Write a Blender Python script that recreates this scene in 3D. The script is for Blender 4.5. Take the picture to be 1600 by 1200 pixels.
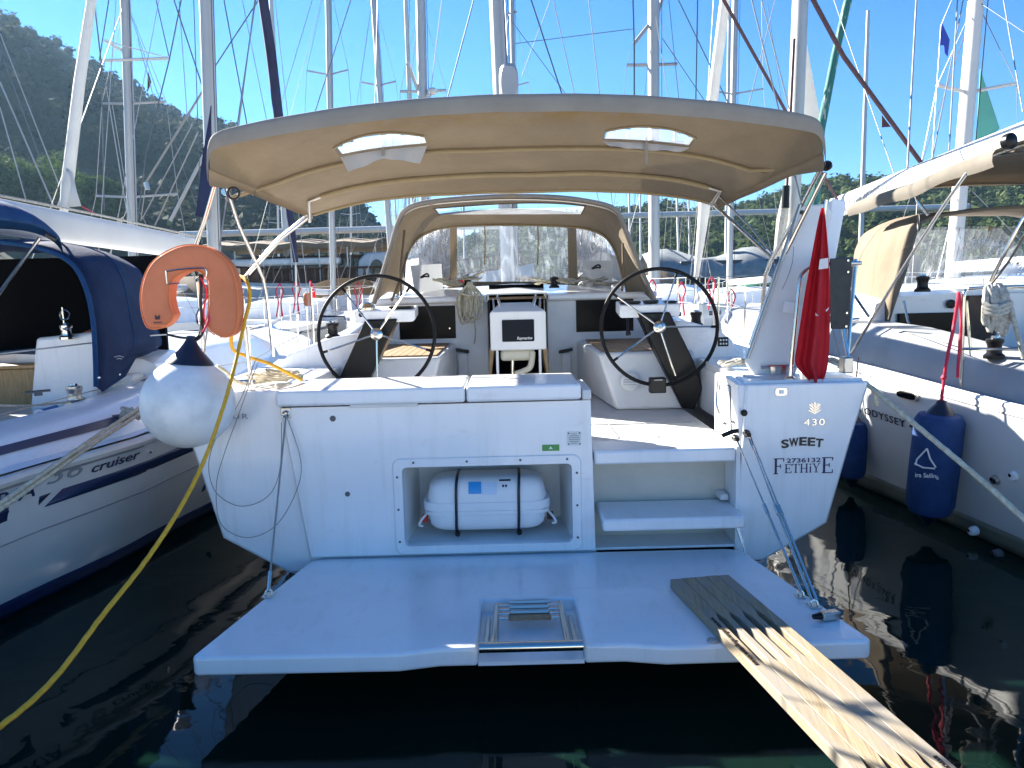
import bpy, bmesh, math, random
from mathutils import Vector, Matrix, noise

random.seed(7)
sc = bpy.context.scene
for o in list(bpy.data.objects):
    bpy.data.objects.remove(o)
C = sc.collection
R = math.radians

# ---------------------------------------------------------------- camera, sky, sun, exposure
F_PX = 1190.0                                   # focal length in photo pixels (1600 wide)
CAM = Vector((-0.064, 0.0, 1.9))
YAW, PITCH, ROLL = 0.0013, -0.12373, 0.0249
fw = Vector((math.sin(YAW) * math.cos(PITCH), math.cos(YAW) * math.cos(PITCH), math.sin(PITCH)))
rt = fw.cross(Vector((0, 0, 1))).normalized()
up = rt.cross(fw)
rt, up = math.cos(ROLL) * rt - math.sin(ROLL) * up, math.sin(ROLL) * rt + math.cos(ROLL) * up
cd = bpy.data.cameras.new('camera')
cd.sensor_fit = 'HORIZONTAL'
cd.sensor_width = 36.0
cd.lens = 36.0 * F_PX / 1600.0
cd.clip_start, cd.clip_end = 0.05, 9000
cam = bpy.data.objects.new('camera', cd)
C.objects.link(cam)
cam.matrix_world = Matrix(((rt.x, up.x, -fw.x, CAM.x), (rt.y, up.y, -fw.y, CAM.y), (rt.z, up.z, -fw.z, CAM.z), (0, 0, 0, 1)))
sc.camera = cam

SUN_AZ, SUN_EL = R(50), R(28.7)                   # degrees left of straight ahead, height
to_sun = Vector((-math.sin(SUN_AZ) * math.cos(SUN_EL), math.cos(SUN_AZ) * math.cos(SUN_EL), math.sin(SUN_EL)))
w = bpy.data.worlds.new('World')
sc.world = w
w.use_nodes = True
nt = w.node_tree
nt.nodes.clear()
sky = nt.nodes.new('ShaderNodeTexSky')
sky.sky_type = 'NISHITA'
sky.sun_disc = False
sky.sun_elevation = SUN_EL
sky.sun_rotation = -SUN_AZ
sky.altitude = 0
sky.air_density = 0.9
sky.dust_density = 0.0
sky.ozone_density = 5.0
bg = nt.nodes.new('ShaderNodeBackground')
bg.inputs[1].default_value = 0.05
wo = nt.nodes.new('ShaderNodeOutputWorld')
hs = nt.nodes.new('ShaderNodeHueSaturation')               # the phone's richer blue, the same over the whole sky
hs.inputs['Hue'].default_value = 0.506
hs.inputs['Saturation'].default_value = 1.25
nt.links.new(sky.outputs[0], hs.inputs['Color'])
nt.links.new(hs.outputs[0], bg.inputs[0])
nt.links.new(bg.outputs[0], wo.inputs[0])
sd = bpy.data.lights.new('sun', 'SUN')
sd.energy = 5.0
sd.angle = R(0.5)
sd.color = (1.0, 0.95, 0.86)
sun = bpy.data.objects.new('sun', sd)
C.objects.link(sun)
sun.rotation_euler = (-to_sun).to_track_quat('-Z', 'Y').to_euler()
sc.view_settings.view_transform = 'Standard'
sc.view_settings.look = 'None'
sc.view_settings.exposure = 2.25
sc.view_settings.gamma = 1.0
sc.view_settings.use_curve_mapping = False

# ---------------------------------------------------------------- helpers
def at(px, py, y):
    """the world point seen at photo pixel (px, py) that stands y metres ahead"""
    d = fw * F_PX + rt * (px - 800) + up * (600 - py)
    return CAM + d * (y / d.y)
def at_x(px, py, x):
    d = fw * F_PX + rt * (px - 800) + up * (600 - py)
    return CAM + d * ((x - CAM.x) / d.x)
def at_z(px, py, z):
    d = fw * F_PX + rt * (px - 800) + up * (600 - py)
    return CAM + d * ((z - CAM.z) / d.z)

V = Vector
def lerp(a, b, t):
    return a + (b - a) * t
def cr(pts, n=8, closed=False):
    """Catmull-Rom curve through pts, n steps for each span"""
    pts = [V(p) for p in pts]
    m = len(pts)
    out = []
    for i in range(m if closed else m - 1):
        g = lambda k: pts[k % m] if closed else pts[max(0, min(m - 1, k))]
        p0, p1, p2, p3 = g(i - 1), g(i), g(i + 1), g(i + 2)
        for k in range(n):
            t = k / n
            out.append(0.5 * ((2 * p1) + (p2 - p0) * t + (2 * p0 - 5 * p1 + 4 * p2 - p3) * t * t + (3 * p1 - p0 - 3 * p2 + p3) * t ** 3))
    if not closed:
        out.append(pts[-1])
    return out
def sag(a, b, s, n=14):
    a, b = V(a), V(b)
    return [lerp(a, b, i / n) - V((0, 0, s * 4 * (i / n) * (1 - i / n))) for i in range(n + 1)]

class MB:
    def __init__(s):
        s.v, s.f = [], []
    def add(s, vs, fs):
        o = len(s.v)
        s.v += [V(p) for p in vs]
        s.f += [[i + o for i in f] for f in fs]
        return s
    def box(s, x0, x1, y0, y1, z0, z1):
        return s.add([(x0, y0, z0), (x1, y0, z0), (x1, y1, z0), (x0, y1, z0), (x0, y0, z1), (x1, y0, z1), (x1, y1, z1), (x0, y1, z1)],
                     [(3, 2, 1, 0), (4, 5, 6, 7), (0, 1, 5, 4), (1, 2, 6, 5), (2, 3, 7, 6), (3, 0, 4, 7)])
    def obox(s, c, a, b, d):
        """box about c with half-axis vectors a, b, d"""
        c, a, b, d = V(c), V(a), V(b), V(d)
        if a.cross(b).dot(d) < 0:
            d = -d
        return s.add([c - a - b - d, c + a - b - d, c + a + b - d, c - a + b - d, c - a - b + d, c + a - b + d, c + a + b + d, c - a + b + d],
                     [(3, 2, 1, 0), (4, 5, 6, 7), (0, 1, 5, 4), (1, 2, 6, 5), (2, 3, 7, 6), (3, 0, 4, 7)])
    def prism(s, poly, d):
        """polygon (3-D points) swept by the vector d"""
        n = len(poly)
        d = V(d)
        p = [V(q) for q in poly]
        nrm = V((0, 0, 0))
        for i in range(n):
            nrm += p[i].cross(p[(i + 1) % n])
        if nrm.dot(d) > 0:
            p.reverse()
        return s.add(p + [q + d for q in p], [list(range(n)), list(range(2 * n - 1, n - 1, -1))] + [(i, n + i, n + (i + 1) % n, (i + 1) % n) for i in range(n)])
    def loft(s, rows, closed=False, cap0=False, cap1=False):
        n = len(rows[0])
        vs = [p for r in rows for p in r]
        fs = []
        for i in range(len(rows) - 1):
            for k in range(n if closed else n - 1):
                a, b = i * n + k, i * n + (k + 1) % n
                fs.append((a, b, b + n, a + n))
        if cap0:
            fs.append(list(range(n - 1, -1, -1)))
        if cap1:
            fs.append([(len(rows) - 1) * n + k for k in range(n)])
        return s.add(vs, fs)
    def tube(s, pts, r, seg=8, closed=False, twist=None):
        """tube; r one radius or one for each point; twist = (lobes, depth, turns for each metre) makes laid rope"""
        pts = [V(p) for p in pts]
        n = len(pts)
        rows = []
        prev = None
        L = 0
        for i, p in enumerate(pts):
            if closed:
                t = pts[(i + 1) % n] - pts[i - 1]
            else:
                t = pts[min(n - 1, i + 1)] - pts[max(0, i - 1)]
            if t.length < 1e-9:
                t = V((0, 0, 1))
            t.normalize()
            if prev is None:
                a = t.cross(V((0, 0, 1)))
                if a.length < 0.1:
                    a = t.cross(V((1, 0, 0)))
            else:
                a = prev - t * prev.dot(t)
                if a.length < 1e-6:
                    a = t.cross(V((1, 0, 0)))
            a.normalize()
            prev = a
            b = t.cross(a)
            if i:
                L += (p - pts[i - 1]).length
            rr = r[i] if isinstance(r, (list, tuple)) else r
            row = []
            for k in range(seg):
                th = 2 * math.pi * k / seg
                q = rr
                if twist:
                    q = rr * (1 + twist[1] * math.cos(twist[0] * th - twist[2] * 2 * math.pi * L))
                row.append(p + (a * math.cos(th) + b * math.sin(th)) * q)
            rows.append(row)
        if closed:
            rows.append(rows[0])
            return s.loft(rows, True)
        return s.loft(rows, True, True, True)
    def lathe(s, base, axis, prof, seg=20):
        """prof = (radius, height) pairs along axis from base"""
        base, ax = V(base), V(axis).normalized()
        a = ax.cross(V((0, 0, 1)))
        if a.length < 0.1:
            a = ax.cross(V((1, 0, 0)))
        a.normalize()
        b = ax.cross(a)
        rows = [[base + ax * h + (a * math.cos(2 * math.pi * k / seg) + b * math.sin(2 * math.pi * k / seg)) * max(r_, 1e-4) for k in range(seg)] for r_, h in prof]
        return s.loft(rows, True, True, True)
    def ring(s, c, a, b, r, tr, seg=40, ts=8):
        c, a, b = V(c), V(a).normalized(), V(b).normalized()
        return s.tube([c + (a * math.cos(2 * math.pi * i / seg) + b * math.sin(2 * math.pi * i / seg)) * r for i in range(seg)], tr, ts, True)
    def mesh(s, name, off, mat, smooth):
        me = bpy.data.meshes.new(name)
        me.from_pydata([p - off for p in s.v], [], s.f)
        bm = bmesh.new()
        bm.from_mesh(me)
        bmesh.ops.recalc_face_normals(bm, faces=bm.faces[:])
        bm.to_mesh(me)
        bm.free()
        if mat:
            me.materials.append(M[mat] if isinstance(mat, str) else mat)
        if smooth:
            me.shade_smooth()
            me.set_sharp_from_angle(angle=R(smooth))
        return me
    def build(s, name, mat, parent=None, smooth=40, bevel=0, label=None, solid=0, bseg=2):
        if parent is not None:
            off = OFF[parent.name]
        else:
            lo = [min(p[i] for p in s.v) for i in range(3)]
            hi = [max(p[i] for p in s.v) for i in range(3)]
            off = V(((lo[0] + hi[0]) / 2, (lo[1] + hi[1]) / 2, lo[2]))
        o = bpy.data.objects.new(name, s.mesh(name, off, mat, smooth))
        C.objects.link(o)
        OFF[o.name] = off
        if parent is not None:
            o.parent = parent
        else:
            o.location = off
        if solid:
            m = o.modifiers.new('thickness', 'SOLIDIFY')
            m.thickness = solid
            m.offset = 0
        if bevel:
            m = o.modifiers.new('edge', 'BEVEL')
            m.width = bevel
            m.segments = bseg
            m.limit_method = 'ANGLE'
            m.angle_limit = R(35)
            m.harden_normals = False
        if label:
            o['label'] = label
        return o
OFF = {}

def tag(o, label, cat, group=None):
    o['label'] = label
    o['category'] = cat
    if group:
        o['group'] = group
    return o
def thing(name, label, cat, loc=(0, 0, 0), group=None):
    o = bpy.data.objects.new(name, None)
    o.empty_display_size = 0.2
    C.objects.link(o)
    o.location = loc
    OFF[o.name] = V(loc)
    return tag(o, label, cat, group)
def struct(o, kind='structure'):
    o['kind'] = kind
    return o
def inst(name, me, parent, loc, rot=(0, 0, 0), scale=(1, 1, 1)):
    """one more object that shares the mesh me, at the world place loc"""
    o = bpy.data.objects.new(name, me)
    C.objects.link(o)
    o.location = V(loc) - OFF[parent.name]
    o.rotation_euler = rot
    o.scale = scale
    o.parent = parent
    OFF[o.name] = V(loc)
    return o
def box(name, mat, parent, x0, x1, y0, y1, z0, z1, bevel=0.006, label=None):
    return MB().box(x0, x1, y0, y1, z0, z1).build(name, mat, parent, 40, bevel, label)
def tube(name, mat, parent, pts, r, seg=8, twist=None, closed=False):
    return MB().tube(pts, r, seg, closed, twist).build(name, mat, parent, 60)

# ---------------------------------------------------------------- lettering (built-in font turned into meshes)
_txt = {}
def text_meshes(items):
    tmp = []
    for key, body, bold, shear, space in items:
        cu = bpy.data.curves.new('t', 'FONT')
        cu.body = body
        cu.size = 1.0
        cu.extrude = 0.012
        cu.offset = bold
        cu.shear = shear
        cu.space_character = space
        cu.resolution_u = 4
        cu.align_x = 'CENTER'
        o = bpy.data.objects.new('t', cu)
        C.objects.link(o)
        tmp.append((key, o))
    dg = bpy.context.evaluated_depsgraph_get()
    dg.update()
    for key, o in tmp:
        me = bpy.data.meshes.new_from_object(o.evaluated_get(dg))
        _txt[key] = ([v.co.copy() for v in me.vertices], [list(p.vertices) for p in me.polygons])
        bpy.data.meshes.remove(me)
    for key, o in tmp:
        bpy.data.objects.remove(o)
def text_into(mb, key, c, right, upv, size, width=None):
    """lettering centred on c (baseline), set along right / upv; width fits its breadth"""
    vs, fs = _txt[key]
    c, r_, u_ = V(c), V(right).normalized(), V(upv).normalized()
    n_ = r_.cross(u_)
    x0, x1 = min(v.x for v in vs), max(v.x for v in vs)
    kx = size if width is None else width / (x1 - x0)
    xm = (x0 + x1) / 2
    mb.add([c + r_ * (v.x - xm) * kx + u_ * v.y * size + n_ * v.z * 0.12 for v in vs], fs)
    return mb
text_meshes([('sweet_S', 'S', 0.03, 0, 1), ('sweet_W', 'W', 0.03, 0, 1), ('sweet_E', 'E', 0.03, 0, 1), ('sweet_T', 'T', 0.03, 0, 1),
             ('num', '2736132', 0.008, 0, 1.0), ('430', '430', 0.0, 0, 1.15), ('ray', 'Raymarine', 0.02, 0.2, 1), ('dufour', 'DUFOUR', 0.0, 0, 1.25),
             ('bav', 'BAVARIA', 0.004, 0.2, 1.1), ('cruiser', 'cruiser', 0.01, 0.2, 1), ('36', '36', 0.0, 0.2, 1.0), ('ody', 'SUN ODYSSEY 4', 0.006, 0, 1.15),
             ('dot', 'www.yakarakaptan.com', 0.01, 0, 1), ('kap', 'yakarakaptan', 0.01, 0, 1), ('sail', 'ira Sailing', 0.01, 0, 1)])
# ---------------------------------------------------------------- materials
M = {}
def mat(name, col, rough=0.5, metal=0.0, var=0.0, vscale=6.0, bump=0.0, bscale=80.0, coat=0.0, trans=0.0, spec=0.5, col2=None, ramp=(0.35, 0.65), detail=4.0, stretch=None, sss=0.0):
    m = bpy.data.materials.new(name)
    m.use_nodes = True
    n, l = m.node_tree.nodes, m.node_tree.links
    b = n['Principled BSDF']
    b.inputs['Base Color'].default_value = (*col, 1)
    b.inputs['Roughness'].default_value = rough
    b.inputs['Metallic'].default_value = metal
    b.inputs['Specular IOR Level'].default_value = spec
    b.inputs['Coat Weight'].default_value = coat
    b.inputs['Coat Roughness'].default_value = 0.06
    tc = n.new('ShaderNodeTexCoord')
    src = tc.outputs['Object']
    if stretch:
        mp = n.new('ShaderNodeMapping')
        mp.inputs['Scale'].default_value = stretch
        l.new(src, mp.inputs[0])
        src = mp.outputs[0]
    if col2 or var:
        nz = n.new('ShaderNodeTexNoise')
        nz.inputs['Scale'].default_value = vscale
        nz.inputs['Detail'].default_value = detail
        nz.inputs['Roughness'].default_value = 0.6
        l.new(src, nz.inputs['Vector'])
        rp = n.new('ShaderNodeValToRGB')
        c2 = col2 or tuple(c * (1 - var) for c in col)
        rp.color_ramp.elements[0].position, rp.color_ramp.elements[1].position = ramp
        rp.color_ramp.elements[0].color = (*c2, 1)
        rp.color_ramp.elements[1].color = (*col, 1)
        l.new(nz.outputs['Fac'], rp.inputs[0])
        l.new(rp.outputs[0], b.inputs['Base Color'])
        if rough > 0.1 and metal == 0:
            mr = n.new('ShaderNodeMapRange')
            mr.inputs['To Min'].default_value = min(1, rough * 1.35)
            mr.inputs['To Max'].default_value = rough * 0.8
            l.new(nz.outputs['Fac'], mr.inputs[0])
            l.new(mr.outputs[0], b.inputs['Roughness'])
    if bump:
        nb = n.new('ShaderNodeTexNoise')
        nb.inputs['Scale'].default_value = bscale
        nb.inputs['Detail'].default_value = 3
        l.new(src, nb.inputs['Vector'])
        bp = n.new('ShaderNodeBump')
        bp.inputs['Strength'].default_value = bump
        bp.inputs['Distance'].default_value = 0.01
        l.new(nb.outputs['Fac'], bp.inputs['Height'])
        l.new(bp.outputs[0], b.inputs['Normal'])
    if trans:
        t = n.new('ShaderNodeBsdfTranslucent')
        if col2 or var:
            l.new(rp.outputs[0], t.inputs[0])
        else:
            t.inputs[0].default_value = (*col, 1)
        mx = n.new('ShaderNodeMixShader')
        mx.inputs[0].default_value = trans
        l.new(b.outputs[0], mx.inputs[1])
        l.new(t.outputs[0], mx.inputs[2])
        l.new(mx.outputs[0], n['Material Output'].inputs[0])
    M[name] = m
    return m

mat('gelcoat', (0.84, 0.845, 0.85), 0.22, var=0.05, vscale=2.2, coat=0.3)
def gelcoat_wear(m):
    """faint run-down streaks and scuffs that dull the gelcoat"""
    n, l = m.node_tree.nodes, m.node_tree.links
    b = n['Principled BSDF']
    src = b.inputs['Base Color'].links[0].from_socket
    tc = n.new('ShaderNodeTexCoord')
    def layer(scale, size, lo, hi):
        mp = n.new('ShaderNodeMapping')
        mp.inputs['Scale'].default_value = scale
        l.new(tc.outputs['Object'], mp.inputs[0])
        nz = n.new('ShaderNodeTexNoise')
        nz.inputs['Scale'].default_value = size
        nz.inputs['Detail'].default_value = 9
        nz.inputs['Roughness'].default_value = 0.68
        l.new(mp.outputs[0], nz.inputs['Vector'])
        q = n.new('ShaderNodeMapRange')
        q.inputs[1].default_value, q.inputs[2].default_value = lo, hi
        q.inputs[3].default_value, q.inputs[4].default_value = 0, 1
        l.new(nz.outputs['Fac'], q.inputs[0])
        return q.outputs[0]
    a = layer((9, 3, 0.7), 1.6, 0.52, 0.78)
    c_ = layer((1.2, 6, 3), 3.0, 0.60, 0.72)
    sm = n.new('ShaderNodeMath')
    sm.operation = 'MAXIMUM'
    l.new(a, sm.inputs[0])
    l.new(c_, sm.inputs[1])
    k = n.new('ShaderNodeMath')
    k.operation = 'MULTIPLY'
    k.inputs[1].default_value = 0.30
    l.new(sm.outputs[0], k.inputs[0])
    mx = n.new('ShaderNodeMixRGB')
    l.new(k.outputs[0], mx.inputs[0])
    l.new(src, mx.inputs[1])
    mx.inputs[2].default_value = (0.50, 0.48, 0.42, 1)
    l.new(mx.outputs[0], b.inputs['Base Color'])
gelcoat_wear(M['gelcoat'])
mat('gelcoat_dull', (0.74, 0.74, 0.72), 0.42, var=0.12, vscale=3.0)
mat('nonskid', (0.58, 0.58, 0.56), 0.6, var=0.08, vscale=9, bump=0.25, bscale=260)
mat('liner', (0.60, 0.57, 0.49), 0.5, var=0.10, vscale=4)
mat('antifoul', (0.012, 0.018, 0.035), 0.5, var=0.3)
mat('rub', (0.012, 0.012, 0.014), 0.45, var=0.3, vscale=20)
mat('black', (0.006, 0.006, 0.007), 0.35, spec=0.25)
mat('leather', (0.006, 0.006, 0.007), 0.6, spec=0.25, bump=0.2, bscale=200)
mat('black_gloss', (0.003, 0.003, 0.004), 0.2, spec=0.12)
mat('screen', (0.004, 0.007, 0.016), 0.25, spec=0.12)
mat('steel', (0.70, 0.65, 0.58), 0.16, metal=1.0)
mat('steel_dull', (0.50, 0.47, 0.43), 0.32, metal=1.0)
mat('wire', (0.33, 0.31, 0.29), 0.45, metal=0.6)
mat('wire_dark', (0.10, 0.11, 0.12), 0.5, metal=0.3)
mat('mast', (0.42, 0.415, 0.40), 0.40, metal=0.35, var=0.08, vscale=1.2)
mat('mast_white', (0.58, 0.57, 0.54), 0.38, var=0.06, vscale=2)
mat('canvas', (0.215, 0.165, 0.105), 0.85, var=0.18, vscale=2.0, bump=0.5, bscale=26, trans=0.08)
mat('canvas_edge', (0.25, 0.225, 0.19), 0.9, var=0.10, vscale=5, bump=0.2, bscale=60)
mat('canvas_hem', (0.30, 0.23, 0.13), 0.9, var=0.1, vscale=9)
mat('canvas_tan', (0.21, 0.16, 0.105), 0.85, var=0.16, vscale=2.5, bump=0.3, bscale=25, trans=0.09)
mat('canvas_grey', (0.16, 0.14, 0.11), 0.85, var=0.12, vscale=3, bump=0.2, bscale=30, trans=0.12)
mat('canvas_navy', (0.008, 0.024, 0.075), 0.85, spec=0.15, var=0.3, vscale=3, bump=0.3, bscale=30)
mat('canvas_blue', (0.010, 0.055, 0.16), 0.8, spec=0.2, var=0.25, vscale=6, bump=0.3, bscale=40)
mat('flap_grey', (0.42, 0.42, 0.42), 0.7, trans=0.2)
mat('tarp', (0.26, 0.28, 0.28), 0.8, var=0.3, vscale=2)
mat('teak', (0.36, 0.24, 0.13), 0.6, col2=(0.24, 0.15, 0.08), vscale=30)
mat('wood_dark', (0.10, 0.045, 0.02), 0.5, var=0.4, vscale=10)
mat('wood_oak', (0.42, 0.27, 0.12), 0.45, col2=(0.30, 0.18, 0.07), vscale=14, stretch=(6, 6, 1))
mat('plank_pine', (0.64, 0.50, 0.28), 0.62, col2=(0.42, 0.31, 0.17), vscale=7, ramp=(0.3, 0.7), bump=0.25, bscale=60, detail=6)
mat('plank_grey', (0.52, 0.46, 0.36), 0.7, col2=(0.32, 0.27, 0.20), vscale=9, ramp=(0.3, 0.72), bump=0.3, bscale=70, detail=6)
mat('burnt', (0.035, 0.02, 0.012), 0.7)
mat('orange', (0.66, 0.21, 0.10), 0.8, spec=0.2, var=0.14, vscale=5, bump=0.25, bscale=22, coat=0.05)
mat('orange_edge', (0.80, 0.22, 0.06), 0.6, var=0.1, vscale=6)
mat('buoy', (0.78, 0.79, 0.78), 0.35, col2=(0.58, 0.61, 0.62), vscale=4, ramp=(0.34, 0.56), bump=0.06, bscale=12, detail=8)
mat('fender_blue', (0.012, 0.055, 0.19), 0.75, var=0.25, vscale=9, bump=0.25, bscale=120)
mat('fender_cap', (0.010, 0.013, 0.030), 0.4)
mat('rope_yellow', (0.80, 0.42, 0.025), 0.7, var=0.2, vscale=40)
mat('rope_cream', (0.66, 0.60, 0.44), 0.8, col2=(0.46, 0.40, 0.27), vscale=30)
mat('rope_grey', (0.50, 0.48, 0.42), 0.85, col2=(0.30, 0.28, 0.23), vscale=40)
mat('rope_red', (0.60, 0.02, 0.06), 0.7)
mat('rope_dark', (0.03, 0.025, 0.03), 0.8, col2=(0.12, 0.05, 0.06), vscale=60)
mat('rope_teal', (0.015, 0.13, 0.11), 0.7, col2=(0.30, 0.36, 0.33), vscale=5, ramp=(0.38, 0.44), stretch=(2.2, 2.2, 0.5))
mat('deck_shade', (0.33, 0.34, 0.34), 0.45, var=0.12, vscale=3)  # white deck and coaming of the right yacht, shade put into the colour
mat('concrete', (0.68, 0.66, 0.62), 0.85, col2=(0.54, 0.52, 0.48), vscale=1.2, bump=0.3, bscale=40)
mat('flag_red', (0.55, 0.010, 0.022), 0.65, var=0.15, vscale=5, trans=0.3)
mat('flag_white', (0.80, 0.80, 0.80), 0.65, trans=0.25)
mat('flag_blue', (0.05, 0.09, 0.42), 0.6, trans=0.3)
mat('sail_white', (0.74, 0.73, 0.69), 0.8, var=0.08, vscale=3, bump=0.2, bscale=8, trans=0.3)
mat('sail_green', (0.20, 0.48, 0.42), 0.8, var=0.12, vscale=2, trans=0.35)
mat('sail_navy', (0.012, 0.018, 0.06), 0.8, var=0.3, vscale=2)
mat('letter_navy', (0.012, 0.012, 0.10), 0.4)
mat('letter_black', (0.012, 0.012, 0.016), 0.4)
mat('letter_grey', (0.30, 0.31, 0.33), 0.4)
mat('letter_white', (0.80, 0.80, 0.80), 0.5)
mat('stripe_navy', (0.014, 0.028, 0.085), 0.3)
mat('hull_white', (0.70, 0.71, 0.70), 0.2, var=0.08, vscale=1.6, coat=0.35)
mat('hull_grey', (0.40, 0.46, 0.50), 0.4, var=0.12, vscale=0.6)
mat('hull_olive', (0.20, 0.21, 0.16), 0.5, var=0.25, vscale=3)
mat('hull_dark', (0.06, 0.065, 0.07), 0.4, var=0.2, vscale=1)
mat('raft', (0.80, 0.80, 0.80), 0.4, var=0.04, vscale=4)
mat('label_blue', (0.03, 0.30, 0.66), 0.4)
mat('label_pale', (0.55, 0.66, 0.78), 0.4)
mat('sticker_green', (0.05, 0.30, 0.06), 0.4)
mat('tank', (0.68, 0.63, 0.48), 0.45)
mat('red', (0.55, 0.03, 0.02), 0.5)
mat('blue_plastic', (0.03, 0.16, 0.45), 0.4)
mat('inside_shade', (0.006, 0.006, 0.007), 0.95, spec=0.05)  # near-black that paints in the shade inside openings
mat('green_cover', (0.02, 0.17, 0.07), 0.7, var=0.2)
mat('glass_dark', (0.015, 0.02, 0.025), 0.06)
mat('bark', (0.10, 0.07, 0.05), 0.9, var=0.3, vscale=4)

def mat_vinyl(name, haze, tint):
    m = bpy.data.materials.new(name)
    m.use_nodes = True
    n, l = m.node_tree.nodes, m.node_tree.links
    n.remove(n['Principled BSDF'])
    tr = n.new('ShaderNodeBsdfTransparent')
    tr.inputs[0].default_value = (*tint, 1)
    gl = n.new('ShaderNodeBsdfGlossy')
    gl.inputs['Roughness'].default_value = 0.08
    df = n.new('ShaderNodeBsdfTranslucent')
    df.inputs[0].default_value = (0.72, 0.80, 0.90, 1)
    d2 = n.new('ShaderNodeBsdfDiffuse')
    d2.inputs[0].default_value = (0.75, 0.78, 0.82, 1)
    tc = n.new('ShaderNodeTexCoord')
    mp = n.new('ShaderNodeMapping')
    mp.inputs['Scale'].default_value = (7, 3, 1.6)
    mp.inputs['Rotation'].default_value = (0, 0.5, 0)
    l.new(tc.outputs['Object'], mp.inputs[0])
    nz = n.new('ShaderNodeTexNoise')
    nz.inputs['Scale'].default_value = 1.6
    nz.inputs['Detail'].default_value = 3
    nz.inputs['Distortion'].default_value = 1.8
    l.new(mp.outputs[0], nz.inputs['Vector'])
    bp = n.new('ShaderNodeBump')
    bp.inputs['Strength'].default_value = 0.35
    bp.inputs['Distance'].default_value = 0.02
    l.new(nz.outputs['Fac'], bp.inputs['Height'])
    l.new(bp.outputs[0], gl.inputs['Normal'])
    rp = n.new('ShaderNodeValToRGB')
    rp.color_ramp.elements[0].position, rp.color_ramp.elements[1].position = 0.50, 0.76
    rp.color_ramp.elements[0].color = (haze, haze, haze, 1)
    rp.color_ramp.elements[1].color = (min(1, haze + 0.22),) * 3 + (1,)
    l.new(nz.outputs['Fac'], rp.inputs[0])
    md = n.new('ShaderNodeMixShader')
    l.new(df.outputs[0], md.inputs[1])
    l.new(d2.outputs[0], md.inputs[2])
    mx = n.new('ShaderNodeMixShader')
    l.new(rp.outputs[0], mx.inputs[0])
    l.new(tr.outputs[0], mx.inputs[1])
    l.new(md.outputs[0], mx.inputs[2])
    fr = n.new('ShaderNodeFresnel')
    fr.inputs['IOR'].default_value = 1.5
    l.new(bp.outputs[0], fr.inputs['Normal'])
    m2 = n.new('ShaderNodeMixShader')
    l.new(fr.outputs[0], m2.inputs[0])
    l.new(mx.outputs[0], m2.inputs[1])
    l.new(gl.outputs[0], m2.inputs[2])
    l.new(m2.outputs[0], n['Material Output'].inputs[0])
    M[name] = m
mat_vinyl('vinyl', 0.10, (0.94, 0.97, 1.0))
mat_vinyl('vinyl_milky', 0.20, (0.96, 0.97, 0.98))

def mat_clear(name, haze):
    """clear sheet of a roof window: mostly see-through, a little milky"""
    m = bpy.data.materials.new(name)
    m.use_nodes = True
    n, l = m.node_tree.nodes, m.node_tree.links
    n.remove(n['Principled BSDF'])
    tr = n.new('ShaderNodeBsdfTransparent')
    tr.inputs[0].default_value = (0.95, 0.97, 1.0, 1)
    tl = n.new('ShaderNodeBsdfTranslucent')
    tl.inputs[0].default_value = (0.7, 0.75, 0.8, 1)
    tc = n.new('ShaderNodeTexCoord')
    nz = n.new('ShaderNodeTexNoise')
    nz.inputs['Scale'].default_value = 4
    l.new(tc.outputs['Object'], nz.inputs['Vector'])
    mr = n.new('ShaderNodeMapRange')
    mr.inputs[3].default_value, mr.inputs[4].default_value = haze * 0.4, haze * 1.6
    l.new(nz.outputs['Fac'], mr.inputs[0])
    mx = n.new('ShaderNodeMixShader')
    l.new(mr.outputs[0], mx.inputs[0])
    l.new(tr.outputs[0], mx.inputs[1])
    l.new(tl.outputs[0], mx.inputs[2])
    l.new(mx.outputs[0], n['Material Output'].inputs[0])
    M[name] = m
mat_clear('roof_clear', 0.22)
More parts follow.
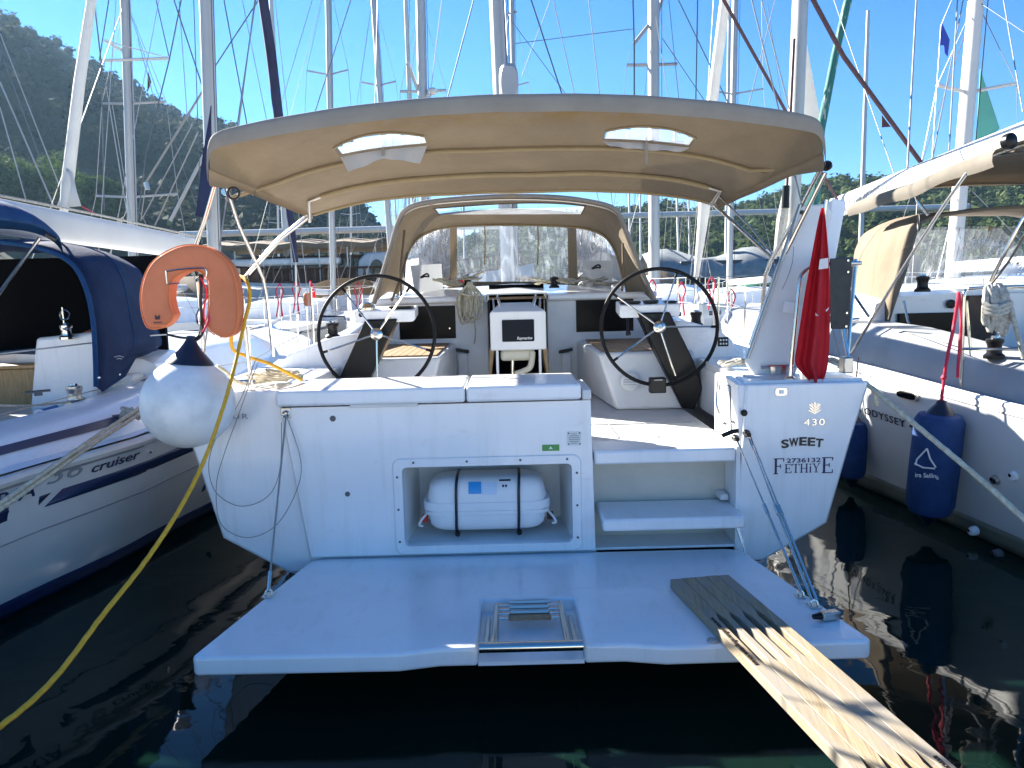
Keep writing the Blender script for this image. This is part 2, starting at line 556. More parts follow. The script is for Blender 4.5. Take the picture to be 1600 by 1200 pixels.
def canvas_stains():
    """old water stains along the after edge of the bimini"""
    m = M['canvas'].copy()
    m.name = 'canvas_stained'
    n, l = m.node_tree.nodes, m.node_tree.links
    b = n['Principled BSDF']
    src = b.inputs['Base Color'].links[0].from_socket
    tc = n.new('ShaderNodeTexCoord')
    sp = n.new('ShaderNodeSeparateXYZ')
    l.new(tc.outputs['UV'], sp.inputs[0])
    nz = n.new('ShaderNodeTexNoise')
    nz.inputs['Scale'].default_value = 7
    nz.inputs['Detail'].default_value = 8
    nz.inputs['Roughness'].default_value = 0.7
    l.new(tc.outputs['Object'], nz.inputs['Vector'])
    def mr(sock, a, b_, c_, d_):
        q = n.new('ShaderNodeMapRange')
        q.inputs[1].default_value, q.inputs[2].default_value, q.inputs[3].default_value, q.inputs[4].default_value = a, b_, c_, d_
        l.new(sock, q.inputs[0])
        return q.outputs[0]
    def mul(a, b_):
        q = n.new('ShaderNodeMath')
        q.operation = 'MULTIPLY'
        l.new(a, q.inputs[0])
        l.new(b_, q.inputs[1])
        return q.outputs[0]
    ab = n.new('ShaderNodeMath')
    ab.operation = 'ABSOLUTE'
    l.new(mr(sp.outputs[0], 0.30, 0.68, -1, 1), ab.inputs[0])
    k = mul(mul(mr(ab.outputs[0], 0.75, 1.0, 1, 0), mr(sp.outputs[1], 0.14, 0.26, 1, 0)), mr(nz.outputs['Fac'], 0.40, 0.58, 0, 1))
    mx = n.new('ShaderNodeMixRGB')
    l.new(mul(k, mr(sp.outputs[1], 0.0, 0.05, 0.75, 0.85)), mx.inputs[0])
    l.new(src, mx.inputs[1])
    mx.inputs[2].default_value = (0.19, 0.115, 0.035, 1)
    l.new(mx.outputs[0], b.inputs['Base Color'])
    for nd in n:
        if nd.type == 'BSDF_TRANSLUCENT':
            l.new(mx.outputs[0], nd.inputs[0])
    M['canvas_stained'] = m
canvas_stains()

def mat_water():
    m = bpy.data.materials.new('water')
    m.use_nodes = True
    n, l = m.node_tree.nodes, m.node_tree.links
    b = n['Principled BSDF']
    b.inputs['Base Color'].default_value = (0.0025, 0.011, 0.0075, 1)
    b.inputs['Roughness'].default_value = 0.03
    b.inputs['IOR'].default_value = 1.33
    b.inputs['Specular IOR Level'].default_value = 0.28
    tc = n.new('ShaderNodeTexCoord')
    hs = []
    for s_, d_, k in ((0.45, 2, 0.24), (1.5, 2, 0.070), (6.0, 2, 0.009)):
        nz = n.new('ShaderNodeTexNoise')
        nz.inputs['Scale'].default_value = s_
        nz.inputs['Detail'].default_value = d_
        nz.inputs['Distortion'].default_value = 0.6
        l.new(tc.outputs['Object'], nz.inputs['Vector'])
        mu = n.new('ShaderNodeMath')
        mu.operation = 'MULTIPLY'
        mu.inputs[1].default_value = k
        l.new(nz.outputs['Fac'], mu.inputs[0])
        hs.append(mu.outputs[0])
    s1 = n.new('ShaderNodeMath')
    l.new(hs[0], s1.inputs[0])
    l.new(hs[1], s1.inputs[1])
    s2 = n.new('ShaderNodeMath')
    l.new(s1.outputs[0], s2.inputs[0])
    l.new(hs[2], s2.inputs[1])
    bp = n.new('ShaderNodeBump')
    bp.inputs['Strength'].default_value = 1.0
    bp.inputs['Distance'].default_value = 0.10
    l.new(s2.outputs[0], bp.inputs['Height'])
    l.new(bp.outputs[0], b.inputs['Normal'])
    M['water'] = m
mat_water()

def mat_forest(name, c1, c2, c3, scale):
    m = bpy.data.materials.new(name)
    m.use_nodes = True
    n, l = m.node_tree.nodes, m.node_tree.links
    b = n['Principled BSDF']
    b.inputs['Roughness'].default_value = 0.9
    b.inputs['Specular IOR Level'].default_value = 0.1
    tc = n.new('ShaderNodeTexCoord')
    nz = n.new('ShaderNodeTexNoise')
    nz.inputs['Scale'].default_value = scale
    nz.inputs['Detail'].default_value = 6
    nz.inputs['Roughness'].default_value = 0.7
    l.new(tc.outputs['Object'], nz.inputs['Vector'])
    rp = n.new('ShaderNodeValToRGB')
    e = rp.color_ramp.elements
    e[0].position, e[1].position = 0.34, 0.68
    e[0].color, e[1].color = (*c1, 1), (*c3, 1)
    q = e.new(0.5)
    q.color = (*c2, 1)
    l.new(nz.outputs['Fac'], rp.inputs[0])
    l.new(rp.outputs[0], b.inputs['Base Color'])
    t = n.new('ShaderNodeBsdfTranslucent')
    l.new(rp.outputs[0], t.inputs[0])
    mx = n.new('ShaderNodeMixShader')
    mx.inputs[0].default_value = 0.25
    l.new(b.outputs[0], mx.inputs[1])
    l.new(t.outputs[0], mx.inputs[2])
    l.new(mx.outputs[0], n['Material Output'].inputs[0])
    M[name] = m
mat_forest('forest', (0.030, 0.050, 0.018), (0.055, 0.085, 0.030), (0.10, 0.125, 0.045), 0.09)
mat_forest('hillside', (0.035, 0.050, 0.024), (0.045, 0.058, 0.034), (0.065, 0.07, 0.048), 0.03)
mat_forest('leaves', (0.035, 0.065, 0.014), (0.070, 0.115, 0.026), (0.11, 0.16, 0.04), 0.8)

def mat_plank(k, ang):
    """one pine lath: grain drawn out along the board, knots, greyed by weather"""
    m = bpy.data.materials.new('plank_%d' % k)
    m.use_nodes = True
    n, l = m.node_tree.nodes, m.node_tree.links
    b = n['Principled BSDF']
    b.inputs['Roughness'].default_value = 0.65
    tc = n.new('ShaderNodeTexCoord')
    mp = n.new('ShaderNodeMapping')
    mp.inputs['Rotation'].default_value = (0, 0, ang)
    mp.inputs['Location'].default_value = (k * 3.7, k * 1.9, 0)
    l.new(tc.outputs['Object'], mp.inputs[0])
    m2 = n.new('ShaderNodeMapping')
    m2.inputs['Scale'].default_value = (38, 1.6, 20)
    l.new(mp.outputs[0], m2.inputs[0])
    g = n.new('ShaderNodeTexNoise')
    g.inputs['Scale'].default_value = 2.2
    g.inputs['Detail'].default_value = 7
    g.inputs['Roughness'].default_value = 0.65
    g.inputs['Distortion'].default_value = 0.8
    l.new(m2.outputs[0], g.inputs['Vector'])
    rp = n.new('ShaderNodeValToRGB')
    e = rp.color_ramp.elements
    e[0].position, e[1].position = 0.30, 0.72
    e[0].color = (0.20, 0.14, 0.075, 1)
    e[1].color = (0.42, 0.335, 0.205, 1)
    l.new(g.outputs['Fac'], rp.inputs[0])
    w_ = n.new('ShaderNodeTexNoise')
    w_.inputs['Scale'].default_value = 3.2
    w_.inputs['Detail'].default_value = 6
    l.new(mp.outputs[0], w_.inputs['Vector'])
    r2 = n.new('ShaderNodeValToRGB')
    r2.color_ramp.elements[0].position, r2.color_ramp.elements[1].position = 0.40, 0.62
    l.new(w_.outputs['Fac'], r2.inputs[0])
    mx = n.new('ShaderNodeMixRGB')
    l.new(r2.outputs[0], mx.inputs[0])
    l.new(rp.outputs[0], mx.inputs[1])
    mx.inputs[2].default_value = (0.27, 0.235, 0.185, 1)
    vo = n.new('ShaderNodeTexVoronoi')
    vo.inputs['Scale'].default_value = 1.6
    l.new(m2.outputs[0], vo.inputs['Vector'])
    l.new(mx.outputs[0], b.inputs['Base Color'])
    bp = n.new('ShaderNodeBump')
    bp.inputs['Strength'].default_value = 0.35
    bp.inputs['Distance'].default_value = 0.004
    l.new(g.outputs['Fac'], bp.inputs['Height'])
    l.new(bp.outputs[0], b.inputs['Normal'])
    M['plank_%d' % k] = m
for k in range(5):
    mat_plank(k, 0.14)
# ---------------------------------------------------------------- the setting: water, hills, woods
water = MB().add([(-1500, -300, 0), (1500, -300, 0), (1500, 800, 0), (-1500, 800, 0)], [(0, 1, 2, 3)]).build('water', 'water', smooth=0)
struct(water)

# the quay the photographer stands on, its edge just below the frame
quay = MB().box(-120, 120, -45, 1.40, -0.5, 0.30).build('quay', 'concrete', None, 40, 0.03)
struct(quay)
def interp(tab, x):
    if x <= tab[0][0]:
        return tab[0][1]
    for (a, b), (c_, d_) in zip(tab, tab[1:]):
        if x <= c_:
            t = (x - a) / (c_ - a)
            t = t * t * (3 - 2 * t) * 0.4 + t * 0.6
            return b + (d_ - b) * t
    return tab[-1][1]
# ridge heights in metres against bearing (tangent of the angle from straight ahead)
LEFT_RIDGE = [(-1.6, 150), (-1.1, 178), (-0.80, 190), (-0.68, 179), (-0.62, 168), (-0.57, 146), (-0.52, 132), (-0.48, 121), (-0.43, 108), (-0.38, 100), (-0.32, 88), (-0.25, 72), (-0.19, 52), (-0.15, 30), (-0.11, 8), (-0.06, 1)]
RIGHT_RIDGE = [(-0.30, 1), (-0.20, 10), (-0.10, 22), (0.0, 31), (0.08, 36), (0.14, 38), (0.20, 40), (0.24, 36), (0.30, 39), (0.36, 45), (0.42, 50), (0.48, 51), (0.53, 46), (0.60, 48), (0.72, 56), (0.9, 62), (1.3, 70), (1.8, 55)]
def hill_point(tab, D0, D1, b, t, amp):
    h = interp(tab, b)
    d = D0 + (D1 - D0) * t
    s = math.sin(min(t, 1) * math.pi / 2) ** 1.25 if t <= 1 else 1 - (t - 1) * 0.5
    x, y = b * d, d
    nz = noise.noise(V((x * 0.012, y * 0.012, 3.1))) * amp + noise.noise(V((x * 0.045, y * 0.045, 9.1))) * amp * 0.35
    k = min(1, t * 3) * (1 - 0.8 * max(0, 1 - abs(t - 1) * 5))
    return V((x, y, h * s + nz * k * min(1, h / 60) - 0.6))
def hill(name, tab, D0, D1, b0, b1, nb, amp, mat_):
    rows = []
    for j in range(31):
        t = j / 24
        rows.append([hill_point(tab, D0, D1, lerp(b0, b1, i / nb), t, amp) for i in range(nb + 1)])
    return struct(MB().loft(rows).build(name, mat_, smooth=180))
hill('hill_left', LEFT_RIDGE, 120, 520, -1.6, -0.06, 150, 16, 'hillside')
hill('hill_right', RIGHT_RIDGE, 190, 430, -0.30, 1.8, 180, 6, 'forest')

def ico():
    bm = bmesh.new()
    bmesh.ops.create_icosphere(bm, subdivisions=1, radius=1)
    vs = [v.co.copy() for v in bm.verts]
    fs = [[v.index for v in f.verts] for f in bm.faces]
    bm.free()
    return vs, fs
ICO = ico()
def ragged(mb, c, rx, rz, rnd):
    o = V((rnd.random() * 50, rnd.random() * 50, rnd.random() * 50))
    c = V(c)
    vs = []
    for v in ICO[0]:
        k = 1 + 0.42 * noise.noise(v * 2.3 + o) + 0.25 * noise.noise(v * 5.1 + o)
        vs.append(c + V((v.x * rx * k, v.y * rx * k, v.z * rz * k)))
    mb.add(vs, ICO[1])
def fuzzy(mb, c, rx, rz, rnd, n):
    """a small crown: a ragged core wrapped in leaf sprays"""
    c = V(c)
    for j in range(n):
        d = V((rnd.gauss(0, 1), rnd.gauss(0, 1), rnd.gauss(0, 1))).normalized()
        k = rnd.uniform(0.55, 1.08)
        p = c + V((d.x * rx * k, d.y * rx * k, d.z * rz * k))
        s_ = rx * rnd.uniform(0.16, 0.34)
        a = V((rnd.gauss(0, 1), rnd.gauss(0, 1), rnd.gauss(0, 0.5))).normalized() * s_
        b = d.cross(a)
        if b.length < 1e-4:
            continue
        b = b.normalized() * s_ * 0.8
        mb.add([p - a - b * 0.6, p + a - b, p + a * 0.6 + b], [(0, 1, 2)])
        mb.add([p - a * 0.9 + b * 0.7, p - b * 0.8, p + a * 0.9 + b * 0.2], [(0, 1, 2)])
def wood(name, label, tab, D0, D1, b0, b1, n, r0, r1, amp, seed, ridge, mat_, tmin=0.02, leaf=30):
    rnd = random.Random(seed)
    mb = MB()
    for i in range(n):
        b, t = rnd.uniform(b0, b1), rnd.uniform(tmin, 1.02)
        p = hill_point(tab, D0, D1, b, t, amp)
        if p.z < 0.5:
            continue
        r = rnd.uniform(r0, r1)
        ragged(mb, p + V((0, 0, r * 0.35)), r * 0.72, r * 0.75, rnd)
        fuzzy(mb, p + V((0, 0, r * 0.5)), r, r * rnd.uniform(0.8, 1.3), rnd, leaf)
    for i in range(ridge):                                   # umbrella pines standing along the skyline
        b = rnd.uniform(b0, b1)
        p = hill_point(tab, D0, D1, b, rnd.uniform(0.97, 1.02), amp)
        if p.z < 6:
            continue
        h = rnd.uniform(2.0, 6.0) * (r1 / 4.5)
        mb.tube([p - V((0, 0, 2)), p + V((rnd.uniform(-.6, .6), 0, h))], [0.35, 0.2], 4)
        for k in range(rnd.randint(2, 4)):
            fuzzy(mb, p + V((rnd.uniform(-2.2, 2.2), rnd.uniform(-1, 1), h + rnd.uniform(-1.2, 1.2))), rnd.uniform(1.3, 2.6) * (r1 / 4.5), rnd.uniform(0.7, 1.3) * (r1 / 4.5), rnd, 26)
    o = mb.build(name, mat_, smooth=0)
    tag(o, label, 'woodland')
    struct(o, 'stuff')
wood('pine_wood', 'sunlit green pine wood covering the low hill on the right', RIGHT_RIDGE, 190, 430, -0.22, 0.85, 2600, 2.4, 4.4, 6, 11, 260, 'forest')
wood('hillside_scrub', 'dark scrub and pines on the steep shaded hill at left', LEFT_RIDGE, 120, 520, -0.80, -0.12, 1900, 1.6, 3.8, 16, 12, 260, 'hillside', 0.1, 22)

def leafy_tree(label, base, h, rx, seed, group):
    rnd = random.Random(seed)
    base = V(base)
    t = thing('broadleaf_tree', label, 'tree', base, group)
    tr = MB().tube([base - V((0, 0, 1)), base + V((0.2, 0, h * 0.3)), base + V((0, 0.2, h * 0.6))], [0.5, 0.36, 0.16], 8)
    for k in range(7):
        a = rnd.random() * 6.28
        tr.tube([base + V((0, 0, h * rnd.uniform(0.25, 0.5))), base + V((math.cos(a) * rx * 0.6, math.sin(a) * rx * 0.6, h * rnd.uniform(0.55, 0.8)))], [0.2, 0.06], 5)
    tr.build('trunk', 'bark', t)
    mb = MB()
    lobes = []
    for k in range(16):
        a, q = rnd.random() * 6.28, rnd.random() ** 0.5
        lobes.append((V((math.cos(a) * rx * 0.68 * q, math.sin(a) * rx * 0.68 * q, h * rnd.uniform(0.35, 0.86) - 0.18 * h * q)), rx * rnd.uniform(0.26, 0.42)))
    for c, r_ in lobes:
        for j in range(420):
            d = V((rnd.gauss(0, 1), rnd.gauss(0, 1), rnd.gauss(0, 1)))
            d.normalize()
            p = base + c + V((d.x, d.y, d.z * 0.8)) * r_ * rnd.uniform(0.72, 1.06)
            a = V((rnd.gauss(0, 1), rnd.gauss(0, 1), rnd.gauss(0, 0.6))).normalized() * rnd.uniform(0.22, 0.42)
            b = d.cross(a).normalized() * rnd.uniform(0.16, 0.30)
            mb.add([p - a - b, p + a - b * 0.4, p + a * 0.7 + b, p - a * 0.5 + b], [(0, 1, 2, 3)])
    mb.build('crown', 'leaves', t, 0)
for lab, px, py, d, h, rx, sd_ in (('leafy green tree highest in the clump above the furled white boom', 62, 345, 165, 16.5, 10.5, 1),
                                   ('leafy green tree at the left edge of the picture below the hill', -20, 335, 160, 14.5, 10, 2),
                                   ('low leafy green tree at the right end of the clump under the hill', 140, 352, 158, 10.5, 7.5, 3)):
    leafy_tree(lab, at(px, py, d), h, rx, sd_, 'trees at the foot of the left hill')
# ---------------------------------------------------------------- the yacht in the middle, seen from astern
Y = thing('sailing_yacht', 'white sailing yacht with lowered bathing platform and two steering wheels, stern on in the middle', 'sailing yacht', (0, 9, 0))
YT = 4.5                                                     # the transom stands 4.5 m ahead of the camera
# hull: sections from transom to stem; each (half breadth, height) from deck edge down to the keel line
def hull_rows(xc, st):
    rows = []
    for y, sec in st:
        half = [V((xc + b, y, z)) for b, z in sec]
        rows.append(half + [V((2 * xc - p.x, p.y, p.z)) for p in reversed(half[:-1])])
    return rows
ST = [(4.5, [(2.07, 1.30), (1.97, 0.95), (1.84, 0.44), (1.45, 0.21), (0.75, -0.02), (0, -0.12)]),
      (6.5, [(2.13, 1.31), (2.08, 0.95), (1.98, 0.40), (1.60, 0.05), (0.85, -0.25), (0, -0.36)]),
      (9.0, [(2.14, 1.33), (2.12, 0.95), (2.02, 0.36), (1.66, -0.05), (0.9, -0.4), (0, -0.5)]),
      (12.0, [(1.90, 1.38), (1.86, 0.95), (1.68, 0.32), (1.30, -0.05), (0.7, -0.4), (0, -0.5)]),
      (15.0, [(1.15, 1.44), (1.08, 1.0), (0.9, 0.4), (0.62, 0.0), (0.3, -0.3), (0, -0.4)]),
      (17.4, [(0.10, 1.50), (0.09, 1.0), (0.07, 0.4), (0.05, 0.0), (0.02, -0.2), (0, -0.2)])]
rows = hull_rows(0, ST)
hull = MB().loft(rows, False, False, True).build('hull', 'gelcoat', Y, 35)
# transom wings either side of the centre (a centimetre of skin, thick inward)
def wing(s, inner_top, inner_bot):
    zt_ = 1.335 if s < 0 else 1.30
    poly = [(s * 2.07, YT, zt_), (s * 1.97, YT, 0.95), (s * 1.84, YT, 0.44), (s * 1.45, YT, 0.21), (s * inner_bot, YT, 0.21), (s * inner_top, YT, zt_)]
    return MB().prism(poly, (0, 0.06, 0)).build('transom_wing', 'gelcoat', Y, 30, 0.012, bseg=3)
wr = wing(1, 1.34, 1.28)
wl = wing(-1, 1.45, 1.30)
MB().prism([(-1.5, YT + 0.01, 0.3), (1.5, YT + 0.01, 0.3), (0.75, YT + 0.01, -0.02), (0, YT + 0.01, -0.12), (-0.75, YT + 0.01, -0.02)], (0, 0.05, 0)).build('transom_foot', 'gelcoat', Y)

# stern locker with the liferaft recess
x0t, x0b, x1t, x1b, z0, z1 = -1.43, -1.305, 0.405, 0.425, 0.315, 1.235
yf = YT - 0.03
o4 = [V((x0b, yf, z0)), V((x1b, yf, z0)), V((x1t, yf, z1)), V((x0t, yf, z1))]
RX0, RX1, RZ0, RZ1 = -0.735, 0.292, 0.365, 0.862
i4 = [V((RX0, yf, RZ0)), V((RX1, yf, RZ0)), V((RX1, yf, RZ1)), V((RX0, yf, RZ1))]
b4 = [V((RX0 + 0.05, yf + 0.45, RZ0 + 0.03)), V((RX1 - 0.05, yf + 0.45, RZ0 + 0.03)), V((RX1 - 0.05, yf + 0.45, RZ1)), V((RX0 + 0.05, yf + 0.45, RZ1))]
k4 = [V((p.x, 5.02, p.z)) for p in o4]
mb = MB()
mb.add(o4 + i4, [(i, (i + 1) % 4, 4 + (i + 1) % 4, 4 + i) for i in range(4)])
mb.add(o4 + k4, [((i + 1) % 4, i, 4 + i, 4 + (i + 1) % 4) for i in range(4)] + [(7, 6, 5, 4)])
locker = mb.build('stern_locker', 'gelcoat', Y, 30, 0.014, bseg=3)
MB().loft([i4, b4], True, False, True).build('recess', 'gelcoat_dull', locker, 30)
# raised rim round the recess with its bolts
rim = MB()
def rrect(x0_, x1_, z0_, z1_, r_, y_, n=5):
    out = []
    for cx_, cz_, a0 in ((x1_ - r_, z1_ - r_, 0), (x0_ + r_, z1_ - r_, 90), (x0_ + r_, z0_ + r_, 180), (x1_ - r_, z0_ + r_, 270)):
        for k in range(n + 1):
            a = R(a0 + 90 * k / n)
            out.append(V((cx_ + r_ * math.cos(a), y_, cz_ + r_ * math.sin(a))))
    return out
A = rrect(RX0 - 0.052, RX1 + 0.052, RZ0 - 0.05, RZ1 + 0.05, 0.05, yf - 0.002)
B = [p + V((0, -0.010, 0)) for p in rrect(RX0 - 0.046, RX1 + 0.046, RZ0 - 0.044, RZ1 + 0.044, 0.045, yf)]
D = [p + V((0, -0.010, 0)) for p in rrect(RX0 + 0.004, RX1 - 0.004, RZ0 + 0.004, RZ1 - 0.004, 0.03, yf)]
E = rrect(RX0 + 0.008, RX1 - 0.008, RZ0 + 0.008, RZ1 - 0.008, 0.03, yf + 0.03)
rim.loft([A, B, D, E], True).build('rim', 'gelcoat', locker, 50)
bolt = MB().lathe((0, 0, 0), (0, -1, 0), [(0.0075, 0), (0.0075, 0.003), (0.004, 0.004)], 8).mesh('bolt', V((0, 0, 0)), 'wire_dark', 40)
for px, pz in [(-0.66, RZ1 + 0.024), (-0.34, RZ1 + 0.024), (-0.02, RZ1 + 0.024), (0.26, RZ1 + 0.024), (RX0 - 0.025, 0.80), (RX0 - 0.025, 0.60), (RX0 - 0.025, 0.40), (RX1 + 0.025, 0.80), (RX1 + 0.025, 0.60), (RX1 + 0.025, 0.40)]:
    inst('bolt', bolt, locker, (px, yf - 0.010, pz))
for px, py, r_ in ((520, 654, 0.014), (543, 772, 0.012)):
    p = at(px, py, yf)
    MB().lathe(p, (0, -1, 0), [(r_ * 1.3, 0), (r_ * 1.3, 0.002), (r_, 0.003), (r_ * 0.7, 0.003)], 14).build('drain', 'wire_dark', locker)
# round ventilation grille with bars
p = at(897, 685, yf)
vent = MB().prism([q for q in rrect(p.x - 0.043, p.x + 0.043, p.z - 0.043, p.z + 0.043, 0.012, yf)], (0, -0.004, 0)).build('vent', 'gelcoat_dull', locker, 40)
for k in range(6):
    zz = p.z - 0.028 + k * 0.0112
    hw = math.sqrt(max(0, 0.033 ** 2 - (zz - p.z) ** 2))
    MB().box(p.x - hw, p.x + hw, yf - 0.0065, yf - 0.0045, zz - 0.002, zz + 0.002).build('slot', 'letter_grey', vent, 0)
for sx in (-1, 1):
    for sz in (-1, 1):
        inst('bolt', bolt, vent, (p.x + sx * 0.033, yf - 0.005, p.z + sz * 0.033), scale=(.6, 1, .6))
a, b = at(847, 695, yf), at(874, 704, yf)
st = MB().box(a.x, b.x, yf - 0.003, yf - 0.001, b.z, a.z).build('sticker', 'sticker_green', locker, 0, label='small green sticker')
MB().prism([(lerp(a.x, b.x, .38), yf - 0.004, lerp(b.z, a.z, .3)), (lerp(a.x, b.x, .62), yf - 0.004, lerp(b.z, a.z, .3)), (lerp(a.x, b.x, .5), yf - 0.004, lerp(b.z, a.z, .75))], (0, 0.0005, 0)).build('emblem', 'letter_white', st, 0)

# padded locker lids
def lid(xa, xb):
    return MB().box(xa, xb, YT - 0.075, 5.03, 1.247, 1.342).build('locker_lid', 'gelcoat', Y, 40, 0.018, bseg=4)
lid(-1.45, -0.336)
lid(-0.328, 0.345)
box('lid_latch', 'gelcoat_dull', Y, -1.02, -0.62, YT - 0.055, YT, 1.228, 1.2465, 0.003)
box('hinge_cover', 'gelcoat_dull', Y, 0.355, 0.41, YT - 0.03, 4.98, 1.237, 1.30, 0.01)
# stainless pad eye that carries the platform cable
p = at(447, 645, yf)
pe = MB().box(p.x - 0.03, p.x + 0.03, yf - 0.006, yf - 0.0005, p.z - 0.03, p.z + 0.03).build('pad_eye', 'steel_dull', Y, 40, 0.004)
MB().ring(p + V((0, -0.012, -0.006)), (1, 0, 0), (0, 0, 1), 0.017, 0.006, 16, 6).build('eye', 'steel', pe)

# bathing platform: bevelled slab with a ladder well cut into its after edge
P = [(-1.305, 4.46), (-1.20, 4.485), (1.20, 4.485), (1.305, 4.46), (1.53, 3.262), (1.51, 3.235), (0.60, 3.225), (0.42, 3.262), (0.238, 3.262), (0.238, 3.80), (-0.245, 3.80), (-0.245, 3.262), (-0.42, 3.262), (-0.60, 3.225), (-1.51, 3.235), (-1.53, 3.262)]
P = [(x, y - 0.0) for x, y in P]
platform = MB().prism([(x, y, 0.21) for x, y in P], (0, 0, 0.09)).build('bathing_platform', 'gelcoat', Y, 40, 0.016, bseg=4)
box('ladder_well', 'gelcoat', platform, -0.244, 0.237, 3.262, 3.80, 0.213, 0.232, 0)
# folding boarding ladder
lad = MB().tube([(-0.235, 3.225, 0.318), (0.228, 3.225, 0.318)], 0.024, 16).build('boarding_ladder', 'steel', Y)
for xx in (-0.19, 0.185):
    MB().tube([(xx, 3.225, 0.318), (xx, 3.225, 0.318)], 0.0255, 16)
for xs, r_ in ((-0.168, 0.017), (0.162, 0.017)):
    MB().tube([(xs, 3.235, 0.318), (xs * 0.985, 3.69, 0.300), (xs * 0.97, 3.74, 0.296)], [r_, r_, r_ * 0.8], 12).build('rail', 'steel', lad)
for xs in (-0.205, 0.20):
    MB().tube([(xs, 3.235, 0.312), (xs * 0.99, 3.56, 0.285), (xs * 0.985, 3.61, 0.282)], [0.015, 0.015, 0.010], 12).build('rail', 'steel', lad)
for k in range(4):
    yy = 3.72 - k * 0.038
    MB().obox((0, yy, 0.315 - k * 0.010), (0.10 + 0.006 * (k == 3), 0, 0), (0, 0.013 if k < 3 else 0.03, -0.006), (0, 0.004, 0.010)).build('tread', 'steel_dull' if k < 3 else 'teak', lad, 40, 0.005)
    MB().tube([(-0.165, yy, 0.300 - k * 0.006), (0.16, yy, 0.300 - k * 0.006)], 0.008, 8).build('rung', 'steel', lad)
# fittings on the platform
def pad(px, py, r_=0.03):
    p = at_z(px, py, 0.302)
    q = MB().obox(p + V((0, 0, 0.004)), (r_, 0, 0), (0, r_ * 1.25, 0), (0, 0, 0.004)).build('pad_plate', 'steel', platform, 40, 0.003)
    MB().ring(p + V((0, 0.0, 0.014)), (1, 0, 0), (0, 0.3, 1), r_ * 0.62, 0.006, 14, 6).build('eye', 'steel', q)
    return p + V((0, 0, 0.03))
padL, padA, padB = pad(420, 931), pad(1251, 932, 0.024), pad(1272, 947, 0.028)
p = at_z(1296, 968, 0.302)
cl = MB().obox(p + V((0, 0, 0.022)), (0.045, 0.01, 0), (-0.005, 0.022, 0), (0, 0, 0.02)).build('platform_latch', 'steel_dull', platform, 40, 0.006)
MB().tube([p + V((-0.045, -0.01, 0.024)), p + V((-0.085, -0.018, 0.024))], [0.018, 0.012], 12).build('knob', 'black', cl)
# platform stays: doubled rods on the right, a cable on the left
rA = at(1150, 685, YT - 0.03)
rB = at(1168, 678, YT - 0.03)
for a_, b_ in ((rA, padA), (rB, padB + V((-0.012, 0, 0))), (rB + V((0.015, 0, -0.01)), padB + V((0.012, 0, 0)))):
    m_ = lerp(a_, b_, 0.5)
    s_ = MB().tube([a_, m_], 0.0055, 8).tube([m_, b_], 0.008, 8).build('platform_stay', 'steel', Y)
    MB().tube([lerp(a_, b_, 0.47), lerp(a_, b_, 0.53)], [0.011, 0.011], 10).build('turnbuckle', 'steel', s_)
for q in (rA, rB):
    MB().lathe(q + V((0, 0.03, 0)), (0, -1, 0), [(0.022, 0), (0.022, 0.02), (0.014, 0.035), (0.014, 0.06)], 12).build('stay_mount', 'black', Y)
tube('shower_handle', 'black', Y, [rA + V((-0.075, 0.02, 0.015)), rA + V((-0.02, -0.01, 0.045)), rA + V((0.01, -0.015, 0.05))], 0.014, 10)
pe_p = at(447, 648, yf - 0.02)
tube('platform_cable', 'wire', Y, [pe_p, lerp(pe_p, padL, 0.5), padL], 0.0058, 8)
MB().tube([lerp(pe_p, padL, 0.9), padL], 0.010, 8).build('cable_end', 'steel', Y)
# two slack loops of thin wire hanging from the pushpit post and the pad eye
l1 = [at(447, 648, 4.45), at(470, 720, 4.44), at(462, 770, 4.44), at(430, 822, 4.44), at(385, 840, 4.44), at(345, 818, 4.44), at(338, 760, 4.44), at(350, 710, 4.44), at(372, 650, 4.44), at(390, 600, 4.47), at(402, 570, 4.55)]
l2 = [at(440, 660, 4.43), at(437, 735, 4.43), at(418, 776, 4.43), at(376, 791, 4.43), at(338, 770, 4.43), at(326, 730, 4.43), at(335, 690, 4.43), at(352, 664, 4.43), at(378, 620, 4.45), at(400, 560, 4.6)]
tube('lifeline_wire', 'wire', Y, cr(l1, 6), 0.0026, 6)
tube('lifeline_wire', 'wire', Y, cr(l2, 6), 0.0026, 6)

# boarding steps at the right of the locker
SX0, SX1 = 0.43, 1.285
floor_top = 0.925
box('step', 'gelcoat', Y, SX0 - 0.005, SX1 - 0.01, YT - 0.025, YT + 0.30, floor_top - 0.085, floor_top, 0.014)
box('step', 'gelcoat', Y, 0.455, SX1 + 0.01, 4.33, 4.72, 0.470, 0.545, 0.016)
box('riser', 'liner', Y, SX0, SX1, 4.74, 4.80, 0.30, floor_top - 0.09, 0.004)
box('step_side', 'gelcoat', Y, SX1, 1.31, YT + 0.005, 4.8, 0.30, floor_top, 0.0)
box('step_foot', 'gelcoat', Y, SX0, SX1, YT + 0.01, 4.74, 0.26, 0.315, 0.004)
box('step_hinge', 'gelcoat_dull', Y, SX1 - 0.06, SX1 - 0.01, 4.62, 4.735, 0.56, 0.60, 0.006)
sp = at_z(1166, 868, 0.30)
stg = tube('gas_strut', 'steel', Y, [V((SX1 - 0.02, 4.4, 0.46)), lerp(V((SX1 - 0.02, 4.4, 0.46)), sp, 0.55)], 0.010, 10)
MB().tube([lerp(V((SX1 - 0.02, 4.4, 0.46)), sp, 0.55), sp], 0.005, 8).build('rod', 'steel', stg)

